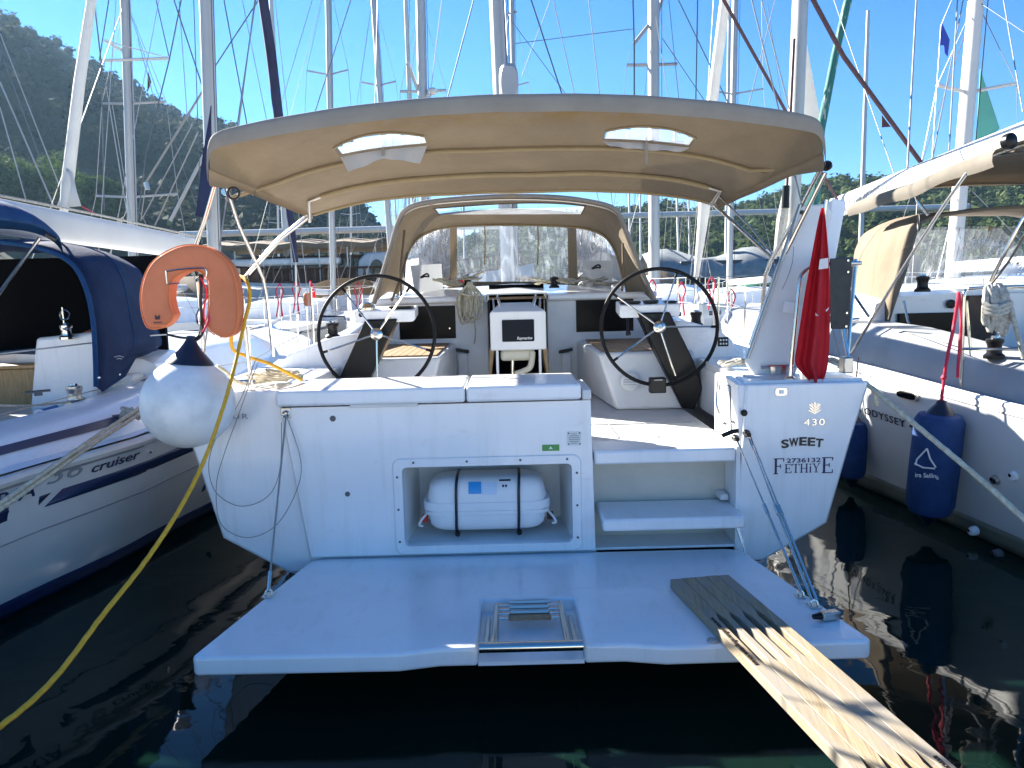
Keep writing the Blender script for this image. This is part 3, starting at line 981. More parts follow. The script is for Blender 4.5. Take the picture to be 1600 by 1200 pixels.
# cockpit sole with two flush hatches
box('cockpit_sole', 'nonskid', Y, SX0 - 0.0, 1.30, YT + 0.301, 7.6, floor_top - 0.09, floor_top - 0.004, 0.003)
box('cockpit_sole', 'nonskid', Y, -1.45, SX0 - 0.004, 5.03, 7.6, floor_top - 0.09, floor_top - 0.004, 0.003)
for xa in (0.62, 0.88):
    MB().box(xa, xa + 0.012, 4.86, 5.35, floor_top - 0.004, floor_top + 0.002).build('sole_seam', 'letter_grey', Y, 0)
MB().box(0.45, 1.22, 5.36, 5.372, floor_top - 0.004, floor_top + 0.002).build('sole_seam', 'letter_grey', Y, 0)

# after deck, side decks and coamings
def slab(name, mat_, poly, z_, th, bevel=0.01):
    return MB().prism([(x, y, z_ - th) for x, y in poly], (0, 0, th)).build(name, mat_, Y, 35, bevel)
slab('side_deck', 'gelcoat', [(1.34, YT + 0.06), (2.065, YT + 0.06), (2.10, 5.6), (2.14, 7.6), (2.12, 9.5), (1.88, 12), (1.3, 12), (1.55, 9), (1.52, 7.6), (1.42, 5.5)], 1.315, 0.06)
slab('side_deck', 'gelcoat', [(-1.45, YT + 0.06), (-1.43, 5.5), (-1.52, 7.6), (-1.55, 9), (-1.3, 12), (-1.88, 12), (-2.12, 9.5), (-2.14, 7.6), (-2.10, 5.6), (-2.065, YT + 0.06)], 1.315, 0.06)
slab('fore_deck', 'gelcoat', [(1.88, 12.005), (1.15, 15), (0.08, 17.4), (-0.08, 17.4), (-1.15, 15), (-1.88, 12.005)], 1.40, 0.06)
for s in (-1, 1):
    # helm-side coaming: a moulding that rises from the stern to the cabin, its top sloping outboard
    secs = []
    for y, xi, zi, xo, zo in ((6.16, 1.38, 1.54, 1.74, 1.47), (6.5, 1.40, 1.57, 1.75, 1.49), (7.0, 1.42, 1.60, 1.78, 1.50), (7.62, 1.44, 1.66, 1.78, 1.52)):
        secs.append([V((s * xi, y, 0.92)), V((s * xi, y, zi - 0.02)), V((s * (xi + 0.03), y, zi)), V((s * (xo - 0.03), y, zo)), V((s * xo, y, zo - 0.03)), V((s * (xo + 0.04), y, 1.30))])
    MB().loft(secs, True, True, True).build('coaming', 'gelcoat', Y, 40, 0.012)
    MB().prism([(s * 1.44, 5.035, 0.92), (s * 1.44, 6.155, 0.92), (s * 1.44, 6.155, 1.31), (s * 1.44, 5.035, 1.31)], (s * 0.04, 0, 0)).build('coaming_wall', 'gelcoat', Y, 30, 0.008)
    MB().box(min(s * 1.30, s * 1.44), max(s * 1.30, s * 1.44), 5.032, 5.06, 0.92, 1.31).build('coaming_return', 'gelcoat', Y, 30, 0.008)
# inner wall at the right of the steps with its locker hatch and shower
wallm = MB().prism([(1.30, YT + 0.03, 0.92), (1.30, 5.03, 0.92), (1.30, 5.03, 1.32), (1.30, 4.80, 1.32), (1.30, YT + 0.03, 1.30)], (0.05, 0, 0)).build('coaming_wall', 'gelcoat', Y, 30, 0.01)
hat = MB().prism([(1.297, 4.66, 0.99), (1.297, 4.97, 0.99), (1.297, 4.97, 1.26), (1.297, 4.70, 1.26)], (-0.006, 0, 0)).build('hatch', 'gelcoat', wallm, 30, 0.003)
tube('gasket', 'wire_dark', wallm, [(1.297, 4.65, 0.985), (1.297, 4.98, 0.985), (1.297, 4.98, 1.267), (1.297, 4.69, 1.267)], 0.004, 5, closed=True)
for k, (yy, zz) in enumerate(((4.72, 1.03), (4.92, 1.03), (4.92, 1.22), (4.74, 1.22))):
    inst('bolt', bolt, wallm, (1.290, yy, zz), (0, 0, R(-90)), (.7, 1, .7))
tube('latch', 'steel', wallm, cr([(1.285, 4.90, 1.27), (1.275, 4.90, 1.18), (1.27, 4.88, 1.12), (1.275, 4.83, 1.07)], 5), 0.010, 8)
p = at(1162, 645, YT)
MB().lathe(p, (0, -1, 0), [(0.02, 0), (0.02, 0.012), (0.012, 0.02)], 12).build('filler_cap', 'black', Y)
for px, py in ((1145, 660), (1132, 662)):
    MB().lathe(at(px, py, YT + 0.02), (0, -1, 0), [(0.012, 0), (0.012, 0.02), (0.006, 0.03)], 10).build('shower_tap', 'steel_dull', Y)
# stern light housing and step pads near the right corner
p = at(1220, 612, YT)
sl = MB().prism(rrect(p.x - 0.035, p.x + 0.035, p.z - 0.022, p.z + 0.022, 0.014, YT - 0.001), (0, -0.008, 0)).build('stern_light', 'steel', Y)
MB().box(p.x - 0.014, p.x + 0.014, YT - 0.0125, YT - 0.009, p.z - 0.011, p.z + 0.011).build('lens', 'raft', sl, 0)

# ------------------------------------------------ lettering on the transom
d = V((1, 0, 0))
uz = V((0, 0, 1))
mb = MB()
xs = [1.682 + (x - 1.682) * 0.76 for x in (1.545, 1.612, 1.684, 1.750, 1.812)]
for ch, x in zip('SWEET', xs):
    t = (x - 1.68) / 0.125
    an = -t * 0.10
    text_into(mb, 'sweet_' + ch, (x, YT - 0.004, 0.925 - 0.018 * t * t), (math.cos(an), 0, math.sin(an)), (-math.sin(an), 0, math.cos(an)), 0.070, 0.056 if ch == 'W' else 0.045)
mb.build('lettering', 'letter_black', wr, 0)
# home port in serif capitals, the number between the tall first and last letters
def serif(mb, ch, x, z, h, w_, y_):
    s = h * 0.13                                              # stem
    t = h * 0.055                                             # serif and hairline
    rect = lambda a, b, c_, d_: mb.box(x + a * w_, x + b * w_, y_, y_ + 0.0015, z + c_ * h, z + d_ * h)
    f = s / w_
    g = t / h
    if ch in 'FE':
        rect(0.10, 0.10 + f, 0, 1)
        rect(0, 0.10 + f + 0.12, 0, g)
        rect(0, 1, 1 - g, 1)
        rect(1 - 0.09, 1, 0.80, 1)
        rect(0.10, 0.68, 0.48, 0.48 + g)
        rect(0.62, 0.70, 0.38, 0.62)
        if ch == 'E':
            rect(0, 1, 0, g)
            rect(1 - 0.08, 1, 0, 0.22)
    if ch == 'T':
        rect(0.5 - f / 2, 0.5 + f / 2, 0, 1)
        rect(0, 1, 1 - g, 1)
        rect(0, 0.08, 0.80, 1)
        rect(0.92, 1, 0.80, 1)
        rect(0.28, 0.72, 0, g)
    if ch == 'H':
        for q in (0.10, 0.90 - f):
            rect(q, q + f, 0, 1)
            rect(q - 0.10, q + f + 0.10, 0, g)
            rect(q - 0.10, q + f + 0.10, 1 - g, 1)
        rect(0.1, 0.9, 0.47, 0.47 + g)
    if ch == 'i':
        rect(0.5 - f / 2, 0.5 + f / 2, 0, 0.70)
        rect(0.15, 0.85, 0, g)
        rect(0.5 - f / 2, 0.5 + f / 2, 0.84, 1)
    if ch == 'Y':
        rect(0.5 - f / 2, 0.5 + f / 2, 0, 0.5)
        rect(0.26, 0.74, 0, g)
        for q, e in ((0.12, f), (0.88 - f * 0.5, f * 0.5)):
            mb.prism([V((x + q * w_, y_, z + h)), V((x + (q + e) * w_, y_, z + h)), V((x + (0.5 + e / 2) * w_, y_, z + 0.45 * h)), V((x + (0.5 - e / 2) * w_, y_, z + 0.45 * h))], (0, 0.0015, 0))
            rect(q - 0.10, q + e + 0.10, 1 - g, 1)
mb = MB()
yl = YT - 0.004
zb = 0.756
serif(mb, 'F', 1.510, zb - 0.006, 0.098, 0.062, yl)
for ch, x, w_ in (('E', 1.578, 0.040), ('T', 1.622, 0.044), ('H', 1.670, 0.048), ('i', 1.722, 0.020), ('Y', 1.742, 0.050)):
    serif(mb, ch, x, zb, 0.055, w_, yl)
serif(mb, 'E', 1.802, zb - 0.006, 0.098, 0.066, yl)
text_into(mb, 'num', (1.690, yl, zb + 0.064), d, uz, 0.038, 0.205)
mb.build('lettering', 'letter_navy', wr, 0)
# model number and the square line emblem in raised pale letters
mb = MB()
text_into(mb, '430', (1.748, YT - 0.005, 1.046), d, uz, 0.056, 0.125)
mb.build('lettering', 'steel', wr, 0)
mb = MB()
ex, ez, es = 1.748, 1.150, 0.036
for s in (-1, 1):
    mb.box(ex + s * 0.0035 - 0.0022, ex + s * 0.0035 + 0.0022, yl - 0.002, yl, ez - es, ez + es)
    for k in range(3):
        a_ = 0.010 + k * 0.012
        mb.prism([V((ex + s * 0.008, yl, ez + es - a_ * 1.6 - 0.006)), V((ex + s * 0.008, yl, ez + es - a_ * 1.6)), V((ex + s * min(es, 0.008 + a_ * 1.1), yl, ez + es - a_ * 1.6 + min(es - 0.008, a_ * 1.1))), V((ex + s * min(es, 0.014 + a_ * 1.1), yl, ez + es - a_ * 1.6 + min(es - 0.008, a_ * 1.1) - 0.002))], (0, -0.002, 0))
        mb.prism([V((ex + s * 0.008, yl, ez - es + 0.004 + k * 0.017)), V((ex + s * 0.008, yl, ez - es + 0.010 + k * 0.017)), V((ex + s * (es - k * 0.004), yl, ez - es + 0.028 + k * 0.017)), V((ex + s * (es - k * 0.004), yl, ez - es + 0.022 + k * 0.017))], (0, -0.002, 0))
mb.build('emblem', 'steel', wr, 0)
mb = MB()
p = at(350, 655, YT)
text_into(mb, 'dufour', (p.x - 0.005, YT - 0.004, p.z), d, uz, 0.045, 0.30)
mb.build('lettering', 'letter_grey', wl, 0)

# ------------------------------------------------ cabin, companionway, seats
def arch(y, hw, z_, zc, n=10):
    return [V((hw * math.sin(lerp(-1, 1, k / n) * math.pi / 2), y, z_ + (zc - z_) * math.cos(lerp(-1, 1, k / n) * math.pi / 2) ** 0.6)) for k in range(n + 1)]
CY = 7.60
# cabin trunk
rows = []
for y, hw, zs, zt in ((7.62, 1.50, 1.36, 1.80), (8.6, 1.50, 1.36, 1.90), (10.0, 1.42, 1.36, 1.92), (11.6, 1.05, 1.38, 1.78), (12.6, 0.7, 1.40, 1.46)):
    rows.append([V((-hw, y, zs)), V((-hw + 0.10, y, zt - 0.06)), V((-hw + 0.25, y, zt)), V((0, y, zt + 0.06)), V((hw - 0.25, y, zt)), V((hw - 0.10, y, zt - 0.06)), V((hw, y, zs))])
MB().loft(rows, False).build('cabin_top', 'gelcoat', Y, 40)
# after bulkhead with the companionway opening between two dark lights
box('bulkhead', 'gelcoat_dull', Y, -1.46, -0.275, CY, CY + 0.08, floor_top - 0.02, 1.78, 0.01)
box('bulkhead', 'gelcoat_dull', Y, 0.31, 1.46, CY, CY + 0.08, floor_top - 0.02, 1.78, 0.01)
box('bulkhead_top', 'gelcoat', Y, -1.40, -0.285, CY - 0.06, CY + 0.25, 1.78, 1.845, 0.02)
box('bulkhead_top', 'gelcoat', Y, 0.32, 1.40, CY - 0.06, CY + 0.25, 1.78, 1.845, 0.02)
for (xa, xb, za, zb_) in ((-1.16, -0.60, 1.43, 1.755), (0.60, 1.17, 1.46, 1.775)):
    pa = box('side_light', 'black_gloss', Y, xa, xb, CY - 0.008, CY - 0.001, za, zb_, 0.004)
MB().lathe((-0.66, CY - 0.008, 1.53), (0, -1, 0), [(0.008, 0), (0.008, 0.01)], 8).build('knob', 'steel', Y)
box('companionway', 'inside_shade', Y, -0.275, 0.31, CY + 0.60, CY + 0.62, 0.75, 1.95, 0)  # near-black sheet standing in for the shade below
box('companion_step', 'wood_oak', Y, -0.26, 0.29, CY + 0.09, CY + 0.4, 0.98, 1.02, 0.004)
for xa in (-0.276, 0.288):
    box('door_frame', 'black', Y, xa, xa + 0.022, CY - 0.03, CY + 0.02, floor_top, 1.80, 0.004)
box('sliding_hatch', 'teak', Y, -0.262, 0.296, CY + 0.0, CY + 0.5, 1.80, 1.825, 0.006)
box('hatch_edge', 'steel_dull', Y, -0.285, 0.318, CY - 0.045, CY - 0.02, 1.846, 1.862, 0.004)
for s, xo in ((-1, -1.0), (1, 1.0)):
    # seat moulding: inner side slopes outward towards the stern
    xi0, xi1 = (0.64, 0.60) if s > 0 else (0.62, 0.60)
    zt = 1.375
    lo = [V((s * (xi0 + 0.13), 5.98, floor_top)), V((s * 1.42, 5.98, floor_top)), V((s * 1.44, CY, floor_top)), V((s * xi1, CY, floor_top))]
    hi = [V((s * xi0, 6.10, zt)), V((s * 1.42, 6.10, zt)), V((s * 1.44, CY, zt)), V((s * xi1, CY, zt))]
    seat = MB().loft([lo, hi], True, True, True).build('seat', 'gelcoat_dull', Y, 30, 0.03, bseg=4)
    for k in range(11):                                       # teak laths on the seat
        xa = xi0 + 0.045 + k * 0.062
        MB().box(min(s * xa, s * (xa + 0.056)), max(s * xa, s * (xa + 0.056)), 6.16, CY - 0.05, zt + 0.002, zt + 0.014).build('teak_lath', 'teak', seat, 0)
    # grab handles and pockets on the bulkhead
p = at(712, 553, CY)
for s, px in ((-1, 722), (1, 884)):
    h_ = at(px, 548, CY - 0.05)
    hd = MB().obox(h_, (0.07, 0, 0.012 * s), (0, 0.015, 0), (0, 0, 0.016)).build('winch_handle', 'black', Y, 40, 0.008)
    MB().prism(rrect(h_.x - 0.045, h_.x + 0.055, h_.z - 0.30, h_.z - 0.02, 0.04, CY - 0.004), (0, -0.05, 0)).build('handle_pocket', 'gelcoat_dull', Y, 40, 0.01)
p = at(1012, 596, 6.02)
q = at(985, 597, 6.0)
rv = MB().lathe(V((q.x, 5.995 + 0.02, q.z)), (0, -1, 0.2), [(0.075, 0), (0.075, 0.006), (0.06, 0.012)], 24).build('round_vent', 'gelcoat_dull', Y)
for k in range(5):
    zz = -0.04 + k * 0.02
    hw = math.sqrt(0.055 ** 2 - zz * zz)
    MB().obox(V((q.x, 5.995 + 0.005, q.z + zz)), (hw, 0, 0), (0, 0.003, 0), (0, 0, 0.002)).build('slot', 'letter_grey', rv, 0)

# ------------------------------------------------ cockpit table end with the chart plotter
TY = 6.55
a, b = at(765, 487, TY), at(854, 546, TY)
navp = MB().prism([(a.x, TY, b.z), (b.x, TY, b.z), (b.x, TY, a.z - 0.015), (b.x - 0.015, TY, a.z), (a.x + 0.015, TY, a.z), (a.x, TY, a.z - 0.015)], (0, 0.2, 0)).build('plotter_console', 'gelcoat', Y, 40, 0.012, bseg=3)
MB().loft([[V((a.x + 0.01, TY + 0.01, a.z - 0.002)), V((b.x - 0.01, TY + 0.01, a.z - 0.002)), V((b.x - 0.02, TY + 0.2, a.z - 0.002)), V((a.x + 0.02, TY + 0.2, a.z - 0.002))],
           [V((a.x + 0.08, TY + 0.12, a.z + 0.06)), V((b.x - 0.10, TY + 0.12, a.z + 0.06)), V((b.x - 0.11, TY + 0.75, a.z + 0.06)), V((a.x + 0.09, TY + 0.75, a.z + 0.06))]], True, True, True).build('table_top', 'gelcoat_dull', Y, 30, 0.006)
sa, sb = at(784, 500, TY), at(835, 533, TY)
scr = MB().prism(rrect(sa.x, sb.x, sb.z, sa.z, 0.010, TY - 0.001), (0, -0.008, 0)).build('screen', 'screen', navp)
mb = MB()
text_into(mb, 'ray', (lerp(sa.x, sb.x, 0.70), TY - 0.012, sb.z + 0.018), d, uz, 0.034, 0.13)
mb.build('lettering', 'letter_white', scr, 0)
for s, xx in ((-1, a.x + 0.09), (1, b.x - 0.10)):
    tube('handrail', 'steel', Y, cr([(xx, TY + 0.08, a.z + 0.03), (xx + s * 0.02, TY + 0.10, a.z + 0.115), (xx + s * 0.02, TY + 0.20, a.z + 0.125), (xx, TY + 0.25, a.z + 0.06)], 4), 0.008, 8)
    tube('handrail', 'steel', Y, cr([(xx + s * 0.05, TY + 0.06, a.z + 0.0), (xx + s * 0.06, TY + 0.10, a.z + 0.085), (xx + s * 0.06, TY + 0.20, a.z + 0.09), (xx + s * 0.05, TY + 0.25, a.z + 0.0)], 4), 0.007, 8)
c_, e_ = at(782, 547, TY + 0.06), at(836, 563, TY + 0.06)
MB().box(c_.x, e_.x, TY + 0.05, TY + 0.35, e_.z, c_.z).build('cool_box', 'tank', Y, 40, 0.03, bseg=4)
tube('hose', 'tank', Y, cr([at(832, 550, TY + 0.04), at(829, 572, TY + 0.02), at(818, 580, TY + 0.02), at(806, 584, TY + 0.04)], 6), 0.026, 12)
tube('table_leg', 'steel', Y, [at(801, 563, TY + 0.15), at(801, 592, TY + 0.15)], 0.016, 12)
box('leg_foot', 'gelcoat', Y, -0.115, 0.015, TY + 0.05, TY + 0.22, floor_top, floor_top + 0.16, 0.01)
for s, xx in ((-1, a.x + 0.055), (1, b.x - 0.055)):
    MB().box(xx - 0.012, xx + 0.012, TY + 0.06, TY + 0.08, b.z - 0.22, b.z).build('table_brace', 'gelcoat', Y, 40, 0.004)
    MB().prism([(xx + s * 0.025, TY + 0.15, b.z), (xx + s * 0.07, TY + 0.15, b.z), (xx + s * 0.085, TY + 0.15, b.z - 0.34), (xx + s * 0.075, TY + 0.15, b.z - 0.34)], (0, 0.5, 0)).build('table_leaf', 'wood_oak', Y, 40, 0.004)

# ------------------------------------------------ the two steering wheels
WR = 0.447
def wheel(hub, spoke0, wood=None):
    h = V(hub)
    ax = V((0, -1, 0.10)).normalized()
    ux = V((1, 0, 0))
    uu = ux.cross(ax)
    if uu.z < 0:
        uu = -uu
    wh = MB().ring(h, ux, uu, WR, 0.0145, 72, 10).build('steering_wheel', 'leather', Y, 60)
    for k in range(5):
        an = R(spoke0 + 72 * k)
        dd = ux * math.cos(an) + uu * math.sin(an)
        MB().tube([h + dd * 0.03, h + dd * (WR - 0.005)], 0.0072, 8).build('spoke', 'steel', wh)
        MB().tube([h + dd * (WR - 0.05), h + dd * (WR - 0.012)], 0.0105, 8).build('ferrule', 'leather', wh)
    MB().lathe(h - ax * 0.03, ax, [(0.035, 0), (0.048, 0.01), (0.048, 0.04), (0.040, 0.048), (0.026, 0.052), (0.024, 0.058), (0.010, 0.06)], 24).build('hub', 'steel', wh)
    MB().lathe(h + ax * 0.031, ax, [(0.016, 0), (0.016, 0.003)], 16).build('cap', 'steel_dull', wh)
    return wh
HL, HR = V((-1.087, 5.86, 1.584)), V((1.087, 5.86, 1.584))
wheel(HL, -90 - 0.6)
wheel(HR, 287)
for s, H in ((-1, HL), (1, HR)):
    # black raked pedestal: broad blade from the console out and down to the coaming foot
    y0, y1 = 5.95, 6.13
    top = [V((H.x - s * 0.15, y0, H.z + 0.11)), V((H.x + s * 0.10, y0, H.z + 0.11))]
    if s < 0:
        bot = [at(524, 604, y0), at(572, 604, y0)]
        poly = [top[1], bot[0], bot[1], top[0]]
    else:
        bot = [at(1066, 634, y0), at(1098, 606, y0)]
        poly = [top[0], bot[0] + V((0, 0, -0.02)), at(1086, 640, y0), bot[1], at(1085, 565, y0), top[1]]
    ped = MB().prism(poly, (0, y1 - y0, 0)).build('helm_pedestal', 'black', Y, 40, 0.012, bseg=3)
    MB().tube([H, V((H.x, 6.0, H.z))], 0.03, 12).build('axle', 'steel', ped)
    # white instrument console on top
    if s < 0:
        a, b = at(553, 486, 5.98), at(649, 503, 5.98)
    else:
        a, b = at(968, 477, 5.98), at(1063, 495, 5.98)
    con = MB().prism([(a.x, 5.98, b.z + 0.01), (a.x + 0.02, 5.98, b.z), (b.x - 0.02, 5.98, b.z), (b.x, 5.98, b.z + 0.02), (b.x, 5.98, a.z), (a.x, 5.98, a.z)], (0, 0.22, 0.03)).build('helm_console', 'gelcoat', Y, 40, 0.012, bseg=3)
    MB().box(a.x + 0.27 if s < 0 else a.x + 0.02, b.x - 0.03 if s < 0 else a.x + 0.17, 6.0, 6.16, a.z + 0.012, a.z + 0.028).build('instrument', 'black', con, 40, 0.004)
    if s > 0:
        MB().box(a.x + 0.21, a.x + 0.31, 6.0, 6.16, a.z + 0.012, a.z + 0.032).build('instrument', 'black', con, 40, 0.004)
        MB().box(a.x + 0.37, a.x + 0.46, 6.0, 6.14, a.z + 0.012, a.z + 0.024).build('instrument', 'black', con, 40, 0.004)
    else:
        cc = at(574, 478, 6.06)
        MB().lathe(V((cc.x, 6.06, a.z + 0.0)), (0, 0, 1), [(0.068, 0), (0.068, 0.022), (0.062, 0.026), (0.055, 0.045), (0.035, 0.062), (0.010, 0.068)], 24).build('compass', 'steel', con)
        MB().lathe(at(564, 492, 5.978), (0, -1, 0), [(0.018, 0), (0.018, 0.004), (0.012, 0.006)], 16).build('button', 'black', con)
tube('engine_lever', 'black', Y, cr([at(981, 497, 5.9), at(981, 512, 5.88), at(982, 524, 5.88)], 4), [0.012, 0.012, 0.012, 0.012, 0.012, 0.013, 0.016, 0.02, 0.018], 10)
a, b = at(1013, 589, 5.80), at(1038, 612, 5.80)
gp = MB().box(a.x, b.x, 5.72, 5.80, b.z, a.z).build('throttle_display', 'black', Y, 40, 0.008)
MB().box(a.x + 0.03, b.x - 0.03, 5.717, 5.7195, a.z - 0.02, a.z - 0.012).build('lettering', 'letter_grey', gp, 0)
a, b = at(1122, 527, 6.13), at(1138, 541, 6.13)
sw = MB().box(a.x, b.x, 6.122, 6.139, b.z, a.z).build('switch_panel', 'black', Y, 40, 0.004)
for i in range(3):
    for j in range(2):
        x_ = lerp(a.x, b.x, 0.22 + 0.28 * i)
        z_ = lerp(b.z, a.z, 0.30 + 0.40 * j)
        MB().box(x_ - 0.006, x_ + 0.006, 6.118, 6.1215, z_ - 0.007, z_ + 0.007).build('button', 'letter_white', sw, 0)
# upright face of the starboard coaming that carries the switch panel
MB().prism([at(1045, 500, 6.14), at(1080, 503, 6.14), at(1126, 516, 6.14), at(1140, 530, 6.14), at(1168, 572, 6.14), at(1110, 580, 6.14), at(1050, 582, 6.14)], (0, 0.05, 0)).build('coaming_end', 'gelcoat', Y, 40, 0.012, bseg=3)
MB().prism([at(438, 574, 6.14), at(450, 554, 6.14), at(520, 527, 6.14), at(560, 521, 6.14), at(575, 545, 6.14), at(575, 601, 6.14), at(432, 602, 6.14)], (0, 0.05, 0)).build('coaming_end', 'gelcoat', Y, 40, 0.012, bseg=3)
# ---------------------------------------------------------------- bimini
def bim(u, v):
    """u -1..1 across, v 0 aft .. 1 forward"""
    hw = lerp(1.80, 1.655, v)
    y = lerp(4.60, 6.40, v) - 0.10 * (1 - v) * (1 - u * u)
    zc, ze = lerp(3.00, 2.70, v ** 0.9), lerp(2.64, 2.555, v)
    au = abs(u)
    aft = (0.57 + 0.43 * (1 - au ** 2.2)) * (1 - au ** 70) ** 0.5
    fwd = (1 - au ** 3.4)
    k = min(1, max(0, v / 0.55))
    z = ze + (zc - ze) * (aft * (1 - k) + fwd * k)
    z += 0.010 * math.sin(v * math.pi * 3.0) * (1 - u * u) + 0.006 * noise.noise(V((u * 5, v * 5, 1)))
    return V((u * hw, y, z))
bimini = MB()
NU, NV = 110, 48
def in_window(u, v):
    for cu in (-0.50, 0.50):
        a = abs(u - cu) / 0.155
        if a < 1 and 0.30 - 0.055 * (1 - a * a) < v < 0.355:
            return True
    return False
us = lambda i: math.sin(lerp(-1, 1, i / NU) * math.pi / 2)
rows = [[bim(us(i), j / NV) for i in range(NU + 1)] for j in range(NV + 1)]
mb = MB()
vs = [p for r in rows for p in r]
fs = []
for j in range(NV):
    for i in range(NU):
        if not in_window(us(i + 0.5), (j + 0.5) / NV):
            fs.append((j * (NU + 1) + i, j * (NU + 1) + i + 1, (j + 1) * (NU + 1) + i + 1, (j + 1) * (NU + 1) + i))
mb.add(vs, fs)
canopy = mb.build('bimini', 'canvas_stained', Y, 180)
uvl = canopy.data.uv_layers.new(name='UVMap')
for lp in canopy.data.loops:
    i = lp.vertex_index
    uvl.data[lp.index].uv = ((i % (NU + 1)) / NU, (i // (NU + 1)) / NV)
# after valance: the cloth folds down over the after hoop, with a piped hem
rows = []
for k, (dy, dz) in enumerate(((0.01, 0.004), (-0.012, -0.004), (-0.020, -0.03), (-0.018, -0.075), (-0.010, -0.10))):
    rows.append([bim(math.sin(lerp(-1, 1, i / 80) * math.pi / 2), 0) + V((0.012 * math.sin(lerp(-1, 1, i / 80) * math.pi / 2), dy, dz * (1 - 0.25 * abs(lerp(-1, 1, i / 80)) ** 6))) for i in range(81)])
MB().loft(rows).build('valance', 'canvas_edge', canopy, 180)
for s in (-1, 1):
    rows = []
    for dz, dx in ((0.004, -0.008), (0.0, 0.008), (-0.02, 0.012), (-0.045, 0.006)):
        rows.append([bim(s, j / 24) + V((s * dx, 0, dz - 0.05 * max(0, 1 - j / 5) * (dz < -0.01))) for j in range(25)])
    MB().loft(rows).build('side_hem', 'canvas_tan', canopy, 180)
MB().tube([bim(lerp(-1, 1, i / 40), 1) + V((0, 0.005, -0.006)) for i in range(41)], 0.014, 8).build('fore_hem', 'canvas_hem', canopy)
MB().tube([bim(lerp(-0.98, 0.98, i / 40), 0.42) + V((0, 0, -0.006)) for i in range(41)], 0.004, 6).build('seam', 'canvas_hem', canopy)
# clear windows with their rolled grey covers
for cu in (-0.50, 0.50):
    MB().loft([[bim(cu + 0.168 * lerp(-1, 1, i / 20), 0.365) + V((0, 0, -0.006)) for i in range(21)],
               [bim(cu + 0.168 * lerp(-1, 1, i / 20), 0.292 - 0.060 * (1 - lerp(-1, 1, i / 20) ** 2)) + V((0, 0, -0.006)) for i in range(21)]]).build('window', 'roof_clear', canopy, 180)
    MB().tube([bim(cu + 0.168 * lerp(-1, 1, i / 20), 0.290 - 0.062 * (1 - lerp(-1, 1, i / 20) ** 2)) + V((0, 0, -0.008)) for i in range(21)], 0.007, 6).build('window_piping', 'canvas_hem', canopy)
    rows = []
    for j in range(6):
        row = []
        for i in range(21):
            t = lerp(-1, 1, i / 20)
            drop = (0.055 + 0.055 * abs(t)) if cu < 0 else 0.045 * (1 - 0.3 * abs(t))
            p_ = bim(cu + (0.168 - 0.03 * j / 5) * t, 0.372)
            row.append(p_ + V((0, 0.02 * math.sin(t * 9) * j / 5, -0.008 - drop * j / 5)))
        rows.append(row)
    MB().loft(rows).build('window_cover', 'flap_grey', canopy, 180)
    q = bim(cu, 0.372) + V((0, -0.02, -0.01))
    MB().obox(q + V((0, 0, -0.05 if cu > 0 else -0.01)), (0.010, 0, 0), (0, 0.003, 0), (0, 0, 0.09 if cu > 0 else 0.03)).build('strap', 'canvas_edge', canopy, 0)

# stainless hoops and legs
def hoop(v, inset=0.02, drop=0.02):
    pts = [bim(lerp(-1, 1, i / 36) * (1 - inset), v) + V((0, 0, -drop)) for i in range(37)]
    return pts
hp = [hoop(0.42), hoop(0.74)]
pivL, pivR = at(352, 300, 5.2), at(1270, 262, 5.1)
fr = MB().tube([pivL + V((0, 0, -0.05))] + hp[0][1:-1] + [pivR], 0.0135, 10).build('bimini_frame', 'canvas_hem', Y)
footL, footR = at(484, 338, 6.12), at(1113, 318, 6.12)
MB().tube([footL + V((0, 0, -0.04))] + hp[1][1:-1] + [footR], 0.0135, 10).build('hoop', 'steel_dull', fr)
for pts in (hp[1],):
    MB().tube(pts[2:-2], 0.019, 8).build('sleeve', 'canvas_hem', fr)
legs = [
    [at(353, 292, 4.9), at(372, 350, 5.4), at(404, 418, 5.9), at(411, 434, 6.0), at(416, 460, 6.1), at(427, 556, 6.4)],
    [at(336, 290, 4.7), at(320, 345, 4.8), at(302, 392, 4.9), at(290, 420, 4.95)],
    [footL, at(440, 372, 6.1), at(388, 428, 6.05)],
    [footL + V((-0.02, 0.05, 0.03)), at(432, 374, 6.2), at(380, 434, 6.15)],
    [at(1283, 262, 4.75), at(1240, 345, 5.0), at(1204, 408, 5.2), at(1196, 430, 5.25), at(1192, 470, 5.3), at(1190, 560, 5.35)],
    [at(1290, 270, 4.7), at(1250, 350, 4.85), at(1215, 420, 4.95), at(1172, 540, 5.0)],
    [footR, at(1160, 360, 5.8), at(1205, 402, 5.4)],
    [footR + V((0.05, 0, 0.06)), at(1170, 352, 5.8), at(1206, 396, 5.5)],
]
for i, pts in enumerate(legs):
    MB().tube(pts, 0.0135 if i not in (3, 7) else 0.007, 10).build('leg', 'steel', fr)
for q in (footL, footR, pivL, pivR):
    MB().lathe(q + V((0, -0.02, 0)), (0, 1, 0), [(0.022, 0), (0.024, 0.01), (0.024, 0.03), (0.018, 0.04)], 12).build('joint', 'steel', fr)
MB().ring(at(365, 302, 4.75), (1, 0, 0), (0, 0, 1), 0.035, 0.007, 18, 6).build('strap_loop', 'rub', fr)
q = at(1287, 262, 4.72)
MB().lathe(q + V((0, -0.03, 0)), (0, -1, 0.2), [(0.028, 0), (0.030, 0.03), (0.016, 0.05)], 12).build('block', 'black', fr)

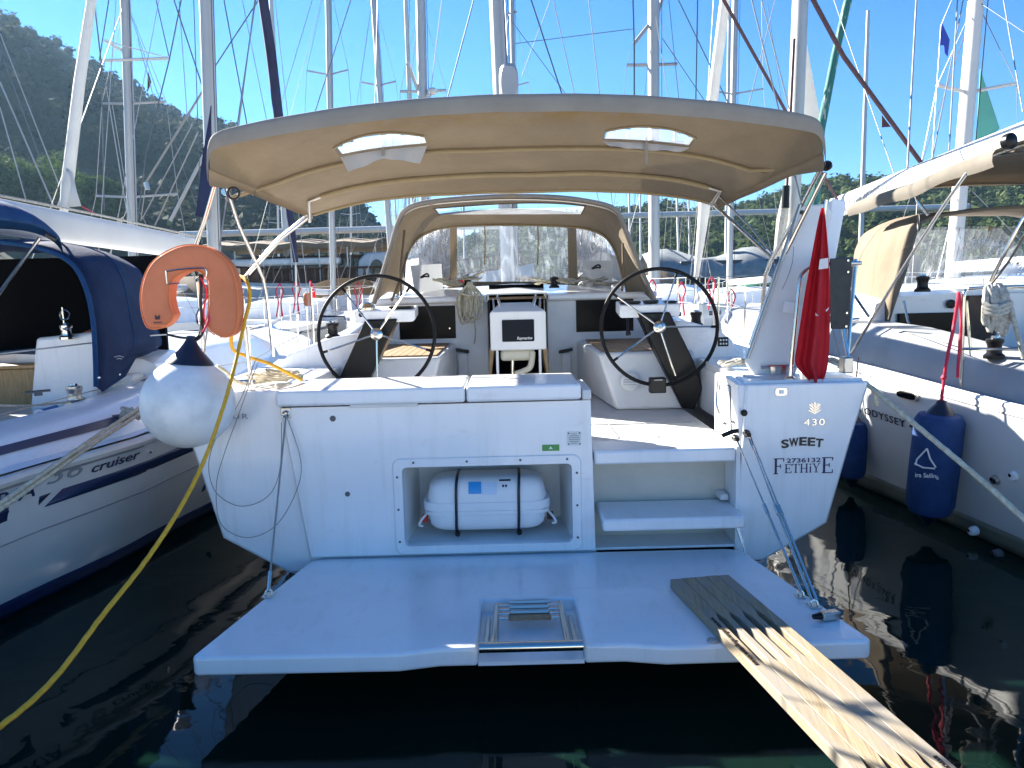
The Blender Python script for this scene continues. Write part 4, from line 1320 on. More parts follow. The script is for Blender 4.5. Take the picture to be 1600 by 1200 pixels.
# ---------------------------------------------------------------- sprayhood
hoopA = [(583, 474, 7.25), (596, 432, 7.2), (610, 385, 7.15), (622, 345, 7.1), (634, 327, 7.05), (665, 316, 7.0), (730, 309, 7.0), (800, 306, 7.0), (870, 308, 7.0), (925, 315, 7.0), (958, 325, 7.05), (972, 344, 7.1), (988, 385, 7.15), (1006, 430, 7.2), (1025, 474, 7.25)]
frontA = [(622, 462, 8.05), (630, 425, 8.1), (638, 395, 8.15), (652, 374, 8.25), (672, 362, 8.4), (696, 355, 8.6), (745, 352, 8.85), (800, 351, 8.9), (852, 352, 8.85), (900, 355, 8.6), (925, 360, 8.4), (945, 370, 8.25), (960, 392, 8.15), (970, 425, 8.1), (980, 462, 8.05)]
A = cr([at(*p) for p in hoopA], 5)
B = cr([at(*p) for p in frontA], 5)
rows = []
for j in range(9):
    t = j / 8
    rows.append([lerp(a, b, t) + V((0, 0, 0.06 * math.sin(t * math.pi) - 0.012 * math.sin(t * math.pi * 2 + i * 0.2))) for i, (a, b) in enumerate(zip(A, B))])
n = len(A)
mid = n // 2
mb = MB()
vs = [p for r in rows for p in r]
fs = [(j * n + i, j * n + i + 1, (j + 1) * n + i + 1, (j + 1) * n + i) for j in range(8) for i in range(n - 1) if not (3 <= j <= 4 and mid - 10 <= i < mid + 10)]
hood = mb.add(vs, fs).build('sprayhood', 'canvas', Y, 180)
win = [rows[3][mid - 10], rows[3][mid + 10], rows[5][mid + 10], rows[5][mid - 10]]
MB().loft([[lerp(win[0], win[1], i / 10) + V((0, 0, -0.004)) for i in range(11)], [lerp(win[3], win[2], i / 10) + V((0, 0, -0.004)) for i in range(11)]]).build('roof_window', 'roof_clear', hood, 180)
MB().tube([rows[3][i] + V((0, 0, -0.005)) for i in range(mid - 10, mid + 11)] + [rows[j][mid + 10] for j in (4,)] + [rows[5][i] + V((0, 0, -0.005)) for i in range(mid + 10, mid - 11, -1)] + [rows[4][mid - 10]], 0.008, 6, True).build('window_piping', 'canvas_tan', hood)
MB().tube(A, 0.020, 8).build('hem', 'canvas_edge', hood)
MB().tube([lerp(a, b, 0.06) + V((0, 0, -0.012)) for a, b in zip(A, B)], 0.012, 8).build('hoop', 'steel_dull', hood)
MB().tube([lerp(a, b, 0.97) + V((0, -0.02, -0.012)) for a, b in zip(A, B)], 0.013, 8).build('hoop', 'canvas_hem', hood)
MB().obox(at(797, 307, 6.97), (0.055, 0, 0), (0, 0.02, 0), (0, 0, 0.012)).build('handle', 'canvas_hem', hood, 40, 0.004)
for px in (680, 923):
    MB().obox(at(px, 317 if px < 800 else 315, 7.02), (0.055, 0, 0.012 if px < 800 else -0.012), (0, 0.02, 0), (0, 0, 0.008)).build('handle', 'canvas_hem', hood, 40, 0.003)
# front windows of clear vinyl between canvas columns
def pane(name, quad, mat_, n=14, wob=0.012, thick=0):
    a, b, c_, d_ = [at(*q) for q in quad]
    rows_ = []
    for j in range(n + 1):
        l_, r_ = lerp(a, d_, j / n), lerp(b, c_, j / n)
        rows_.append([lerp(l_, r_, i / n) + V((0, wob * noise.noise(V((i * 0.45, j * 0.3, quad[0][0]))), 0)) for i in range(n + 1)])
    return MB().loft(rows_).build(name, mat_, hood, 180, solid=thick)
pane('window', [(713, 352, 8.88), (888, 352, 8.88), (890, 447, 9.2), (712, 447, 9.2)], 'vinyl')
pane('window', [(637, 360, 8.2), (703, 350, 8.72), (703, 448, 9.05), (632, 458, 8.3)], 'vinyl')
pane('window', [(900, 350, 8.72), (962, 358, 8.2), (975, 456, 8.3), (903, 447, 9.05)], 'vinyl')
pane('column', [(700, 350, 8.75), (714, 350, 8.86), (714, 448, 9.15), (703, 448, 9.05)], 'canvas', 4, 0.01)
pane('column', [(887, 350, 8.86), (902, 350, 8.75), (903, 447, 9.05), (888, 447, 9.15)], 'canvas', 4, 0.01)
pane('skirt', [(700, 440, 9.1), (903, 440, 9.1), (905, 452, 9.15), (698, 452, 9.15)], 'canvas_grey', 6, 0.01)
pane('roll_cover', [(641, 415, 8.15), (690, 412, 8.5), (692, 455, 8.6), (648, 458, 8.25)], 'flap_grey', 6, 0.01)
pane('roll_cover', [(911, 407, 8.5), (959, 407, 8.15), (955, 455, 8.25), (909, 450, 8.6)], 'flap_grey', 6, 0.01)
for px in (757, 840):
    tube('strap', 'canvas_hem', hood, [at(px, 350, 8.8), at(px + 1, 372, 8.82), at(px, 414, 8.9)], 0.008, 6)
for px, py, pz in ((664, 432, 8.3), (932, 418, 8.3)):
    tube('clip', 'rub', hood, cr([at(px - 7, py + 2, pz - 0.03), at(px, py - 3, pz - 0.03), at(px + 4, py - 4, pz - 0.03), at(px + 6, py, pz - 0.03), at(px, py, pz - 0.03)], 4, True), 0.010, 6, closed=True)
for pts in ([(637, 395, 7.6), (628, 430, 7.5), (612, 470, 7.4)], [(632, 360, 7.6), (626, 420, 7.45), (627, 465, 7.45)], [(973, 380, 7.5), (974, 430, 7.45), (972, 455, 7.45)]):
    tube('strap', 'canvas_tan', hood, [at(*p) for p in pts], 0.012, 6)

# ---------------------------------------------------------------- mast and boom of the yacht
mst = MB()
q = at(787, 300, 10.6)
rows = []
for z in (1.9, 19.0):
    rows.append([V((q.x + 0.02 + 0.10 * math.cos(R(a_)) - 0.018 * (z - 3), 10.6 + 0.15 * math.sin(R(a_)), z)) for a_ in range(0, 360, 20)])
mast = mst.loft(rows, True, True, True).build('mast', 'mast', Y, 60)
for dx, r_ in ((0.115, 0.012), (0.135, 0.008), (0.16, 0.006)):
    MB().tube([V((q.x + 0.02 + dx, 10.4, 1.9)), V((q.x + 0.02 + dx - 0.306, 10.4, 19))], r_, 6).build('halyard', 'wire_dark', mast)
e = at(795, 127, 6.6)
rows = []
for y_, k in ((6.60, 0.80), (6.63, 1.0), (10.45, 1.0)):
    rows.append([V((e.x + 0.082 * k * math.copysign(abs(math.cos(R(a_))) ** 0.6, math.cos(R(a_))), y_, e.z + 0.155 * k * math.copysign(abs(math.sin(R(a_))) ** 0.8, math.sin(R(a_))))) for a_ in range(0, 360, 15)])
boom = MB().loft(rows, True, True, True).build('boom', 'mast', Y, 40)
MB().tube([e + V((0.0, 0.05, 0.15)), e + V((0.0, 0.05, 0.22))], 0.012, 6).build('shackle', 'steel', boom)
MB().tube([e + V((0.0, 0.05, 0.2)), V((q.x - 0.2, 10.4, 15))], 0.006, 6).build('topping_lift', 'wire_dark', boom)
for s in (-1, 1):
    for zt in (9.0, 18.5):
        MB().tube([V((s * 1.6, 10.9, 1.4)), V((q.x - 0.018 * (zt - 3) + s * (0.06 if zt > 10 else 0.1), 10.6, zt))], 0.006, 6).build('shroud', 'wire', mast)
    MB().tube([V((s * 2.02, 4.75, 1.35)), V((q.x - 0.28, 10.5, 18.8))], 0.005, 6).build('backstay', 'wire', mast)

# ---------------------------------------------------------------- pushpit rails, stanchions, board
pl = MB().tube(cr([V((-1.647, 4.62, 1.31)), at(383, 520, 4.60), at(374, 455, 4.58), at(366, 432, 4.57), at(340, 425, 4.6), V((-2.02, 4.85, 2.0)), V((-2.08, 5.6, 1.98)), V((-2.10, 6.3, 1.96))], 6), 0.0125, 10).build('pushpit', 'steel', Y)
MB().tube([V((-2.03, 4.9, 1.31)), V((-2.02, 4.85, 2.0))], 0.0125, 10).build('post', 'steel', pl)
MB().tube(cr([at(374, 470, 4.59), at(330, 462, 4.62), V((-2.03, 4.88, 1.72)), V((-2.09, 6.3, 1.66))], 6), 0.010, 8).build('rail', 'steel', pl)
MB().lathe(V((-1.647, 4.62, 1.312)), (0, 0, 1), [(0.035, 0), (0.035, 0.006), (0.018, 0.02)], 14).build('foot', 'steel', pl)
MB().lathe(at(392, 604, 4.62), (0, 0, 1), [(0.0, 0)], 4)
pr = MB().tube(cr([V((1.642, 4.62, 1.30)), at(1241, 520, 4.62), at(1249, 445, 4.63), at(1254, 428, 4.64), at(1270, 417, 4.66), at(1300, 412, 4.72), at(1345, 411, 4.78)], 6), 0.0125, 10).build('pushpit', 'steel', Y)
MB().tube([at(1322, 578, 4.66), at(1329, 500, 4.74), at(1337, 405, 4.80)], 0.0125, 10).build('post', 'steel', pr)
MB().tube([at(1325, 560, 4.66), at(1317, 515, 4.72), at(1310, 470, 4.75)], 0.0125, 10).build('post', 'steel', pr)
MB().tube([at(1300, 505, 4.72), at(1342, 498, 4.78)], 0.010, 8).build('rail', 'steel', pr)
MB().tube([at(1337, 412, 4.80), V((2.09, 6.0, 1.98))], 0.0125, 10).build('rail', 'steel', pr)
MB().tube([V((2.07, 5.9, 1.32)), V((2.09, 6.0, 1.98))], 0.0125, 10).build('post', 'steel', pr)
MB().lathe(V((1.642, 4.62, 1.312)), (0, 0, 1), [(0.035, 0), (0.035, 0.006), (0.018, 0.02)], 14).build('foot', 'steel', pr)
MB().obox(at(1322, 570, 4.66), (0.03, 0, 0), (0, 0.04, 0), (0, 0, 0.05)).build('bracket', 'steel_dull', pr, 40, 0.008)
bd = MB().prism([at(1297, 404, 4.68), at(1331, 402, 4.72), at(1328, 514, 4.72), at(1298, 514, 4.68)], (0.006, 0.02, 0)).build('outboard_bracket_board', 'rub', Y, 40, 0.004)
for px, py in ((1325, 407), (1325, 425), (1323, 489), (1322, 510)):
    MB().lathe(at(px, py, 4.708), (0, -1, 0), [(0.007, 0), (0.007, 0.004)], 8).build('bolt', 'steel', bd)
# stanchions with lifelines down both sides
for s in (-1, 1):
    prev = V((s * 2.09, 6.15, 1.97))
    for y_ in (7.9, 9.7, 11.4, 13.2, 15.0):
        hb = interp([(7, 2.10), (9.5, 2.09), (12, 1.84), (15, 1.10)], y_)
        b_ = V((s * hb, y_, 1.32 + 0.008 * (y_ - 6)))
        stn = MB().tube([b_, b_ + V((0, 0, 0.64))], 0.012, 8).build('stanchion', 'steel', Y)
        top_ = b_ + V((0, 0, 0.64))
        MB().tube([prev, top_], 0.004, 6).build('lifeline', 'wire', Y)
        MB().tube([prev - V((0, 0, 0.30)), top_ - V((0, 0, 0.30))], 0.004, 6).build('lifeline', 'wire', Y)
        prev = top_
# winches on the coamings
def winch(name, p, parent, k=1.0, matl='black'):
    w_ = MB().lathe(p, (0, 0, 1), [(0.062 * k, 0), (0.062 * k, 0.02 * k), (0.045 * k, 0.035 * k), (0.040 * k, 0.07 * k), (0.046 * k, 0.095 * k), (0.052 * k, 0.105 * k), (0.050 * k, 0.125 * k), (0.02 * k, 0.132 * k)], 20).build(name, matl, parent)
    MB().lathe(p + V((0, 0, 0.132 * k)), (0, 0, 1), [(0.024 * k, 0), (0.022 * k, 0.012 * k), (0.012 * k, 0.014 * k)], 12).build('socket', 'steel', w_)
    return w_
winch('winch', at(866, 450, 7.75), Y, 0.85)
winch('winch', at(731, 450, 7.75), Y, 0.85)
winch('winch', V((-1.55, 6.4, 1.53)), Y, 1.0)
winch('winch', V((1.55, 6.6, 1.54)), Y, 1.0)
for px, py, yy in ((372, 604, 4.75), (1215, 598, 4.85)):
    p_ = at(px, py, yy)
    p_.z = 1.318
    MB().tube(cr([p_ + V((-0.11, 0, 0.045)), p_ + V((-0.05, 0, 0.05)), p_ + V((0.05, 0, 0.05)), p_ + V((0.11, 0, 0.045))], 4), 0.012, 8).box(p_.x - 0.05, p_.x - 0.02, p_.y - 0.012, p_.y + 0.012, p_.z, p_.z + 0.05).box(p_.x + 0.02, p_.x + 0.05, p_.y - 0.012, p_.y + 0.012, p_.z, p_.z + 0.05).build('cleat', 'steel', Y)

# ---------------------------------------------------------------- things carried by the yacht
# liferaft canister in its recess
LR = thing('liferaft_canister', 'white liferaft canister strapped into the recess of the stern locker', 'liferaft', (-0.24, 4.72, 0.41))
cx_, cy_, cz_ = -0.232, 4.70, 0.585
LX, LY_, LZ = 0.382, 0.17, 0.172
def sq(t, p_):
    return math.copysign(abs(t) ** p_, t)
rows = []
for i in range(25):
    u_ = lerp(-1, 1, i / 24)
    k = (1 - abs(u_) ** 8) ** 0.36 if abs(u_) < 1 else 0.0
    k = max(k, 0.02)
    rows.append([V((cx_ + LX * u_, cy_ + LY_ * k * sq(math.cos(R(a_)), 0.52), cz_ + LZ * k * sq(math.sin(R(a_)), 0.52))) for a_ in range(0, 360, 12)])
shell = MB().loft(rows, True, True, True).build('canister', 'raft', LR, 60)
# belt where the two halves meet, and moulded ribs
for zz, hh, k in ((0.0, 0.028, 1.035), (-0.045, 0.012, 1.02)):
    pts = [V((cx_ + LX * k * sq(math.cos(R(a_)), 0.42), cy_ + LY_ * k * sq(math.sin(R(a_)), 0.42), 0)) for a_ in range(0, 360, 6)]
    mb = MB()
    for rr in range(1):
        A_ = [p + V((0, 0, cz_ + zz - hh)) for p in pts]
        B_ = [p + V((0, 0, cz_ + zz + hh)) for p in pts]
        mb.loft([A_, B_], True, True, True)
    mb.build('belt', 'raft', LR, 40, 0.006)
for xx in (cx_ - 0.185, cx_ + 0.197):
    pts = [V((xx + 0.006 * math.sin(R(a_)), cy_ + (LY_ + 0.010) * sq(math.cos(R(a_)), 0.5), cz_ + (LZ + 0.008) * sq(math.sin(R(a_)), 0.5))) for a_ in range(0, 360, 10)]
    mb = MB()
    mb.loft([[p + V((-0.0085, 0, 0)) for p in pts], [p + V((0.0085, 0, 0)) for p in pts]], True)
    mb.build('strap', 'fender_cap', LR, 60, solid=0.004)
    MB().lathe(V((xx, cy_ - LY_ * 0.70, cz_ - LZ - 0.005)), (0, -1, 0), [(0.016, 0), (0.016, 0.03)], 12).build('buckle', 'black', LR)
def raft_label(xa, xb, za, zb_, m_, dy=0.0):
    rows_ = []
    for j in range(7):
        z_ = lerp(za, zb_, j / 6)
        s_ = min(0.999, max(-0.999, (z_ - cz_) / LZ))
        c1 = (1 - abs(s_) ** (1 / 0.26)) ** 0.26
        y_ = cy_ - LY_ * c1 - 0.0035 - dy
        rows_.append([V((xa, y_, z_)), V((xb, y_, z_))])
    return MB().loft(rows_).build('label', m_, LR, 60)
raft_label(cx_ - 0.108, cx_ - 0.030, cz_ + 0.082, cz_ + 0.150, 'label_blue')
raft_label(cx_ - 0.026, cx_ + 0.065, cz_ + 0.075, cz_ + 0.145, 'label_pale')
raft_label(cx_ + 0.092, cx_ + 0.135, cz_ + 0.112, cz_ + 0.140, 'letter_white')
for xa in (0.098, 0.116):
    raft_label(cx_ + xa, cx_ + xa + 0.012, cz_ + 0.118, cz_ + 0.132, 'letter_black', 0.002)
raft_label(cx_ + 0.080, cx_ + 0.150, cz_ + 0.150, cz_ + 0.158, 'letter_black', 0.001)
for s, m_ in ((-1, 'red'), (1, 'rope_dark')):
    MB().obox(V((cx_ + s * (LX + 0.012), cy_ - 0.05, cz_ - 0.10)), (0.02, 0, 0), (0, 0.02, 0), (0, 0, 0.022)).build('tab', m_, LR, 40, 0.004)
    MB().tube(cr([V((cx_ + s * (LX + 0.0), cy_ - 0.06, cz_ - 0.07)), V((cx_ + s * (LX + 0.03), cy_ - 0.08, cz_ - 0.10)), V((cx_ + s * (LX + 0.045), cy_ - 0.08, cz_ - 0.135)), V((cx_ + s * (LX + 0.02), cy_ - 0.08, cz_ - 0.14))], 4), 0.008, 6).build('lashing', 'letter_white', LR)

# horseshoe lifebuoy
yb = 4.36
LB = thing('horseshoe_lifebuoy', 'orange horseshoe lifebuoy hung on the stern rail above the round fender', 'lifebuoy', at(303, 540, yb))
path = cr([at(*p, yb) for p in ((262, 510), (252, 488), (249, 456), (259, 426), (282, 409), (304, 403), (328, 408), (348, 428), (354, 462), (353, 496), (345, 524))], 6)
wid = []
n = len(path)
rows = []
for i, p_ in enumerate(path):
    t = i / (n - 1)
    tg = (path[min(n - 1, i + 1)] - path[max(0, i - 1)]).normalized()
    nrm = tg.cross(V((0, 1, 0))).normalized()
    e_ = min(1, math.sqrt(max(0.0, min(t, 1 - t) / 0.055 + 0.03)))
    wd = (0.091 - 0.018 * math.sin(t * math.pi) ** 1.5) * e_
    dp = 0.062 * (0.55 + 0.45 * e_)
    rows.append([p_ + nrm * wd * sq(math.cos(R(a_)), 0.45) + V((0, dp * sq(math.sin(R(a_)), 0.45), 0)) for a_ in range(0, 360, 10)])
body = MB().loft(rows, True, True, True).build('cushion', 'orange', LB, 60)
for kk in (-1, 1):
    pts = []
    for i, p_ in enumerate(path):
        t = i / (n - 1)
        tg = (path[min(n - 1, i + 1)] - path[max(0, i - 1)]).normalized()
        nrm = tg.cross(V((0, 1, 0))).normalized()
        e_ = min(1, math.sqrt(max(0.0, min(t, 1 - t) / 0.055 + 0.03)))
        pts.append(p_ + nrm * kk * (0.089 - 0.018 * math.sin(t * math.pi) ** 1.5) * e_ + V((0, -0.052, 0)))
    MB().tube(pts, 0.0035, 6).build('piping', 'orange_edge', LB)
MB().tube([at(259, 423, yb - 0.075), at(261, 444, yb - 0.075), at(281, 442, yb - 0.075)], 0.004, 6).build('bracket', 'steel', LB)
MB().tube(cr([at(260, 424, yb - 0.07), at(290, 420, yb - 0.072), at(320, 420, yb - 0.072), at(322, 432, yb - 0.07)], 5), 0.004, 6).build('bracket', 'steel', LB)
mb = MB()
lp = at(246, 496, yb - 0.066)
mb.box(lp.x - 0.014, lp.x + 0.014, lp.y - 0.001, lp.y, lp.z - 0.012, lp.z + 0.006)
for s in (-1, 1):
    mb.prism([lp + V((s * 0.014, 0, 0.006)), lp + V((s * 0.004, 0, 0.006)), lp + V((s * 0.014, 0, 0.016))], (0, -0.001, 0))
mb.box(lp.x - 0.025, lp.x + 0.025, lp.y - 0.001, lp.y, lp.z - 0.030, lp.z - 0.025)
mb.box(lp.x - 0.022, lp.x + 0.045, lp.y - 0.001, lp.y, lp.z - 0.038, lp.z - 0.036)
mb.build('emblem', 'rope_dark', LB, 0)
MB().tube(cr([at(262, 523, yb), at(290, 528, yb - 0.05), at(312, 522, yb - 0.03), at(314, 470, yb), at(312, 428, yb)], 6), 0.007, 6).build('lashing', 'rub', LB)
MB().tube(cr([at(312, 432, yb), at(322, 455, yb), at(318, 490, yb), at(322, 510, yb)], 6), 0.005, 6).build('lashing', 'rope_red', LB)

# round white fender
fy = 4.22
fc = at(294, 630, fy)
FD = thing('ball_fender', 'scuffed white ball fender with a black neck, hanging off the left quarter', 'fender', fc - V((0, 0, 0.25)))
ax = V((0.10, 0.05, 1)).normalized()
prof = [(0.002, -0.250)] + [(0.250 * math.sin(R(t)), -0.250 * math.cos(R(t))) for t in range(8, 150, 7)] + [(0.105, 0.232), (0.085, 0.245)]
MB().lathe(fc, ax, prof, 40).build('ball', 'buoy', FD, 70)
prof = [(0.128, 0.220), (0.122, 0.232), (0.095, 0.262), (0.062, 0.295), (0.036, 0.335), (0.024, 0.360), (0.022, 0.375), (0.008, 0.378)]
MB().lathe(fc, ax, prof, 28).build('neck', 'fender_cap', FD, 60)
nk = fc + ax * 0.37
MB().tube(cr([nk - ax * 0.03, at(316, 520, 4.3), at(313, 470, 4.45), at(316, 430, 4.56)], 6), 0.009, 8).build('lanyard', 'rub', FD)
MB().tube(cr([at(316, 520, 4.3), at(326, 498, 4.3), at(330, 450, 4.42), at(320, 432, 4.55)], 6), 0.006, 6).build('lanyard', 'rope_red', FD)

# flag on its staff
FG = thing('ensign_flag', 'red ensign hanging limp on a staff at the right of the stern', 'flag', at(1240, 590, 4.56))
MB().tube([at(1291, 312, 4.60), at(1275, 420, 4.62), at(1250, 575, 4.64)], 0.010, 8).build('staff', 'steel', FG)
outl = [(325, 1283, 1288), (352, 1277, 1291), (400, 1268, 1295), (450, 1259, 1297), (500, 1251, 1297), (540, 1245, 1296), (566, 1242, 1294), (582, 1252, 1291), (596, 1265, 1285), (611, 1271, 1276)]
ouc = cr([V(o_) for o_ in outl], 5)
rows = []
for j, o_ in enumerate(ouc):
    row = []
    for i in range(25):
        t = i / 24
        tri = lambda q: 2 * abs(2 * (q - math.floor(q + 0.5))) - 1
        f_ = 0.045 * tri(t * 1.7 + j * 0.004) * min(1, j / 12) + 0.016 * math.sin(t * 19 + j * 0.05) * min(1, j / 8)
        row.append(at(lerp(o_.y, o_.z, t), o_.x, 4.56 + f_))
    rows.append(row)
MB().loft(rows).build('cloth', 'flag_red', FG, 180)
def flag_patch(poly):
    m_ = [at(x, y, 4.505) for x, y in poly]
    MB().add(m_, [list(range(len(m_)))]).build('white_mark', 'flag_white', FG, 0, solid=0.002)
flag_patch([(1281, 405), (1294, 403), (1294, 419), (1279, 421)])
flag_patch([(1290, 485), (1295, 480), (1294, 484), (1291, 487)])
flag_patch([(1274, 489), (1279, 493), (1275, 494)])

# folded white gangway standing on the right quarter
GW = thing('folded_gangway', 'white folded gangway board leaning upright behind the red flag', 'gangway', at(1205, 600, 4.9))
MB().prism([at(1166, 566, 4.86), at(1188, 606, 4.86), at(1236, 604, 4.86), at(1252, 560, 4.86), at(1302, 330, 4.92), at(1290, 318, 4.92), at(1249, 322, 4.92)], (0, 0.045, 0)).build('board', 'gelcoat_dull', GW, 40, 0.010, bseg=3)
MB().prism([at(1252, 580, 4.97), at(1272, 585, 4.97), at(1323, 314, 5.03), at(1300, 309, 5.03)], (0, 0.04, 0)).build('board', 'gelcoat', GW, 40, 0.010, bseg=3)
tube('edge_rail', 'steel_dull', GW, [at(1168, 560, 4.85), at(1210, 440, 4.88), at(1250, 320, 4.91)], 0.012, 8)
for px, py in ((1253, 332), (1258, 333)):
    MB().lathe(at(px, py, 4.915), (0, -1, 0), [(0.014, 0), (0.014, 0.006)], 10).build('bolt', 'rub', GW)
MB().prism([at(1226, 470, 4.85), at(1242, 473, 4.85), at(1240, 490, 4.85), at(1223, 487, 4.85)], (0, 0.002, 0)).build('sticker', 'raft', GW, 0)
MB().prism([at(1168, 588, 4.72), at(1184, 588, 4.72), at(1190, 612, 4.72), at(1160, 600, 4.72)], (0, 0.12, 0)).build('foot', 'gelcoat_dull', GW, 40, 0.006)
tube('crack_line', 'wire_dark', GW, cr([at(1240, 385, 4.873), at(1238, 410, 4.868), at(1230, 435, 4.862), at(1222, 452, 4.858)], 5), 0.0018, 5)

# rope coil on the bulkhead, rope heaps on the cabin top and the stern
def coil_hang(label, px, py, yy, wpx, hpx, loops, matl, seed):
    rnd = random.Random(seed)
    t = thing('rope_coil', label, 'rope', at(px, py + hpx, yy))
    for k in range(loops):
        c0 = px + rnd.uniform(-wpx, wpx) * 0.62
        hw = wpx * rnd.uniform(0.22, 0.42)
        hh = hpx * rnd.uniform(0.82, 1.02)
        yo = yy - rnd.uniform(0, 0.07)
        MB().tube(cr([at(px + rnd.uniform(-3, 3), py + rnd.uniform(-2, 3), yo), at(c0 - hw, py + hh * 0.35, yo), at(c0 - hw, py + hh * 0.8, yo), at(c0, py + hh, yo - 0.01), at(c0 + hw, py + hh * 0.8, yo), at(c0 + hw, py + hh * 0.35, yo)], 5, True), 0.0088, 6, True, (3, 0.12, 25)).build('loop', matl, t, 60)
    return t
t = coil_hang('cream rope coil hanging on the bulkhead left of the plotter', 734, 442, 7.50, 19, 64, 13, 'rope_cream', 5)
MB().tube(cr([at(741, 500, 7.44), at(743, 520, 7.44), at(741, 537, 7.44)], 5), 0.008, 6).build('tail', 'rope_grey', t)
MB().tube(cr([at(718, 458, 7.42), at(734, 462, 7.40), at(750, 458, 7.42)], 4), 0.011, 6).build('lashing', 'rope_cream', t)
def heap(label, pts, r_, matl, seed, n=7, spread=0.06, rr=0.0085, name='rope_heap'):
    rnd = random.Random(seed)
    base = V((sum(p.x for p in pts) / len(pts), sum(p.y for p in pts) / len(pts), min(p.z for p in pts)))
    t = thing(name, label, 'rope', base)
    for k in range(n):
        c0 = rnd.choice(pts) + V((rnd.gauss(0, spread), rnd.gauss(0, spread), rnd.uniform(0, spread * 0.8)))
        a0, rr_ = rnd.random() * 6.28, r_ * rnd.uniform(0.6, 1.15)
        tl = rnd.uniform(-0.8, 0.8)
        ring_ = [c0 + V((rr_ * math.cos(a0 + q * 0.7), rr_ * 0.7 * math.sin(a0 + q * 0.7), 0.012 + 0.02 * rnd.random() + abs(tl) * rr_ * (1 + math.copysign(1, tl) * math.cos(a0 + q * 0.7)) * 0.5)) for q in range(9)]
        MB().tube(cr(ring_, 4, True), rr, 6, True, (3, 0.12, 22)).build('loop', matl if rnd.random() < 0.8 else 'rope_grey', t, 60)
    return t
heap('cream rope heap with a red turn on the cabin top left of the companionway', [at(705, 449, 7.75), at(722, 446, 7.78), at(740, 444, 7.8), at(712, 446, 7.9)], 0.085, 'rope_cream', 3, 14, 0.05).children[2].data.materials[0] = M['rope_red']
heap('pale yellow rope heap on the cabin top beside the right winch', [at(850, 449, 7.75), at(880, 447, 7.8), at(895, 447, 7.85)], 0.10, 'rope_cream', 4, 10, 0.05)
heap('grey rope heap with a black loop under the right sprayhood window', [at(925, 448, 7.95), at(940, 449, 7.95)], 0.11, 'rope_grey', 6, 8, 0.05)
def at_deck(px, py, yy, z=1.322):
    p = at(px, py, yy)
    p.z = z
    return p
heap('dark brown mooring rope heap behind the folded gangway', [at_deck(1160, 575, 5.1), at_deck(1150, 573, 5.2), at_deck(1255, 585, 4.95), at_deck(1300, 580, 4.9)], 0.09, 'rope_grey', 8, 9, 0.04, 0.012)
# yellow line: from the pushpit down to the quay astern, and its tail on the after deck
YR = thing('yellow_mooring_line', 'long yellow rope running from the lifebuoy down across the water', 'rope', at(383, 600, 4.4))
pts = [at(352, 436, 4.62), at(376, 432, 4.5), at(388, 445, 4.42), at(390, 470, 4.4), at(383, 500, 4.38), at(374, 540, 4.30), at(362, 590, 4.1), at(346, 645, 3.95), at(318, 722, 3.75), at(278, 800, 3.5), at(225, 880, 3.25), at(160, 962, 2.95), at(85, 1060, 2.65), at(0, 1135, 2.4), at(-130, 1215, 2.1)]
MB().tube(cr(pts, 8), 0.0105, 8, False, (3, 0.10, 14)).build('rope', 'rope_yellow', YR, 60)
MB().tube(cr([at(374, 440, 4.6), at(366, 470, 4.62), at(362, 540, 4.66), at(384, 556, 4.72), at(420, 568, 4.76), at(452, 584, 4.8), at(472, 594, 4.84)], 6), 0.011, 8, False, (3, 0.10, 14)).build('rope', 'rope_yellow', YR, 60)
heap('tan rope coil lying on the left after deck', [at_deck(430, 592, 5.0), at_deck(445, 590, 5.05), at_deck(418, 594, 4.95)], 0.13, 'rope_cream', 9, 7, 0.03, 0.010, 'deck_rope')
LD = thing('stern_line', 'cream rope drooping from the fender to the rope coil on the left deck', 'rope', at_deck(395, 600, 4.66))
MB().tube(cr([at(338, 572, 4.5), at(352, 580, 4.55), at(366, 594, 4.62), at(384, 600, 4.7), at(405, 598, 4.8), at(425, 594, 4.9)], 6), 0.011, 8, False, (3, 0.1, 16)).build('rope', 'rope_cream', LD, 60)
# mooring rope from the right quarter to the quay
MR = thing('mooring_rope', 'thick cream mooring rope running down from the right quarter over the blue fender', 'rope', at(1365, 610, 4.6))
MB().tube(cr([at(1312, 590, 4.75), at(1345, 597, 4.62), at(1362, 606, 4.52), at(1420, 655, 4.2), at(1500, 722, 3.85), at(1560, 774, 3.6), at(1640, 850, 3.3), at(1800, 1010, 2.8)], 8), 0.0145, 10, False, (3, 0.12, 11)).build('rope', 'rope_cream', MR, 60)
MB().tube(cr([at(1362, 606, 4.52), at(1367, 615, 4.50), at(1370, 634, 4.50)], 5), 0.014, 8, False, (3, 0.12, 11)).build('tail', 'rope_cream', MR, 60)

# ---------------------------------------------------------------- wooden gangplank from the platform to the quay
GP = thing('wooden_gangplank', 'slotted pine gangplank of five laths resting on the bathing platform', 'gangplank', (0.95, 3.0, 0.305))
ZT = 0.352
bl, br = at_z(1047, 905, ZT), at_z(1138, 897, ZT)
f0 = at_z(1330, 1200, ZT)
dv = (f0 - bl)
dv.z = 0
dv.normalize()
nv = V((-dv.y, dv.x, 0))
if nv.x < 0:
    nv = -nv
PW = (br - bl).dot(nv)
LEN = 2.75
def prof_edge(s_, side, k):
    """how far the edge of lath k draws in at the distance s_ from the far end"""
    if (k == 0 and side < 0) or (k == 4 and side > 0):
        return 0.0006
    for a_, b_ in ((0.44, 0.98), (1.58, 2.14)):
        if a_ < s_ < b_:
            return 0.0006 + 0.0165 * min(1, (s_ - a_) / 0.07, (b_ - s_) / 0.07)
    return 0.0006
